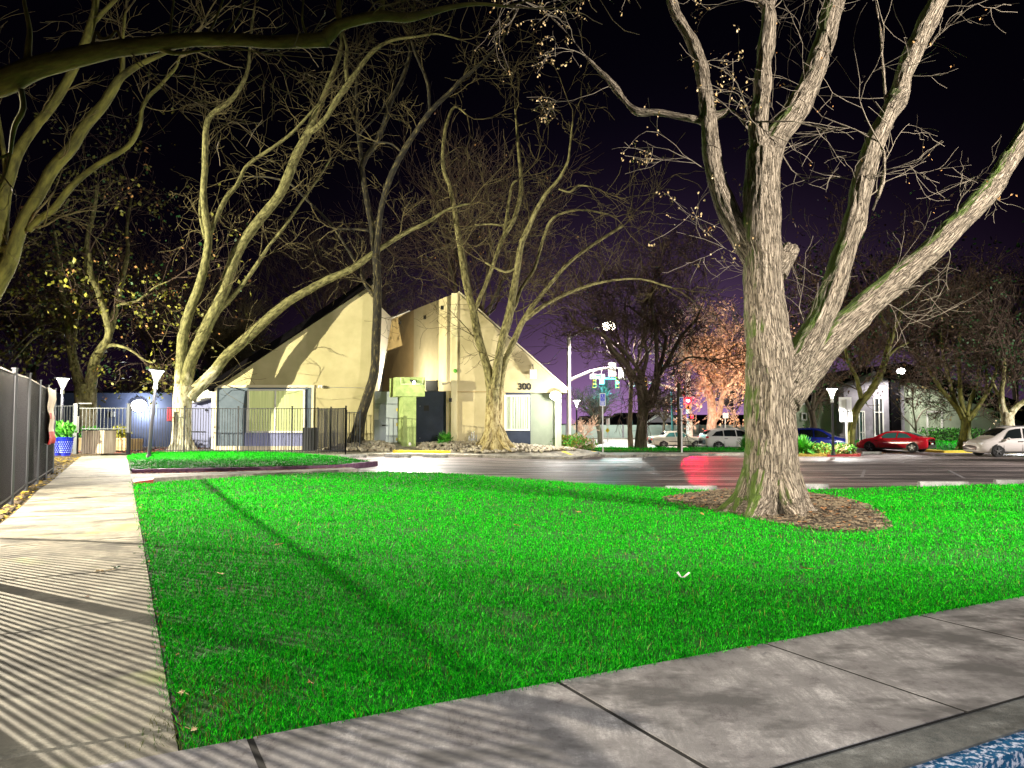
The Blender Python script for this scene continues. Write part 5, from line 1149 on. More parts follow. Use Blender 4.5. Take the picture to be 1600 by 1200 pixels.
# --- tree leaning in from the left edge
TA = [
 [(-75, 775, 66), (-70, 720, 54), (-62, 640, 46), (-50, 560, 42), (-34, 500, 38), (-20, 470, 34)],
 [(-22, 480, 30), (-6, 445, 28), (14, 412, 24), (28, 368, 20), (40, 338, 19), (63, 300, 18), (83, 263, 19), (110, 233, 18), (133, 197, 17), (160, 165, 16), (176, 140, 15), (190, 120, 12), (220, 100, 9), (262, 81, 6)],
 [(-30, 500, 30), (-14, 440, 24), (0, 370, 22), (6, 310, 20), (14, 280, 18), (27, 240, 17), (53, 200, 15), (80, 167, 14), (107, 123, 14), (130, 73, 14), (141, 43, 13), (148, 15, 11), (152, -20, 10), (162, -90, 8)],
 [(141, 40, 9), (165, 15, 7), (185, -5, 6)],
 [(44, 360, 11), (62, 342, 11), (83, 327, 11), (110, 293, 10), (136, 270, 9), (160, 253, 9), (190, 236, 8), (207, 220, 8), (219, 193, 7), (222, 170, 6), (233, 150, 6), (247, 137, 6), (262, 120, 5), (274, 106, 5), (280, 90, 4)],
 [(-25, 470, 16), (-5, 400, 12), (15, 385, 10), (30, 370, 9)], [(10, 285, 8), (6, 240, 7), (0, 200, 6), (-8, 150, 5)], [(190, 120, 8), (192, 95, 7), (192, 60, 5), (196, 20, 4)]]
tree('plane_tree', 'tree with long olive limbs leaning in from the left frame edge behind the tall fence', 15.0, TA, ('bark_olive', 'twig'), PL, seed=11, tw=(1.5, 3), density=.9, depth=.5, start_r=.013, sides=12, lump=.08)
# --- plane trees in front of and beside the building
T1 = [
 [(285, 706, 38), (284, 690, 31), (284, 650, 29), (285, 625, 30), (290, 602, 34)],
 [(284, 608, 24), (283, 575, 18), (286, 527, 17), (297, 484, 15), (309, 453, 14), (320, 413, 13), (326, 371, 12), (321, 337, 11), (318, 300, 10), (320, 265, 10), (322, 200, 9), (333, 177, 9), (357, 160, 8), (373, 140, 7), (387, 110, 6), (391, 60, 4), (398, 10, 3)],
 [(326, 371, 9), (337, 343, 8), (353, 310, 8), (370, 290, 7), (383, 263, 6), (400, 248, 6), (427, 230, 5), (457, 207, 5), (480, 182, 4), (500, 160, 3)],
 [(322, 372, 8), (316, 350, 7), (313, 320, 5), (322, 240, 4)],
 [(288, 608, 26), (295, 569, 23), (312, 532, 20), (329, 498, 19), (348, 459, 18), (357, 433, 18), (371, 393, 17), (397, 354, 16), (433, 310, 15), (447, 283, 15), (463, 243, 14), (480, 210, 13), (488, 190, 10), (500, 165, 9), (517, 123, 8), (533, 77, 7), (533, 50, 6), (528, 0, 6), (520, -60, 5)],
 [(483, 207, 10), (497, 198, 9), (512, 180, 8), (525, 158, 9), (543, 133, 10), (557, 113, 8), (583, 80, 7), (613, 63, 5), (653, 57, 4), (683, 53, 3), (720, 62, 2.5)],
 [(330, 497, 9), (354, 474, 8), (377, 447, 7), (397, 420, 7), (420, 385, 5), (440, 360, 5), (473, 313, 4), (500, 275, 3), (517, 247, 3)],
 [(294, 618, 24), (312, 603, 20), (335, 580, 18), (352, 558, 17), (370, 542, 17), (400, 515, 16), (425, 492, 15), (450, 472, 14), (475, 457, 13), (512, 437, 12), (550, 420, 11), (580, 398, 10), (607, 380, 8), (640, 360, 7), (667, 348, 6), (700, 327, 4), (735, 318, 3)],
 [(543, 128, 7), (540, 100, 6), (542, 75, 5), (535, 50, 4)]]
PM = dict(wig=.24, up=.035, rmin=.0095, kids=[0, 3, 4, 4], ang=(25, 70), lr=(.45, .8))
GP = 'plane trees in front of the office building'
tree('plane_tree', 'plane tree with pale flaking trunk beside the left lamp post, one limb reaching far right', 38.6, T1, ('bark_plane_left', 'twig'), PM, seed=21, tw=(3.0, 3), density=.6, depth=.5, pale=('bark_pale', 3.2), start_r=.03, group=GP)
T2 = [
 [(556, 699, 30), (559, 675, 20), (566, 645, 16), (577, 612, 15), (585, 580, 14), (587, 540, 14), (589, 495, 14), (590, 457, 14), (589, 425, 13), (587, 397, 12)],
 [(586, 400, 10), (581, 355, 9), (573, 313, 9), (567, 275, 8), (563, 233, 7), (558, 187, 6), (557, 133, 5), (560, 100, 4), (562, 50, 3)],
 [(566, 262, 7), (572, 245, 9), (583, 230, 9), (600, 195, 8), (610, 160, 8), (627, 127, 7), (640, 87, 6), (642, 60, 5), (645, 33, 4), (650, -10, 3)],
 [(588, 400, 10), (591, 363, 9), (597, 320, 9), (610, 277, 9), (630, 237, 9), (647, 210, 8), (673, 173, 8), (700, 147, 7), (723, 123, 6), (743, 107, 5), (767, 83, 4), (790, 55, 3)],
 [(585, 462, 9), (572, 446, 6), (563, 425, 6), (548, 397, 5), (517, 350, 4), (480, 313, 4), (453, 287, 4), (420, 277, 3), (395, 276, 2.5)],
 [(671, 176, 5), (668, 130, 5), (650, 85, 5), (642, 60, 4)], [(568, 250, 4), (560, 215, 3), (590, 180, 3), (603, 160, 3)], [(630, 240, 3), (612, 225, 3), (590, 222, 3)], [(578, 360, 5), (555, 358, 4), (528, 358, 4)]]
tree('plane_tree', 'slim dark trunked plane tree leaning right in the rock bed left of the entrance', 40.2, T2, ('bark_mottled', 'twig'), PM, seed=22, tw=(2.8, 3), density=.65, depth=.5, start_r=.028, gz=.2, group=GP)
T3 = [
 [(773, 694, 44), (772, 683, 32), (770, 655, 24), (770, 627, 22), (771, 608, 20)],
 [(768, 615, 16), (766, 600, 15), (763, 580, 14), (756, 557, 13), (749, 533, 13), (744, 510, 13), (740, 487, 12), (735, 470, 12), (728, 440, 11), (721, 397, 10), (715, 360, 9), (710, 327, 8), (703, 293, 7), (693, 265, 6), (692, 233, 5), (697, 197, 5), (710, 167, 4), (730, 180, 2)],
 [(742, 485, 8), (748, 470, 7), (758, 447, 6), (770, 415, 6), (777, 395, 6), (787, 370, 7), (803, 343, 7), (813, 307, 7), (814, 277, 6), (810, 233, 5), (808, 207, 4), (805, 170, 3)],
 [(787, 370, 5), (793, 330, 5), (800, 290, 4), (808, 282, 3)],
 [(772, 612, 16), (775, 595, 15), (778, 568, 14), (784, 535, 13), (790, 512, 14), (795, 495, 14), (800, 470, 12), (805, 440, 11), (809, 415, 10), (815, 380, 9), (827, 353, 8), (837, 330, 7), (853, 303, 6), (873, 280, 5), (887, 253, 4), (890, 233, 3), (895, 190, 2.5)],
 [(777, 655, 12), (781, 625, 10), (784, 589, 10), (791, 561, 10), (803, 533, 10), (814, 508, 9), (828, 484, 8), (842, 466, 7), (863, 440, 6), (890, 410, 5), (930, 380, 5), (973, 353, 5)],
 [(817, 502, 8), (840, 484, 7), (863, 470, 6), (900, 453, 5), (945, 440, 4), (1000, 436, 3), (1050, 450, 3)],
 [(797, 490, 6), (806, 475, 6), (815, 450, 5), (835, 420, 5), (850, 370, 5), (865, 340, 4), (905, 328, 3), (950, 335, 3)],
 [(803, 343, 5), (785, 352, 4), (765, 350, 3), (742, 352, 3)], [(812, 415, 4), (790, 425, 4), (758, 410, 3)],
 [(873, 295, 3), (890, 300, 3), (905, 290, 3), (925, 292, 2)]]
tree('plane_tree', 'forked plane tree with flared pale base in the rocks beside the number 300', 40.0, T3, ('bark_plane_forked', 'twig'), PM, seed=23, tw=(2.8, 3), density=.65, depth=.5, pale=('bark_pale', 1.7), start_r=.028, gz=.22, group=GP)
TB = [
 [(132, 692, 30), (134, 665, 28), (135, 640, 31), (133, 612, 34), (134, 600, 30)],
 [(128, 605, 20), (121, 588, 16), (114, 560, 14), (109, 530, 13), (107, 505, 12), (104, 481, 10), (95, 455, 8), (92, 410, 6), (85, 360, 4)],
 [(113, 550, 10), (117, 510, 9), (122, 476, 8), (130, 440, 8), (136, 413, 9), (137, 371, 8), (147, 328, 7), (152, 290, 5)],
 [(140, 605, 20), (144, 585, 18), (149, 562, 16), (158, 545, 14), (168, 530, 12), (170, 512, 12), (161, 481, 11), (153, 453, 10), (142, 430, 9), (140, 395, 6)],
 [(172, 520, 10), (178, 495, 10), (184, 470, 9), (193, 427, 8), (200, 393, 6), (198, 357, 5), (205, 310, 4)],
 [(150, 560, 7), (170, 540, 6), (200, 545, 4), (225, 562, 3), (240, 567, 2.5)], [(172, 515, 6), (180, 480, 5), (215, 470, 4), (240, 450, 3), (262, 440, 2)],
 [(105, 520, 6), (80, 515, 5), (50, 530, 4), (15, 570, 3)], [(100, 500, 5), (60, 510, 4), (20, 545, 3), (-10, 560, 3)]]
lf = [(260, .22, 'leaf_yellow', lambda p: p.z < 9.5, .5, 2.0), (1100, .22, 'leaf_olive', ALL, .5, 2.2), (300, .2, 'leaf_dark', ALL, .3, 2.0), (110, .18, 'leaf_orange', lambda p: p.x > -23, .3, 1.2)]
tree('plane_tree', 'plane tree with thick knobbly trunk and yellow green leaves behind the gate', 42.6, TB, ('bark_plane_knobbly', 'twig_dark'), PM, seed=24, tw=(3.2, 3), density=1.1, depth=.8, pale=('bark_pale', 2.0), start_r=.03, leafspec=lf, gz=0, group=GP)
# --- dark tree before the crossing and others round the car park
PD = dict(wig=.20, up=.03, rmin=.014, kids=[0, 4, 4, 5], ang=(22, 62), lr=(.45, .8))
T4 = [
 [(1001, 699, 22), (1002, 675, 17), (1004, 653, 17), (1006, 638, 18)],
 [(1003, 642, 12), (1000, 612, 10), (994, 593, 9), (981, 573, 8), (968, 558, 8), (955, 543, 8), (947, 528, 7), (934, 519, 6), (914, 512, 5), (899, 504, 4), (888, 485, 3)],
 [(998, 600, 8), (999, 582, 7), (990, 567, 6), (973, 547, 6), (953, 532, 5), (935, 520, 4)],
 [(1007, 640, 13), (1008, 620, 12), (1004, 601, 10), (1005, 582, 7), (1011, 558, 6), (1009, 541, 5), (1005, 523, 4), (1015, 510, 3)],
 [(1010, 630, 11), (1017, 612, 9), (1027, 588, 8), (1033, 567, 7), (1038, 545, 6), (1040, 530, 6), (1033, 517, 5), (1020, 506, 5), (1001, 493, 4), (985, 480, 3)],
 [(1031, 585, 7), (1046, 560, 6), (1057, 538, 6), (1068, 521, 5), (1087, 500, 4), (1094, 484, 3)],
 [(1036, 575, 4), (1059, 568, 3), (1077, 558, 3), (1098, 561, 2)], [(1024, 590, 6), (1026, 560, 6), (1025, 523, 6), (1022, 502, 5), (1018, 478, 4), (1020, 450, 3)],
 [(1012, 640, 10), (1022, 625, 8), (1027, 605, 7), (1030, 590, 6)], [(1010, 545, 4), (998, 540, 3), (998, 555, 2)]]
tree('street_tree', 'dark bare tree with spreading limbs on the grass strip before the traffic signals', 52.5, T4, ('bark_dark', 'twig_dark'), PD, seed=31, tw=(3.2, 4), density=.9, depth=.8, start_r=.035, group='bare trees round the car park')
T5 = [
 [(1112, 672, 16), (1112, 636, 13), (1108, 612, 13)], [(1108, 618, 9), (1101, 590, 7), (1090, 576, 5), (1080, 566, 4)], [(1108, 614, 8), (1109, 590, 6), (1108, 565, 5), (1112, 545, 3)],
 [(1114, 660, 10), (1124, 645, 9), (1129, 619, 8), (1139, 601, 7), (1152, 586, 6), (1164, 574, 4)], [(1130, 615, 6), (1128, 595, 5), (1124, 575, 4)], [(1100, 592, 4), (1108, 578, 3)]]
tree('street_tree', 'tree with pinkish sunset coloured leaves lit by the signals across the street', 74, T5, ('bark_pink', 'twig_pink'), PD, seed=32, tw=(3.0, 4), density=2.3, depth=.9, start_r=.05, leafspec=[(3000, .27, 'leaf_pink', ALL, .3, 1.6), (400, .27, 'leaf_orange', ALL, .3, 1.4)], group='bare trees round the car park')
T6 = [[(1272, 676, 12), (1270, 655, 10), (1267, 640, 10)], [(1266, 643, 7), (1260, 628, 6), (1251, 608, 5), (1243, 590, 3)], [(1268, 640, 7), (1272, 620, 6), (1270, 595, 4), (1278, 570, 3)], [(1270, 642, 7), (1284, 618, 5), (1300, 600, 4), (1312, 588, 3)], [(1275, 620, 4), (1285, 600, 3), (1290, 575, 3)]]
tree('street_tree', 'small bare tree standing behind the blue car', 54, T6, ('bark_dark', 'twig_dark'), PD, seed=33, tw=(2.6, 3), density=1.3, start_r=.03, leafspec=[(150, .2, 'leaf_dark', ALL, .3, 2)], group='bare trees round the car park')
T7 = [[(1327, 709, 17), (1329, 690, 13), (1331, 670, 12), (1336, 645, 12), (1346, 628, 12), (1360, 612, 11), (1372, 592, 11), (1382, 567, 10), (1387, 547, 9), (1395, 520, 8), (1405, 495, 6), (1412, 470, 5)], [(1347, 627, 8), (1342, 605, 7), (1338, 590, 6), (1325, 565, 5), (1321, 545, 4), (1316, 520, 3)], [(1384, 560, 6), (1400, 545, 4), (1420, 535, 3)], [(1395, 520, 5), (1380, 500, 4), (1372, 475, 3)]]
tree('street_tree', 'bare tree with a long trunk leaning right out of the planted island', 45.6, T7, ('bark_olive', 'twig_dark'), PD, seed=34, tw=(3.4, 4), density=1.2, start_r=.03, leafspec=[(900, .2, 'leaf_brown', ALL, .3, 2.2), (250, .2, 'leaf_dark', ALL, .3, 2)], group='bare trees round the car park')
T8 = [[(1507, 696, 24), (1508, 680, 16), (1509, 665, 14), (1509, 652, 15)], [(1505, 655, 10), (1499, 642, 9), (1487, 627, 8), (1470, 607, 6), (1457, 587, 5), (1445, 567, 4)], [(1494, 636, 7), (1486, 605, 6), (1480, 580, 5), (1474, 555, 4), (1470, 520, 3)], [(1506, 645, 8), (1501, 620, 7), (1499, 585, 6), (1498, 555, 5), (1500, 520, 4)], [(1511, 650, 9), (1515, 630, 7), (1522, 610, 5), (1528, 590, 4), (1530, 560, 3)], [(1514, 655, 10), (1523, 643, 8), (1537, 622, 6), (1550, 600, 5), (1556, 578, 4), (1560, 545, 3)], [(1540, 618, 4), (1542, 590, 4), (1538, 560, 3)]]
tree('street_tree', 'many stemmed bare tree before the green building, right of the red car', 52.8, T8, ('bark_olive', 'twig_dark'), PD, seed=35, tw=(3.2, 4), density=1.0, start_r=.03, leafspec=[(650, .2, 'leaf_dark', ALL, .3, 2.2), (60, .2, 'leaf_seed', ALL, .3, 2)], group='bare trees round the car park')
T9 = [[(1575, 676, 22), (1574, 660, 19), (1574, 644, 20)], [(1570, 648, 12), (1566, 632, 9), (1565, 610, 7), (1569, 587, 5), (1570, 555, 4)], [(1580, 645, 11), (1590, 634, 9), (1604, 624, 8), (1620, 600, 6), (1640, 570, 4)], [(1567, 625, 6), (1556, 610, 5), (1550, 590, 3)]]
tree('plane_tree', 'pale trunked tree at the right frame edge behind the minivan', 50.5, T9, ('bark_plane_edge', 'twig_dark'), PD, seed=36, tw=(3, 4), density=1.1, start_r=.03, pale=('bark_pale', 2.8), leafspec=[(500, .2, 'leaf_dark', ALL, .3, 2.2)], group='bare trees round the car park')
# small ornamental by the green wall
T10 = [[(1431, 684, 3), (1431, 668, 3), (1430, 655, 3)], [(1430, 672, 2.5), (1420, 660, 2), (1410, 650, 2)], [(1430, 660, 2.5), (1426, 630, 2), (1427, 605, 2)], [(1431, 662, 2.5), (1440, 645, 2), (1450, 638, 1.5)], [(1430, 640, 2), (1436, 620, 1.5), (1448, 608, 1.5)], [(1428, 640, 2), (1415, 622, 1.5), (1404, 612, 1.5)]]
PS = dict(wig=.2, up=.03, rmin=.014, kids=[0, 3, 3, 3], ang=(25, 60), lr=(.45, .8))
tree('ornamental_tree', 'leafless little tree against the green wall above the red car boot', 58, T10, ('twig_pale', 'twig'), PS, seed=37, tw=(1.3, 2), density=1.6, flare=False, start_r=.02)
# --- generated bare trees farther away
def bare_tree(label, px, Y, top_py, seed, mats=('bark_dark', 'twig_dark'), n=5, spread=.55, tr=.16, lv=4, fork=.28, rmin=.016, leafspec=None, name='bare_tree', group='bare trees in the distance', width=1.0):
    rs = random.Random(seed); gz = g(W(px, 600, Y).x, Y) - .1; c0 = Vector((W(px, 600, Y).x, Y, gz)); H = W(px, top_py, Y).z - gz
    root = thing(name, label, 'tree', (c0.x, c0.y, c0.z), group); tk = MB(); cm = MB(); tips = []
    hf_ = H * fork; pts = bend_path(c0, Vector((rs.uniform(-.1, .1), 0, 1)), hf_, 4, rs, .05, .1); tk.tube(pts, [tr * 1.25, tr, tr * .9, tr * .85, tr * .9], 9)
    P = dict(wig=.16, up=.05, rmin=rmin, kids=[0, 4, 5, 5, 5], ang=(22, 58), lr=(.45, .75))
    for k in range(n):
        a = 2 * PI * k / n + rs.uniform(-.3, .3); d = Vector((math.cos(a) * spread * width, math.sin(a) * spread, 1)).normalized(); L = (H - hf_) * rs.uniform(.62, .85)
        p2 = bend_path(pts[-1], d, L * .62, 5, rs, .10, .03); r2 = [tr * .6 * (1 - .6 * i / 5) for i in range(6)]; tk.tube(p2, r2, 7)
        for i in range(1, 6):
            for q in range(2):
                s = Vector((rs.gauss(0, 1) * width, rs.gauss(0, 1), rs.gauss(.3, 1))).normalized(); grow(cm, p2[i], ((p2[i] - p2[i - 1]).normalized() + s * .8).normalized(), L * .42, r2[i] * .55, lv - 2, rs, P, tips)
    tk.build('trunk', mats[0], root, smooth=True, bark=True); cm.build('crown', mats[1], root)
    for cnt, size, mat, k in (leafspec or []):
        lm = MB()
        for i in range(cnt):
            c_, d = rs.choice(tips); o_ = c_ + Vector((rs.gauss(0, k), rs.gauss(0, k), rs.gauss(0, k))); a = Vector((rs.gauss(0, 1), rs.gauss(0, 1), rs.gauss(0, 1))).normalized(); b = a.orthogonal(); s = size * rs.uniform(.6, 1.3)
            lm.add([o_, o_ + a * s * .5 + b * s * .33, o_ + a * s, o_ + a * s * .5 - b * s * .33], [(0, 1, 2, 3)])
        lm.build('leaves', mat, root)
    return root
DT = [('bare tree lit cyan by the green signal', 938, 76, 585, 51, {'tr': .28, 'spread': .8, 'n': 6}),
      ('small reddish bare tree behind the roadside bushes', 913, 66, 642, 53, {'tr': .07, 'mats': ('bark_pink', 'twig_pink'), 'spread': .8, 'lv': 3}),
      ('bare tree on the left of the blue street post', 1035, 96, 590, 54, {'spread': .8}),
      ('dark tree at the left flank of the big trunk', 1150, 88, 560, 55, {'spread': .8, 'leafspec': [(500, .3, 'leaf_dark', .5)]}),
      ('tall brown tree behind the right wedge roof', 655, 66, 395, 56, {'spread': .7, 'tr': .22}),
      ('spindly upright tree behind the left roof slope', 385, 62, 430, 57, {'spread': .22, 'n': 7, 'fork': .2, 'mats': ('twig_pale', 'twig')}),
      ('spindly upright tree nearer the left roof corner', 345, 60, 470, 58, {'spread': .25, 'n': 6, 'fork': .2, 'mats': ('twig_pale', 'twig')}),
      ('dark low crowned tree behind the blue building, left of the lamp', 190, 62, 555, 59, {'spread': .9}),
      ('dark round crowned tree behind the blue building, right of the lamp', 250, 64, 560, 60, {'spread': .9, 'leafspec': [(160, .25, 'leaf_olive', .6)]}),
      ('dark tree behind the low building at the far left', 60, 58, 300, 61, {'spread': .6, 'tr': .25, 'leafspec': [(900, .28, 'leaf_olive', .8), (300, .26, 'leaf_orange', .8)]}),
      ('tall dark tree between the leafy tree and the lamp', 230, 60, 330, 62, {'spread': .55, 'tr': .22, 'leafspec': [(260, .26, 'leaf_orange', .6)]}),
      ('tall brown leaved tree behind the dark gabled building', 1350, 76, 330, 63, {'spread': .8, 'tr': .3, 'n': 7, 'leafspec': [(1500, .38, 'leaf_dark', 1.0), (700, .34, 'leaf_brown', 1.0)]}),
      ('tall dark tree behind the green building', 1470, 78, 360, 64, {'spread': .8, 'tr': .3, 'n': 7, 'leafspec': [(1800, .38, 'leaf_dark', 1.0)]}),
      ('tall dark tree beyond the right frame edge', 1590, 74, 380, 65, {'spread': .7, 'tr': .3, 'n': 6, 'leafspec': [(1300, .38, 'leaf_dark', 1.0)]}),
      ('tall dark tree behind the big trunk', 1235, 84, 400, 66, {'spread': .8, 'tr': .3, 'n': 6, 'leafspec': [(800, .38, 'leaf_dark', 1.0)]}),
      ('tall twiggy tree with its crown over the dark street tree', 985, 62, 330, 67, {'spread': .55, 'tr': .2, 'n': 6}),
      ('tall twiggy tree rising behind the left wedge roof', 500, 64, 250, 68, {'spread': .5, 'tr': .2, 'n': 6}),
      ('tall twiggy tree high above the right wedge roof', 730, 62, 120, 70, {'spread': .5, 'tr': .25, 'n': 7, 'leafspec': [(90, .2, 'leaf_orange', .4)]})]
for lab, px, Y, top, sd, kw in DT: bare_tree(lab, px, Y, top, sd, **kw)
# ------------------------------------------------------------------ vehicles
def make_car(name, label, cat, paint, L, H, wid, prof, wheels, wr, wins, windscreen, rear, extras, rim='rim', glass='glass_dark'):
    """prof: stations (x, z_bottom, z_belt, z_top, half width at belt, half width at top); x = 0 rear ... L front"""
    r = thing(name, label, cat)
    st = [np.array(q, float) for q in catmull([tuple(p) for p in prof], 3)]
    xs = [s[0] for s in st]
    def S(x):
        i = max(0, min(len(st) - 2, int(np.searchsorted(xs, x)) - 1)); t = (x - xs[i]) / max(1e-6, xs[i + 1] - xs[i]); return st[i] * (1 - t) + st[i + 1] * t
    vs = []; 
    def sec(s):
        x, zb_, zm, zt, w, wt = s; half = [(0, zb_), (w * .84, zb_), (w * .97, zb_ + (zm - zb_) * .18), (w, zb_ + (zm - zb_) * .5), (w * .985, zm - .05), (w * .95, zm), (wt, zt - (zt - zm) * .06), (wt * .8, zt + .0), (0, zt + .035)]
        return [(x, y, z) for y, z in half] + [(x, -y, z) for y, z in reversed(half[1:-1])]
    n = 16
    for s in st: vs += sec(s)
    fs = [(i * n + j, i * n + (j + 1) % n, (i + 1) * n + (j + 1) % n, (i + 1) * n + j) for i in range(len(st) - 1) for j in range(n)] + [tuple(range(n)), tuple(range(len(st) * n - 1, (len(st) - 1) * n - 1, -1))]
    C0_ = Vector((L / 2, 0, 0))
    def sh_(v): return [Vector(q) - C0_ for q in v]
    body = MB(); body.add(sh_(vs), fs); bo = body.build('body', paint, r, smooth=True)
    # side surface between belt (t=0) and roof (t=1)
    def side(x, t, sgn, out=.012):
        x_, zb_, zm, zt, w, wt = S(x); y = w * .95 + (wt - w * .95) * t; z = zm + (zt - (zt - zm) * .06 - zm) * t; return Vector((x - L / 2, sgn * (y + out), z + out * .3))
    for sgn in (1, -1):
        for poly in wins:
            m = MB(); k = 6; bot = [poly[0], poly[1]]; top = [poly[3], poly[2]]; v = []
            for i in range(k + 1):
                t = i / k; a = (bot[0][0] + (bot[1][0] - bot[0][0]) * t, bot[0][1] + (bot[1][1] - bot[0][1]) * t); b = (top[0][0] + (top[1][0] - top[0][0]) * t, top[0][1] + (top[1][1] - top[0][1]) * t)
                v += [side(a[0], a[1], sgn), side(b[0], b[1], sgn)]
            m.add(v, [(2 * i, 2 * i + 2, 2 * i + 3, 2 * i + 1) for i in range(k)]); m.build('window', glass, r, smooth=True)
    for nm, (xa_, xb_), gm in (('windscreen', windscreen, glass), ('rear_window', rear, glass)):
        m = MB(); k = 5; v = []
        for i in range(k + 1):
            x = xa_ + (xb_ - xa_) * i / k; s = S(x)
            for y in (-.92, -.5, 0, .5, .92): yy = s[5] * y; v.append(Vector((x - L / 2, yy, s[3] + .045 - abs(y) ** 3 * .05)))
        m.add(v, [(i * 5 + j, i * 5 + j + 1, (i + 1) * 5 + j + 1, (i + 1) * 5 + j) for i in range(k) for j in range(4)]); m.build(nm, gm, r, smooth=True)
    for x in wheels:
        w = S(x)[4]
        for sgn in (1, -1):
            m = MB(); y0 = sgn * (w * .975 + .006)
            v = [Vector((x - L / 2, y0 + sgn * .012, wr))]; K = 20
            for i in range(K + 1):
                a = -.35 + (PI + .7) * i / K; v.append(Vector((x - L / 2 + math.cos(a) * wr * 1.16, y0 + sgn * .012, wr + math.sin(a) * wr * 1.16)))
            m.add(v, [(0, i, i + 1) for i in range(1, K + 1)]); m.build('wheel_arch', 'trim_black', r)
            wh = MB(); wh.tube([(x - L / 2, sgn * (w - .19), wr), (x - L / 2, sgn * (w + .0), wr), (x - L / 2, sgn * (w + .022), wr)], [wr, wr, wr * .93], 24); wo_ = wh.build('wheel', 'tyre', r)
            m = MB(); yr = sgn * (w + .024)
            m.tube([(x - L / 2, yr - sgn * .01, wr), (x - L / 2, yr, wr)], [wr * .66, wr * .64], 20, mi=1)
            for kk in range(5):
                a = kk * 2 * PI / 5 + .3; m.bar((x - L / 2, yr + sgn * .008, wr), (x - L / 2 + math.cos(a) * wr * .62, yr + sgn * .008, wr + math.sin(a) * wr * .62), .07, .02)
            m.tube([(x - L / 2, yr, wr), (x - L / 2, yr + sgn * .02, wr)], [wr * .2, wr * .16], 12)
            f = m.build('rim', [rim, 'trim_black'], None); f.parent = wo_
    for nm, mt, lo, hi in extras:
        for sgn in ((1, -1) if lo[1] != 0 else (1,)):
            m = MB(); y0, y1 = (sgn * lo[1], sgn * hi[1]) if lo[1] != 0 else (-hi[1], hi[1]); m.box(lo[0] - L / 2, hi[0] - L / 2, y0, y1, lo[2], hi[2]); m.build(nm, mt, r, bevel=.01)
    # lower sill, door lines, handles
    for sgn in (1, -1):
        m = MB(); a, b = wheels[0] + wr * 1.1, wheels[1] - wr * 1.1; w = max(S(a)[4], S(b)[4]); m.box(a - L / 2, b - L / 2, sgn * (w * .86), sgn * (w * .985), S(a)[1] - .01, S(a)[1] + .09); m.build('sill', 'trim_black', r)
        for xd in (wins[0][0][0] + .0, (wins[0][1][0] if len(wins) > 1 else 0)):
            pass
        for xd in {round(p[0][0], 2) for p in wins} | {round(p[1][0], 2) for p in wins}:
            if wheels[0] + wr * .8 < xd < wheels[1] + wr:
                s = S(xd); m = MB(); m.bar((xd - L / 2, sgn * (s[4] * .952 + .004), s[2] - .02), (xd - L / 2, sgn * (s[4] * 1.0 + .003), s[1] + (s[2] - s[1]) * .5), .012, .012); m.bar((xd - L / 2, sgn * (s[4] + .003), s[1] + (s[2] - s[1]) * .5), (xd - L / 2, sgn * (s[4] * .97 + .003), s[1] + .1), .012, .012); m.build('door_seam', 'trim_black', r)
                m = MB(); m.box(xd + .06 - L / 2, xd + .24 - L / 2, sgn * (s[4] * .97), sgn * (s[4] + .02), s[2] - .13, s[2] - .095); m.build('door_handle', 'trim_black' if paint != 'car_silver' else paint, r)
    xm = max(p[1][0] for p in wins) - .22; s = S(xm)
    for sgn in (1, -1): m = MB(); m.sphere((xm - L / 2, sgn * (s[4] + .09), s[2] + .06), .08, .12, .075, 10, 6); m.build('mirror', paint, r, smooth=True)
    return r
def place(car, px, py, Y, rz):
    q = W(px, py, Y); car.location = (q.x, Y, g(q.x, Y) + KD); car.rotation_euler = (0, 0, math.radians(rz)); return car
minivan = make_car('parked_minivan', 'white minivan parked at the right frame edge', 'minivan', 'car_pearl', 5.1, 1.75, 1.98,
    [(0, .42, .78, 1.0, .82, .78), (.1, .30, 1.02, 1.45, .93, .72), (.55, .24, 1.03, 1.70, .98, .72), (1.6, .22, 1.02, 1.75, .99, .74), (2.8, .22, 1.0, 1.73, .99, .73), (3.35, .22, .99, 1.60, .99, .72), (3.9, .22, .97, 1.28, .98, .75), (4.3, .22, .93, 1.05, .96, .76), (4.75, .22, .82, .91, .90, .72), (5.02, .30, .68, .74, .78, .6), (5.1, .40, .58, .62, .68, .5)],
    (1.0, 4.05), .34, [((.35, .12), (1.35, .12), (1.35, .88), (.6, .88)), ((1.45, .12), (2.55, .1), (2.5, .9), (1.45, .9)), ((2.65, .1), (3.72, .1), (3.3, .86), (2.62, .9))], (3.35, 4.05), (.12, .45),
    [('headlight', 'headlight', (4.72, .58, .68), (4.97, .84, .82)), ('tail_light', 'tail_red', (.03, .72, .85), (.14, .88, 1.2)), ('track', 'trim_black', (.9, .955, .86), (2.4, .995, .885)), ('roof_rail', 'trim_black', (1.0, .60, 1.735), (3.0, .64, 1.785))])
place(minivan, 1583, 690, 44.5, 180)
for o in kids(minivan):
    if o.name.startswith('window') : pass
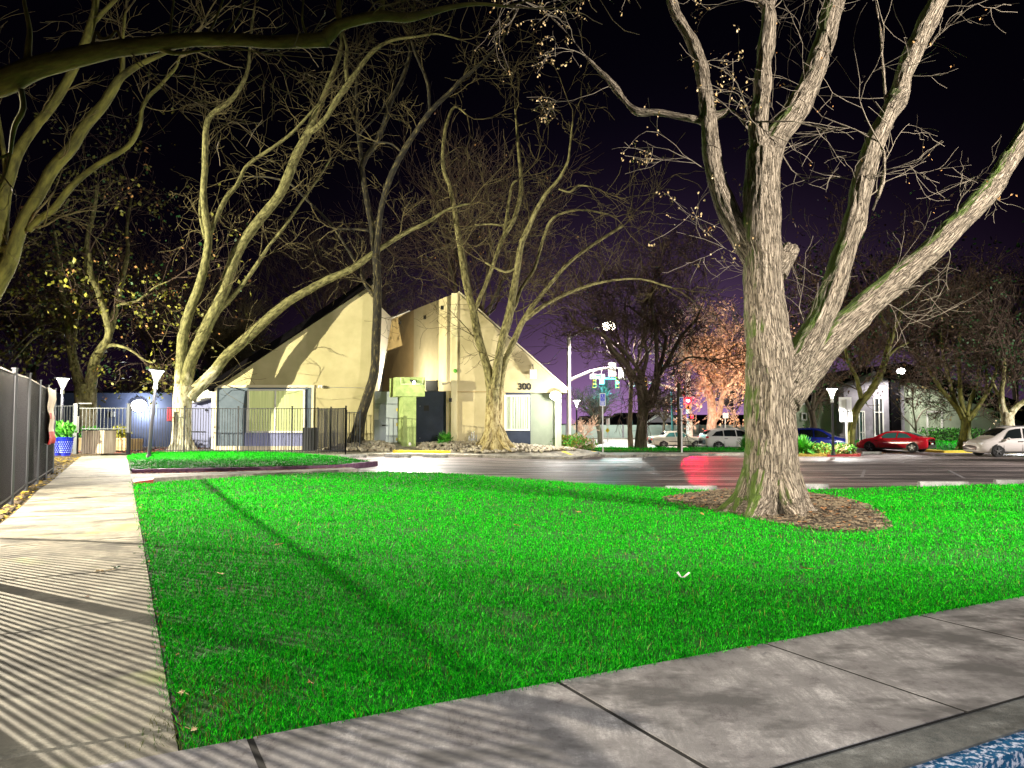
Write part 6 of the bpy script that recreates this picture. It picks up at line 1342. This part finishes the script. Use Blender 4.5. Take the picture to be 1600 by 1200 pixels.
red = make_car('parked_sedan', 'red fastback sedan parked nose left before the buildings', 'sedan', 'car_red', 4.68, 1.42, 1.83,
    [(0, .45, .80, .90, .70, .60), (.08, .32, .96, 1.0, .82, .66), (.5, .24, .97, 1.06, .89, .66), (1.0, .22, .95, 1.24, .91, .60), (1.7, .20, .93, 1.40, .915, .57), (2.4, .20, .90, 1.42, .915, .58), (2.95, .20, .90, 1.28, .915, .60), (3.5, .20, .89, .99, .91, .70), (4.1, .20, .80, .88, .88, .70), (4.5, .24, .66, .72, .78, .6), (4.68, .36, .55, .58, .62, .45)],
    (.93, 3.68), .34, [((.95, .12), (1.9, .1), (1.85, .86), (1.35, .80)), ((1.98, .1), (3.1, .1), (2.7, .80), (1.95, .86))], (2.75, 3.45), (.55, 1.5),
    [('headlight', 'headlight', (4.28, .58, .62), (4.52, .80, .69)), ('tail_light', 'tail_red', (.02, .45, .80), (.12, .80, .88)), ('boot_bar', 'trim_black', (.0, 0, .72), (.05, .7, .79)), ('bumper', 'trim_black', (-.02, 0, .30), (.12, .68, .52)), ('number_plate', 'sign_white', (-.04, 0, .55), (-.01, .17, .65))], rim='rim_dark', glass='glass_teal')
place(red, 1398, 690, 52.5, 180 - 46)
blue = make_car('parked_suv', 'dark blue crossover with amber headlamp partly hidden by the shrubs', 'suv', 'car_blue', 4.7, 1.68, 1.88,
    [(0, .48, .85, 1.0, .78, .7), (.1, .34, 1.05, 1.3, .9, .7), (.5, .26, 1.06, 1.58, .93, .68), (1.5, .24, 1.05, 1.68, .94, .69), (2.5, .24, 1.03, 1.64, .94, .68), (3.1, .24, 1.02, 1.40, .94, .70), (3.65, .24, 1.0, 1.10, .93, .74), (4.2, .24, .92, .99, .90, .72), (4.55, .28, .78, .83, .82, .64), (4.7, .40, .62, .66, .70, .5)],
    (.92, 3.72), .36, [((.4, .12), (1.3, .12), (1.3, .86), (.65, .8)), ((1.38, .12), (2.25, .1), (2.2, .88), (1.38, .88)), ((2.32, .1), (3.4, .1), (2.85, .84), (2.3, .88))], (2.9, 3.6), (.12, .48),
    [('headlight', 'headlight', (4.34, .52, .70), (4.56, .80, .82)), ('turn_lamp', 'amber_lens', (4.25, .76, .74), (4.42, .88, .84)), ('grille', 'trim_black', (4.62, 0, .45), (4.72, .48, .68)), ('fog_lamp', 'headlight', (4.6, .52, .42), (4.7, .66, .52)), ('tail_light', 'tail_red', (.02, .7, .85), (.12, .86, 1.1))])
place(blue, 1276, 690, 51.0, -28)
suv = make_car('parked_suv', 'white crossover parked across the street side, beside the big trunk', 'suv', 'car_white', 4.95, 1.70, 1.92,
    [(0, .50, .85, .98, .80, .7), (.08, .34, 1.06, 1.22, .9, .7), (.55, .26, 1.07, 1.56, .95, .66), (1.5, .24, 1.05, 1.69, .96, .68), (2.6, .24, 1.03, 1.68, .96, .68), (3.2, .24, 1.02, 1.50, .96, .69), (3.85, .24, 1.0, 1.12, .95, .74), (4.4, .24, .92, .99, .92, .72), (4.8, .28, .78, .83, .84, .64), (4.95, .40, .62, .66, .70, .5)],
    (.95, 3.85), .38, [((.45, .14), (1.35, .12), (1.35, .84), (.85, .76)), ((1.42, .12), (2.35, .1), (2.3, .88), (1.42, .86)), ((2.42, .1), (3.6, .1), (3.0, .84), (2.4, .88))], (3.05, 3.8), (.1, .5),
    [('tail_light', 'tail_red', (.02, .70, .98), (.2, .93, 1.12)), ('headlight', 'headlight', (4.5, .58, .72), (4.78, .86, .82)), ('bumper', 'trim_black', (-.02, 0, .30), (.2, .86, .44)), ('roof_rail', 'steel', (.9, .60, 1.70), (2.9, .63, 1.745))])
place(suv, 1146, 690, 58.0, 6)
sil = make_car('parked_sedan', 'old silver beige sedan parked left of the white crossover', 'sedan', 'car_silver', 4.7, 1.40, 1.76,
    [(0, .42, .80, .88, .74, .68), (.08, .30, .90, .97, .82, .70), (.6, .24, .94, 1.02, .87, .68), (.95, .22, .93, 1.05, .88, .64), (1.35, .20, .92, 1.36, .88, .58), (2.2, .20, .91, 1.40, .88, .58), (2.75, .20, .90, 1.36, .88, .57), (3.3, .20, .90, 1.0, .88, .66), (3.9, .20, .84, .92, .87, .72), (4.5, .22, .76, .80, .82, .68), (4.7, .34, .60, .64, .74, .6)],
    (.98, 3.68), .32, [((1.12, .12), (1.95, .12), (1.92, .86), (1.5, .84)), ((2.03, .12), (3.05, .12), (2.72, .84), (2.0, .88))], (2.78, 3.25), (.98, 1.34),
    [('headlight', 'headlight', (4.5, .5, .60), (4.66, .76, .72)), ('grille', 'trim_black', (4.62, 0, .48), (4.71, .42, .66)), ('tail_light', 'tail_red', (-.01, .50, .68), (.08, .78, .82)), ('bumper', 'trim_black', (4.6, 0, .36), (4.76, .74, .44)), ('side_moulding', 'trim_black', (1.4, .868, .55), (3.3, .895, .60))])
for o in kids(sil):
    if o.name.startswith('windscreen'): o.data.materials.clear(); o.data.materials.append(MATS['glass_red'])
    if o.name.startswith('window'): o.data.materials.clear(); o.data.materials.append(MATS['glass_teal'])
place(sil, 1058, 690, 64.0, 4)
# a car glimpsed behind the blue one
# ------------------------------------------------------------------ signal poles, signs
Ya = 66.0
sp = thing('signal_pole', 'tall steel pole with curved mast arm and a lit street lamp on top', 'traffic signal', (X_(888.5, Ya), Ya, g(X_(888, Ya), Ya) + KD)); zb0 = sp.location.z
mb = MB(); mb.tube([(X_(888.5, Ya), Ya, zb0), (X_(889, Ya), Ya, Z_(521, Ya))], [.20, .16], 14); mb.build('pole', 'pole_white', sp)
mb = MB(); mb.tube([pt(890, 529, Ya), pt(905, 520, Ya - .5), pt(925, 514, Ya - 1), pt(946, 509, Ya - 1.5)], .06, 8); mb.build('lamp_arm', 'pole_white', sp)
mb = MB(); q = pt(951, 507.5, Ya - 1.6); mb.sphere((q.x, q.y, q.z), .42, .2, .13, 14, 8); lo_ = mb.build('lamp_head', 'pole_white', sp, smooth=True)
mb = MB(); mb.sphere((q.x, q.y - .1, q.z - .12), .58, .34, .40, 16, 10); f = mb.build('lens', 'lamp_glow_street', None, smooth=True); f.parent = lo_  # lens far larger than the lamp head, shaped as its glare
for v in f.data.vertices: v.co -= Vector(sp.location)
arm = [pt(890, 594, Ya), pt(903, 588, Ya), pt(922, 580, Ya), pt(940, 576, Ya), (pt(958, 574.5, Ya)), pt(974, 576, Ya), pt(982, 579, Ya)]
mb = MB(); mb.tube(arm, [.14, .13, .12, .11, .10, .09, .08], 10); mb.build('mast_arm', 'pole_white', sp)
def signal_head(parent, px, py, Y, h=1.05, w=.36, lit=None, face=1, body='amber_paint', name='signal_head', lens_col=('sign_red', 'amber_paint', 'leaf_dark'), rz=0.0):
    q = pt(px, py, Y); mb = MB(); mb.box(q.x - w / 2, q.x + w / 2, q.y - .12, q.y + .14, q.z - h / 2, q.z + h / 2); ho = mb.build(name, body, parent, bevel=.02)
    for i in range(3):
        z = q.z + h / 2 - h * (i + .5) / 3; m = MB(); m.tube([(q.x, q.y - .121, z), (q.x, q.y - .135, z)], h / 3 * .38, 14); is_lit = (lit == i)
        f = m.build('lens', ('red_core' if i == 0 else 'green_glow') if is_lit else 'trim_black', None); f.parent = ho
        m2 = MB()
        for k in range(7):
            a = PI * k / 6; a2 = PI * (k + 1) / 6
            if k < 6: m2.add([(q.x + math.cos(a) * h / 6 * .9, q.y - .12, z + math.sin(a) * h / 6 * .8), (q.x + math.cos(a2) * h / 6 * .9, q.y - .12, z + math.sin(a2) * h / 6 * .8), (q.x + math.cos(a2) * h / 6 * .85, q.y - .36, z + math.sin(a2) * h / 6 * .72), (q.x + math.cos(a) * h / 6 * .85, q.y - .36, z + math.sin(a) * h / 6 * .72)], [(0, 1, 2, 3)])
        f2 = m2.build('visor', 'trim_black', None); f2.parent = ho
        for ff in (f, f2):
            for v in ff.data.vertices: v.co -= Vector(parent.location)
    return ho
def flat(parent, name, px0, px1, py0, py1, Y, mat, th=.03): mb = MB(); mb.box(X_(px0, Y), X_(px1, Y), Y, Y + th, Z_(py1, Y), Z_(py0, Y)); return mb.build(name, mat, parent)
flat(sp, 'backplate', 950.5, 963, 566, 588, Ya - .3, 'steel')
mb = MB(); q = pt(970, 583, Ya - .1); mb.box(q.x - .2, q.x + .22, q.y - .2, q.y + .2, q.z - .5, q.z + .38); mb.build('signal_back', 'pole_white', sp, bevel=.03); 
mb = MB(); mb.box(q.x + .225, q.x + .42, q.y - .2, q.y + .3, q.z - .42, q.z + .3); mb.build('hood', 'trim_black', sp)
# street name board, hanging from the arm
sg = flat(sp, 'name_board', 922, 945, 584.5, 592, Ya - .4, 'sign_green'); 
mb = MB(); x0, x1, z0, z1 = X_(922, Ya - .4), X_(945, Ya - .4), Z_(592, Ya - .4), Z_(584.5, Ya - .4)
for a, b, c_, d in ((x0, x1, z0, z0 + .03), (x0, x1, z1 - .03, z1), (x0, x0 + .03, z0 + .03, z1 - .03), (x1 - .03, x1, z0 + .03, z1 - .03)): mb.box(a, b, Ya - .412, Ya - .402, c_, d)
f = mb.build('border', 'sign_white', sp); f.parent = sg
f = text_mesh('lettering', 'McKee Rd', .30, 'sign_white', sp, ((x0 + x1) / 2, Ya - .41, (z0 + z1) / 2), .004, bold=.006); f.parent = sg
for px in (927, 940): mb = MB(); mb.bar(pt(px, 585, Ya - .39), pt(px, 577, Ya - .05), .03); mb.build('hanger', 'pole_white', sp)
Yb = 74.0
s2 = thing('signal_pole', 'pale signal mast right of the dark post with glowing red light', 'traffic signal', (X_(1077, Yb), Yb, g(X_(1077, Yb), Yb) + KD)); z2 = s2.location.z
mb = MB(); mb.tube([(X_(1077, Yb), Yb, z2), (X_(1076, Yb), Yb, Z_(640, Yb)), (X_(1075, Yb), Yb, Z_(580, Yb))], [.32, .28, .24], 14); mb.build('pole', 'pole_white', s2)
arm2 = [pt(1070, 613, Yb), pt(1050, 606, Yb), pt(1029, 600.5, Yb), pt(1012, 597, Yb), pt(990, 593, Yb), pt(960, 591.5, Yb), pt(944, 591, Yb)]
mb = MB(); mb.tube(arm2, [.16, .15, .14, .12, .10, .09, .08], 10); mb.build('mast_arm', 'pole_white', s2)
signal_head(s2, 928.5, 597.5, Yb - .4, 1.05, .34); signal_head(s2, 964.5, 597.5, Yb - .4, 1.05, .34, lit=1); signal_head(s2, 1008.5, 599, Yb - .4, 1.15, .36)
flat(s2, 'turn_sign', 936.5, 944, 592.5, 600, Yb - .3, 'sign_white'); 
mb = MB(); q = pt(940.2, 596.2, Yb - .32)
for k in range(20):
    a, b = 2 * PI * k / 20, 2 * PI * (k + 1) / 20; mb.bar((q.x + math.cos(a) * .19, q.y, q.z + math.sin(a) * .19), (q.x + math.cos(b) * .19, q.y, q.z + math.sin(b) * .19), .05, .02)
mb.bar((q.x - .13, q.y, q.z + .13), (q.x + .13, q.y, q.z - .13), .05, .02); mb.build('turn_ban', 'sign_red', s2)
flat(s2, 'lane_sign', 982, 992, 597.5, 604, Yb - .3, 'sign_white'); flat(s2, 'lane_mark', 984, 990, 599.5, 602, Yb - .33, 'sign_green', .02)
signal_head(s2, 1075.5, 630, Yb - .9, 1.15, .42, lit=0)
mb = MB(); q = pt(1075, 626, Yb - 1.06); mb.sphere((q.x, q.y, q.z), .36, .06, .36, 16, 10); mb.build('glare_disc', 'red_glow', s2); mb = MB(); mb.sphere((q.x, q.y - .04, q.z), .19, .06, .15, 12, 8); mb.build('lamp_core', 'red_core', s2)  # flat glowing ball added for the red halo round the lit signal
ph = signal_head(s2, 1079.5, 651, Yb - .8, .62, .5, name='walk_signal', body='trim_black')
flat(s2, 'button_plate', 1072.5, 1077, 647, 653, Yb - .9, 'sign_blue')
mb = MB(); q = pt(1081, 651, Yb - .96); mb.box(q.x - .1, q.x + .12, q.y - .02, q.y, q.z - .14, q.z + .14); mb.build('walk_hand', 'red_glow', s2)
def post_sign(label, px, pyb, Y, pytop, pw, plates, postmat='pole_white', cat='sign', name='road_sign', group=None):
    x = X_(px, Y); z0 = g(x, Y) - .1; r = thing(name, label, cat, (x, Y, z0 + .1), group); mb = MB(); mb.box(x - pw / 2, x + pw / 2, Y, Y + pw, z0, Z_(pytop, Y)); mb.build('post', postmat, r)
    for nm, mt, a, b, c_, d, dy in plates: mb = MB(); mb.box(X_(a, Y), X_(b, Y), Y - .012 - dy, Y - .002 - dy, Z_(d, Y), Z_(c_, Y)); mb.build(nm, mt, r)
    return r
def wheelchair(r, x, Y, z, s):
    mb = MB(); y = Y
    for k in range(14):
        a, b = PI * .75 + 1.35 * PI * k / 14, PI * .75 + 1.35 * PI * (k + 1) / 14; mb.bar((x + math.cos(a) * s * .3, y, z - s * .15 + math.sin(a) * s * .3), (x + math.cos(b) * s * .3, y, z - s * .15 + math.sin(b) * s * .3), s * .09, .008)
    mb.bar((x - s * .05, y, z + s * .38), (x, y, z), s * .12, .008); mb.bar((x, y, z), (x + s * .26, y, z), s * .1, .008); mb.bar((x + s * .26, y, z), (x + s * .38, y, z - s * .4), s * .1, .008); mb.bar((x - s * .03, y, z + s * .2), (x + s * .2, y, z + s * .2), s * .08, .008)
    mb.sphere((x - s * .06, y, z + s * .52), s * .1, .006, s * .1, 10, 6); return mb.build('symbol', 'sign_white', r)
Y1 = 47.2
r = post_sign('blue disabled parking sign on a white post by the bushes', 941.5, 694, Y1, 615, .07, [('plate', 'sign_white', 936.8, 945.8, 614.5, 634.5, .03), ('panel', 'sign_blue', 937.8, 944.8, 615.5, 626.5, .045), ('panel', 'sign_blue', 937.8, 944.8, 627.3, 633.5, .045)], group='disabled parking signs')
wheelchair(r, X_(941.3, Y1), Y1 - .062, Z_(621, Y1), .26)
mb = MB()
for i in range(3): mb.box(X_(938.8, Y1), X_(943.8, Y1), Y1 - .066, Y1 - .06, Z_(629.4 + i * 1.5, Y1), Z_(628.6 + i * 1.5, Y1))
mb.build('lettering', 'sign_white', r)
Y2_ = 48.4
r = post_sign('purple blue disabled parking sign on a white post before the dark pole', 1064.5, 700, Y2_, 622, .09, [('plate', 'sign_white', 1061, 1067, 620.5, 638.5, .03), ('panel', 'sign_blue', 1061.6, 1066.4, 621.5, 629, .045), ('panel', 'sign_blue', 1061.6, 1066.4, 630, 637.5, .045)], group='disabled parking signs')
wheelchair(r, X_(1064, Y2_), Y2_ - .062, Z_(625.3, Y2_), .18); 
mb = MB(); mb.tube([(X_(1064, Y2_), Y2_ - .06, Z_(633.6, Y2_)), (X_(1064, Y2_), Y2_ - .064, Z_(633.6, Y2_))], .07, 14); mb.build('symbol', 'sign_white', r)
x = X_(1060.8, 50); mb = MB(); mb.tube([(x, 50, g(x, 50) - .2), (x, 50, Z_(612, 50)), (X_(1060.5, 50), 50, Z_(598, 50))], [.15, .13, .10], 12); o = mb.build('utility_post', 'bark_dark', smooth=True, bark=True); tag(o, 'dark wooden post behind the purple parking sign', 'post')
Ym = 84
r = post_sign('white sign with a red mark above a yellow diamond across the street', 949.3, 681, Ym, 654, .09, [('plate', 'sign_white', 946.6, 952.2, 653.5, 663.5, .03)]); q = pt(949.3, 658.5, Ym - .05)
mb = MB(); mb.bar((q.x - .12, q.y, q.z + .2), (q.x + .02, q.y, q.z + .2), .08, .01); mb.bar((q.x + .02, q.y, q.z + .22), (q.x - .05, q.y, q.z - .22), .07, .01); mb.build('turn_mark', 'sign_red', r)
q = pt(949.3, 672.5, Ym - .05); mb = MB(); mb.prism([(q.x - .24, q.y, q.z), (q.x, q.y, q.z - .28), (q.x + .24, q.y, q.z), (q.x, q.y, q.z + .28)], (0, .02, 0)); mb.build('diamond', 'sign_yellow', r)
post_sign('back of a small white sign on a thin post behind the white crossover', 1132.5, 667, 68, 652, .06, [('plate', 'sign_white', 1128.5, 1137.5, 645.5, 653.5, .0)])
r = post_sign('pair of pale sign backs on the grey post left of the leaning tree', 1321.5, 705, 44.9, 624, .09, [('plate', 'sign_white', 1311, 1331, 620.5, 642, -.10), ('plate', 'sign_white', 1312, 1331.5, 643.5, 659, -.10)], 'steel')
ba = thing('street_post', 'slender teal street lamp post across the street', 'post', (X_(1050, 90), 90, g(X_(1050, 90), 90) - .1)); mb = MB(); mb.tube([(X_(1050.5, 90), 90, -.8), (X_(1049, 90), 90, Z_(610, 90))], [.17, .1], 10); mb.build('pole', 'glass_teal', ba); mb = MB(); mb.tube([(X_(1049, 90), 90, Z_(610, 90)), (X_(1049, 90) + .8, 90, Z_(608, 90))], [.07, .05], 8); mb.build('arm', 'glass_teal', ba)
ba = thing('marker_post', 'short teal marker post before the green panelled wall', 'post', (X_(986, 96), 96, -.6)); mb = MB(); mb.tube([(X_(986, 96), 96, -.7), (X_(986, 96), 96, Z_(659, 96))], [.1, .1], 10); mb.tube([(X_(986, 96), 96, Z_(663, 96)), (X_(986, 96), 96, Z_(656.5, 96))], [.16, .14], 10); mb.build('pole', 'glass_teal', ba)
# ------------------------------------------------------------------ shrubs
def shrub(label, px, Y, r, h, mats, seed, n=420, size=.13, group='shrubs', name='shrub', off=0.0, spiky=False):
    x = X_(px, Y); z = g(x, Y) + off; t = thing(name, label, 'shrub', (x, Y, z), group); rs = random.Random(seed)
    if spiky:
        mb = MB()
        for i in range(n):
            a = rs.uniform(0, 2 * PI); el = rs.uniform(.15, 1.45); L = h * rs.uniform(.75, 1.25); d = Vector((math.cos(a) * math.cos(el), math.sin(a) * math.cos(el), math.sin(el))); p0 = Vector((x + rs.uniform(-.12, .12), Y + rs.uniform(-.12, .12), z)); s = Vector((-math.sin(a), math.cos(a), 0)) * size * .22
            p1 = p0 + d * L * .55; p2 = p0 + d * L + Vector((0, 0, -.25 * L * math.cos(el))); mb.add([p0 - s, p0 + s, p1 + s, p1 - s, p2], [(0, 1, 2, 3), (3, 2, 4)])
        mb.build('blades', mats[0], t); return t
    mb = MB()
    for k in range(7):
        a = rs.uniform(0, 6.28); p = Vector((x, Y, z)); mb.tube([p, p + Vector((math.cos(a) * r * .3, math.sin(a) * r * .3, h * .4)), p + Vector((math.cos(a) * r * .7, math.sin(a) * r * .7, h * .8))], [.02, .014, .006], 5, cap=False)
    mb.build('stems', 'twig', t)
    for mi_, mt in enumerate(mats):
        mb = MB()
        for i in range(n // len(mats)):
            d = Vector((rs.gauss(0, 1), rs.gauss(0, 1), rs.gauss(0, 1))).normalized(); rr = rs.uniform(.35, 1) ** .5; k = 1 + .3 * mnoise.noise(d * 2 + Vector((seed, 0, 0)))
            p = Vector((x + d.x * r * rr * k, Y + d.y * r * rr * k, z + h * .52 + d.z * h * .5 * rr * k)); a = (Vector((rs.gauss(0, 1), rs.gauss(0, 1), rs.gauss(0, 1) + .5))).normalized(); b = a.orthogonal().normalized(); b = Matrix.Rotation(rs.uniform(0, 6.28), 3, a) @ b; s = size * rs.uniform(.6, 1.3)
            mb.add([p, p + a * s * .5 + b * s * .3, p + a * s, p + a * s * .5 - b * s * .3], [(0, 1, 2, 3)])
        mb.build('leaves', mt, t)
    return t
shrub('bright green grassy clump between big trunk and low shrubs', 1253, 45.2, .5, 1.05, ['leaf_bright'], 1, n=520, size=.18, name='grass_clump', spiky=True, group=None)
shrub('spiky green clump at the left side of the big trunk', 1166, 50.2, .5, .95, ['leaf_bright'], 2, n=420, size=.18, name='grass_clump', spiky=True, group=None, off=.1)
shrub('low yellow green shrub left of the slim lamp post in the island', 1280, 45.0, .75, .62, ['leaf_yellow', 'leaf_bright'], 3, n=700)
shrub('low yellow green shrub in the middle of the island', 1268, 45.8, .6, .6, ['leaf_yellow', 'leaf_bright'], 4, n=500)
shrub('low green shrub at the foot of the leaning tree', 1312, 44.7, .55, .6, ['leaf_bright', 'leaf_seed'], 5, n=600)
shrub('low green shrub right of the sign post', 1323, 44.8, .45, .5, ['leaf_bright', 'leaf_dark'], 6, n=400)
shrub('glossy green bush against the foot of the right wall corner', 882, 42.6, .75, .72, ['leaf_bright', 'leaf_yellow'], 7, n=800, off=-.05)
shrub('green bush in the middle of the roadside row', 897, 43.6, .8, .80, ['leaf_bright', 'leaf_yellow', 'leaf_pink'], 8, n=900, off=-.05)
shrub('twiggy bush at the right end of the roadside row', 914, 44.8, .75, .72, ['leaf_yellow', 'leaf_pink', 'leaf_bright'], 9, n=620, off=-.05)
for i, (px, lab) in enumerate(((1450, 'left end'), (1466, 'second from left'), (1482, 'third from left'), (1497, 'fourth from left'), (1518, 'right end'))):
    shrub('clipped dark green hedge bush under the square window, ' + lab, px, 58.6, .8, 1.05, ['leaf_dark', 'leaf_bright'], 20 + i, n=520, size=.16, group='hedge bushes before the green building')
shrub('dark green strappy plant beside the cream corner', 697, 40.9, .4, .72, ['leaf_bright'], 31, n=130, size=.2, name='strappy_plant', spiky=True, group=None)
shrub('small leafy plant at the base of the first rocks', 690, 40.3, .25, .3, ['leaf_bright'], 32, n=90, size=.12, group=None)
shrub('tuft of green growing among the rocks below the window', 779, 40.0, .3, .25, ['leaf_bright'], 33, n=140, size=.12, group=None, off=.2)
shrub('dark bush behind the roof corner at far left', 318, 56, 1.3, 5.4, ['leaf_dark'], 34, n=900, size=.3, group=None)
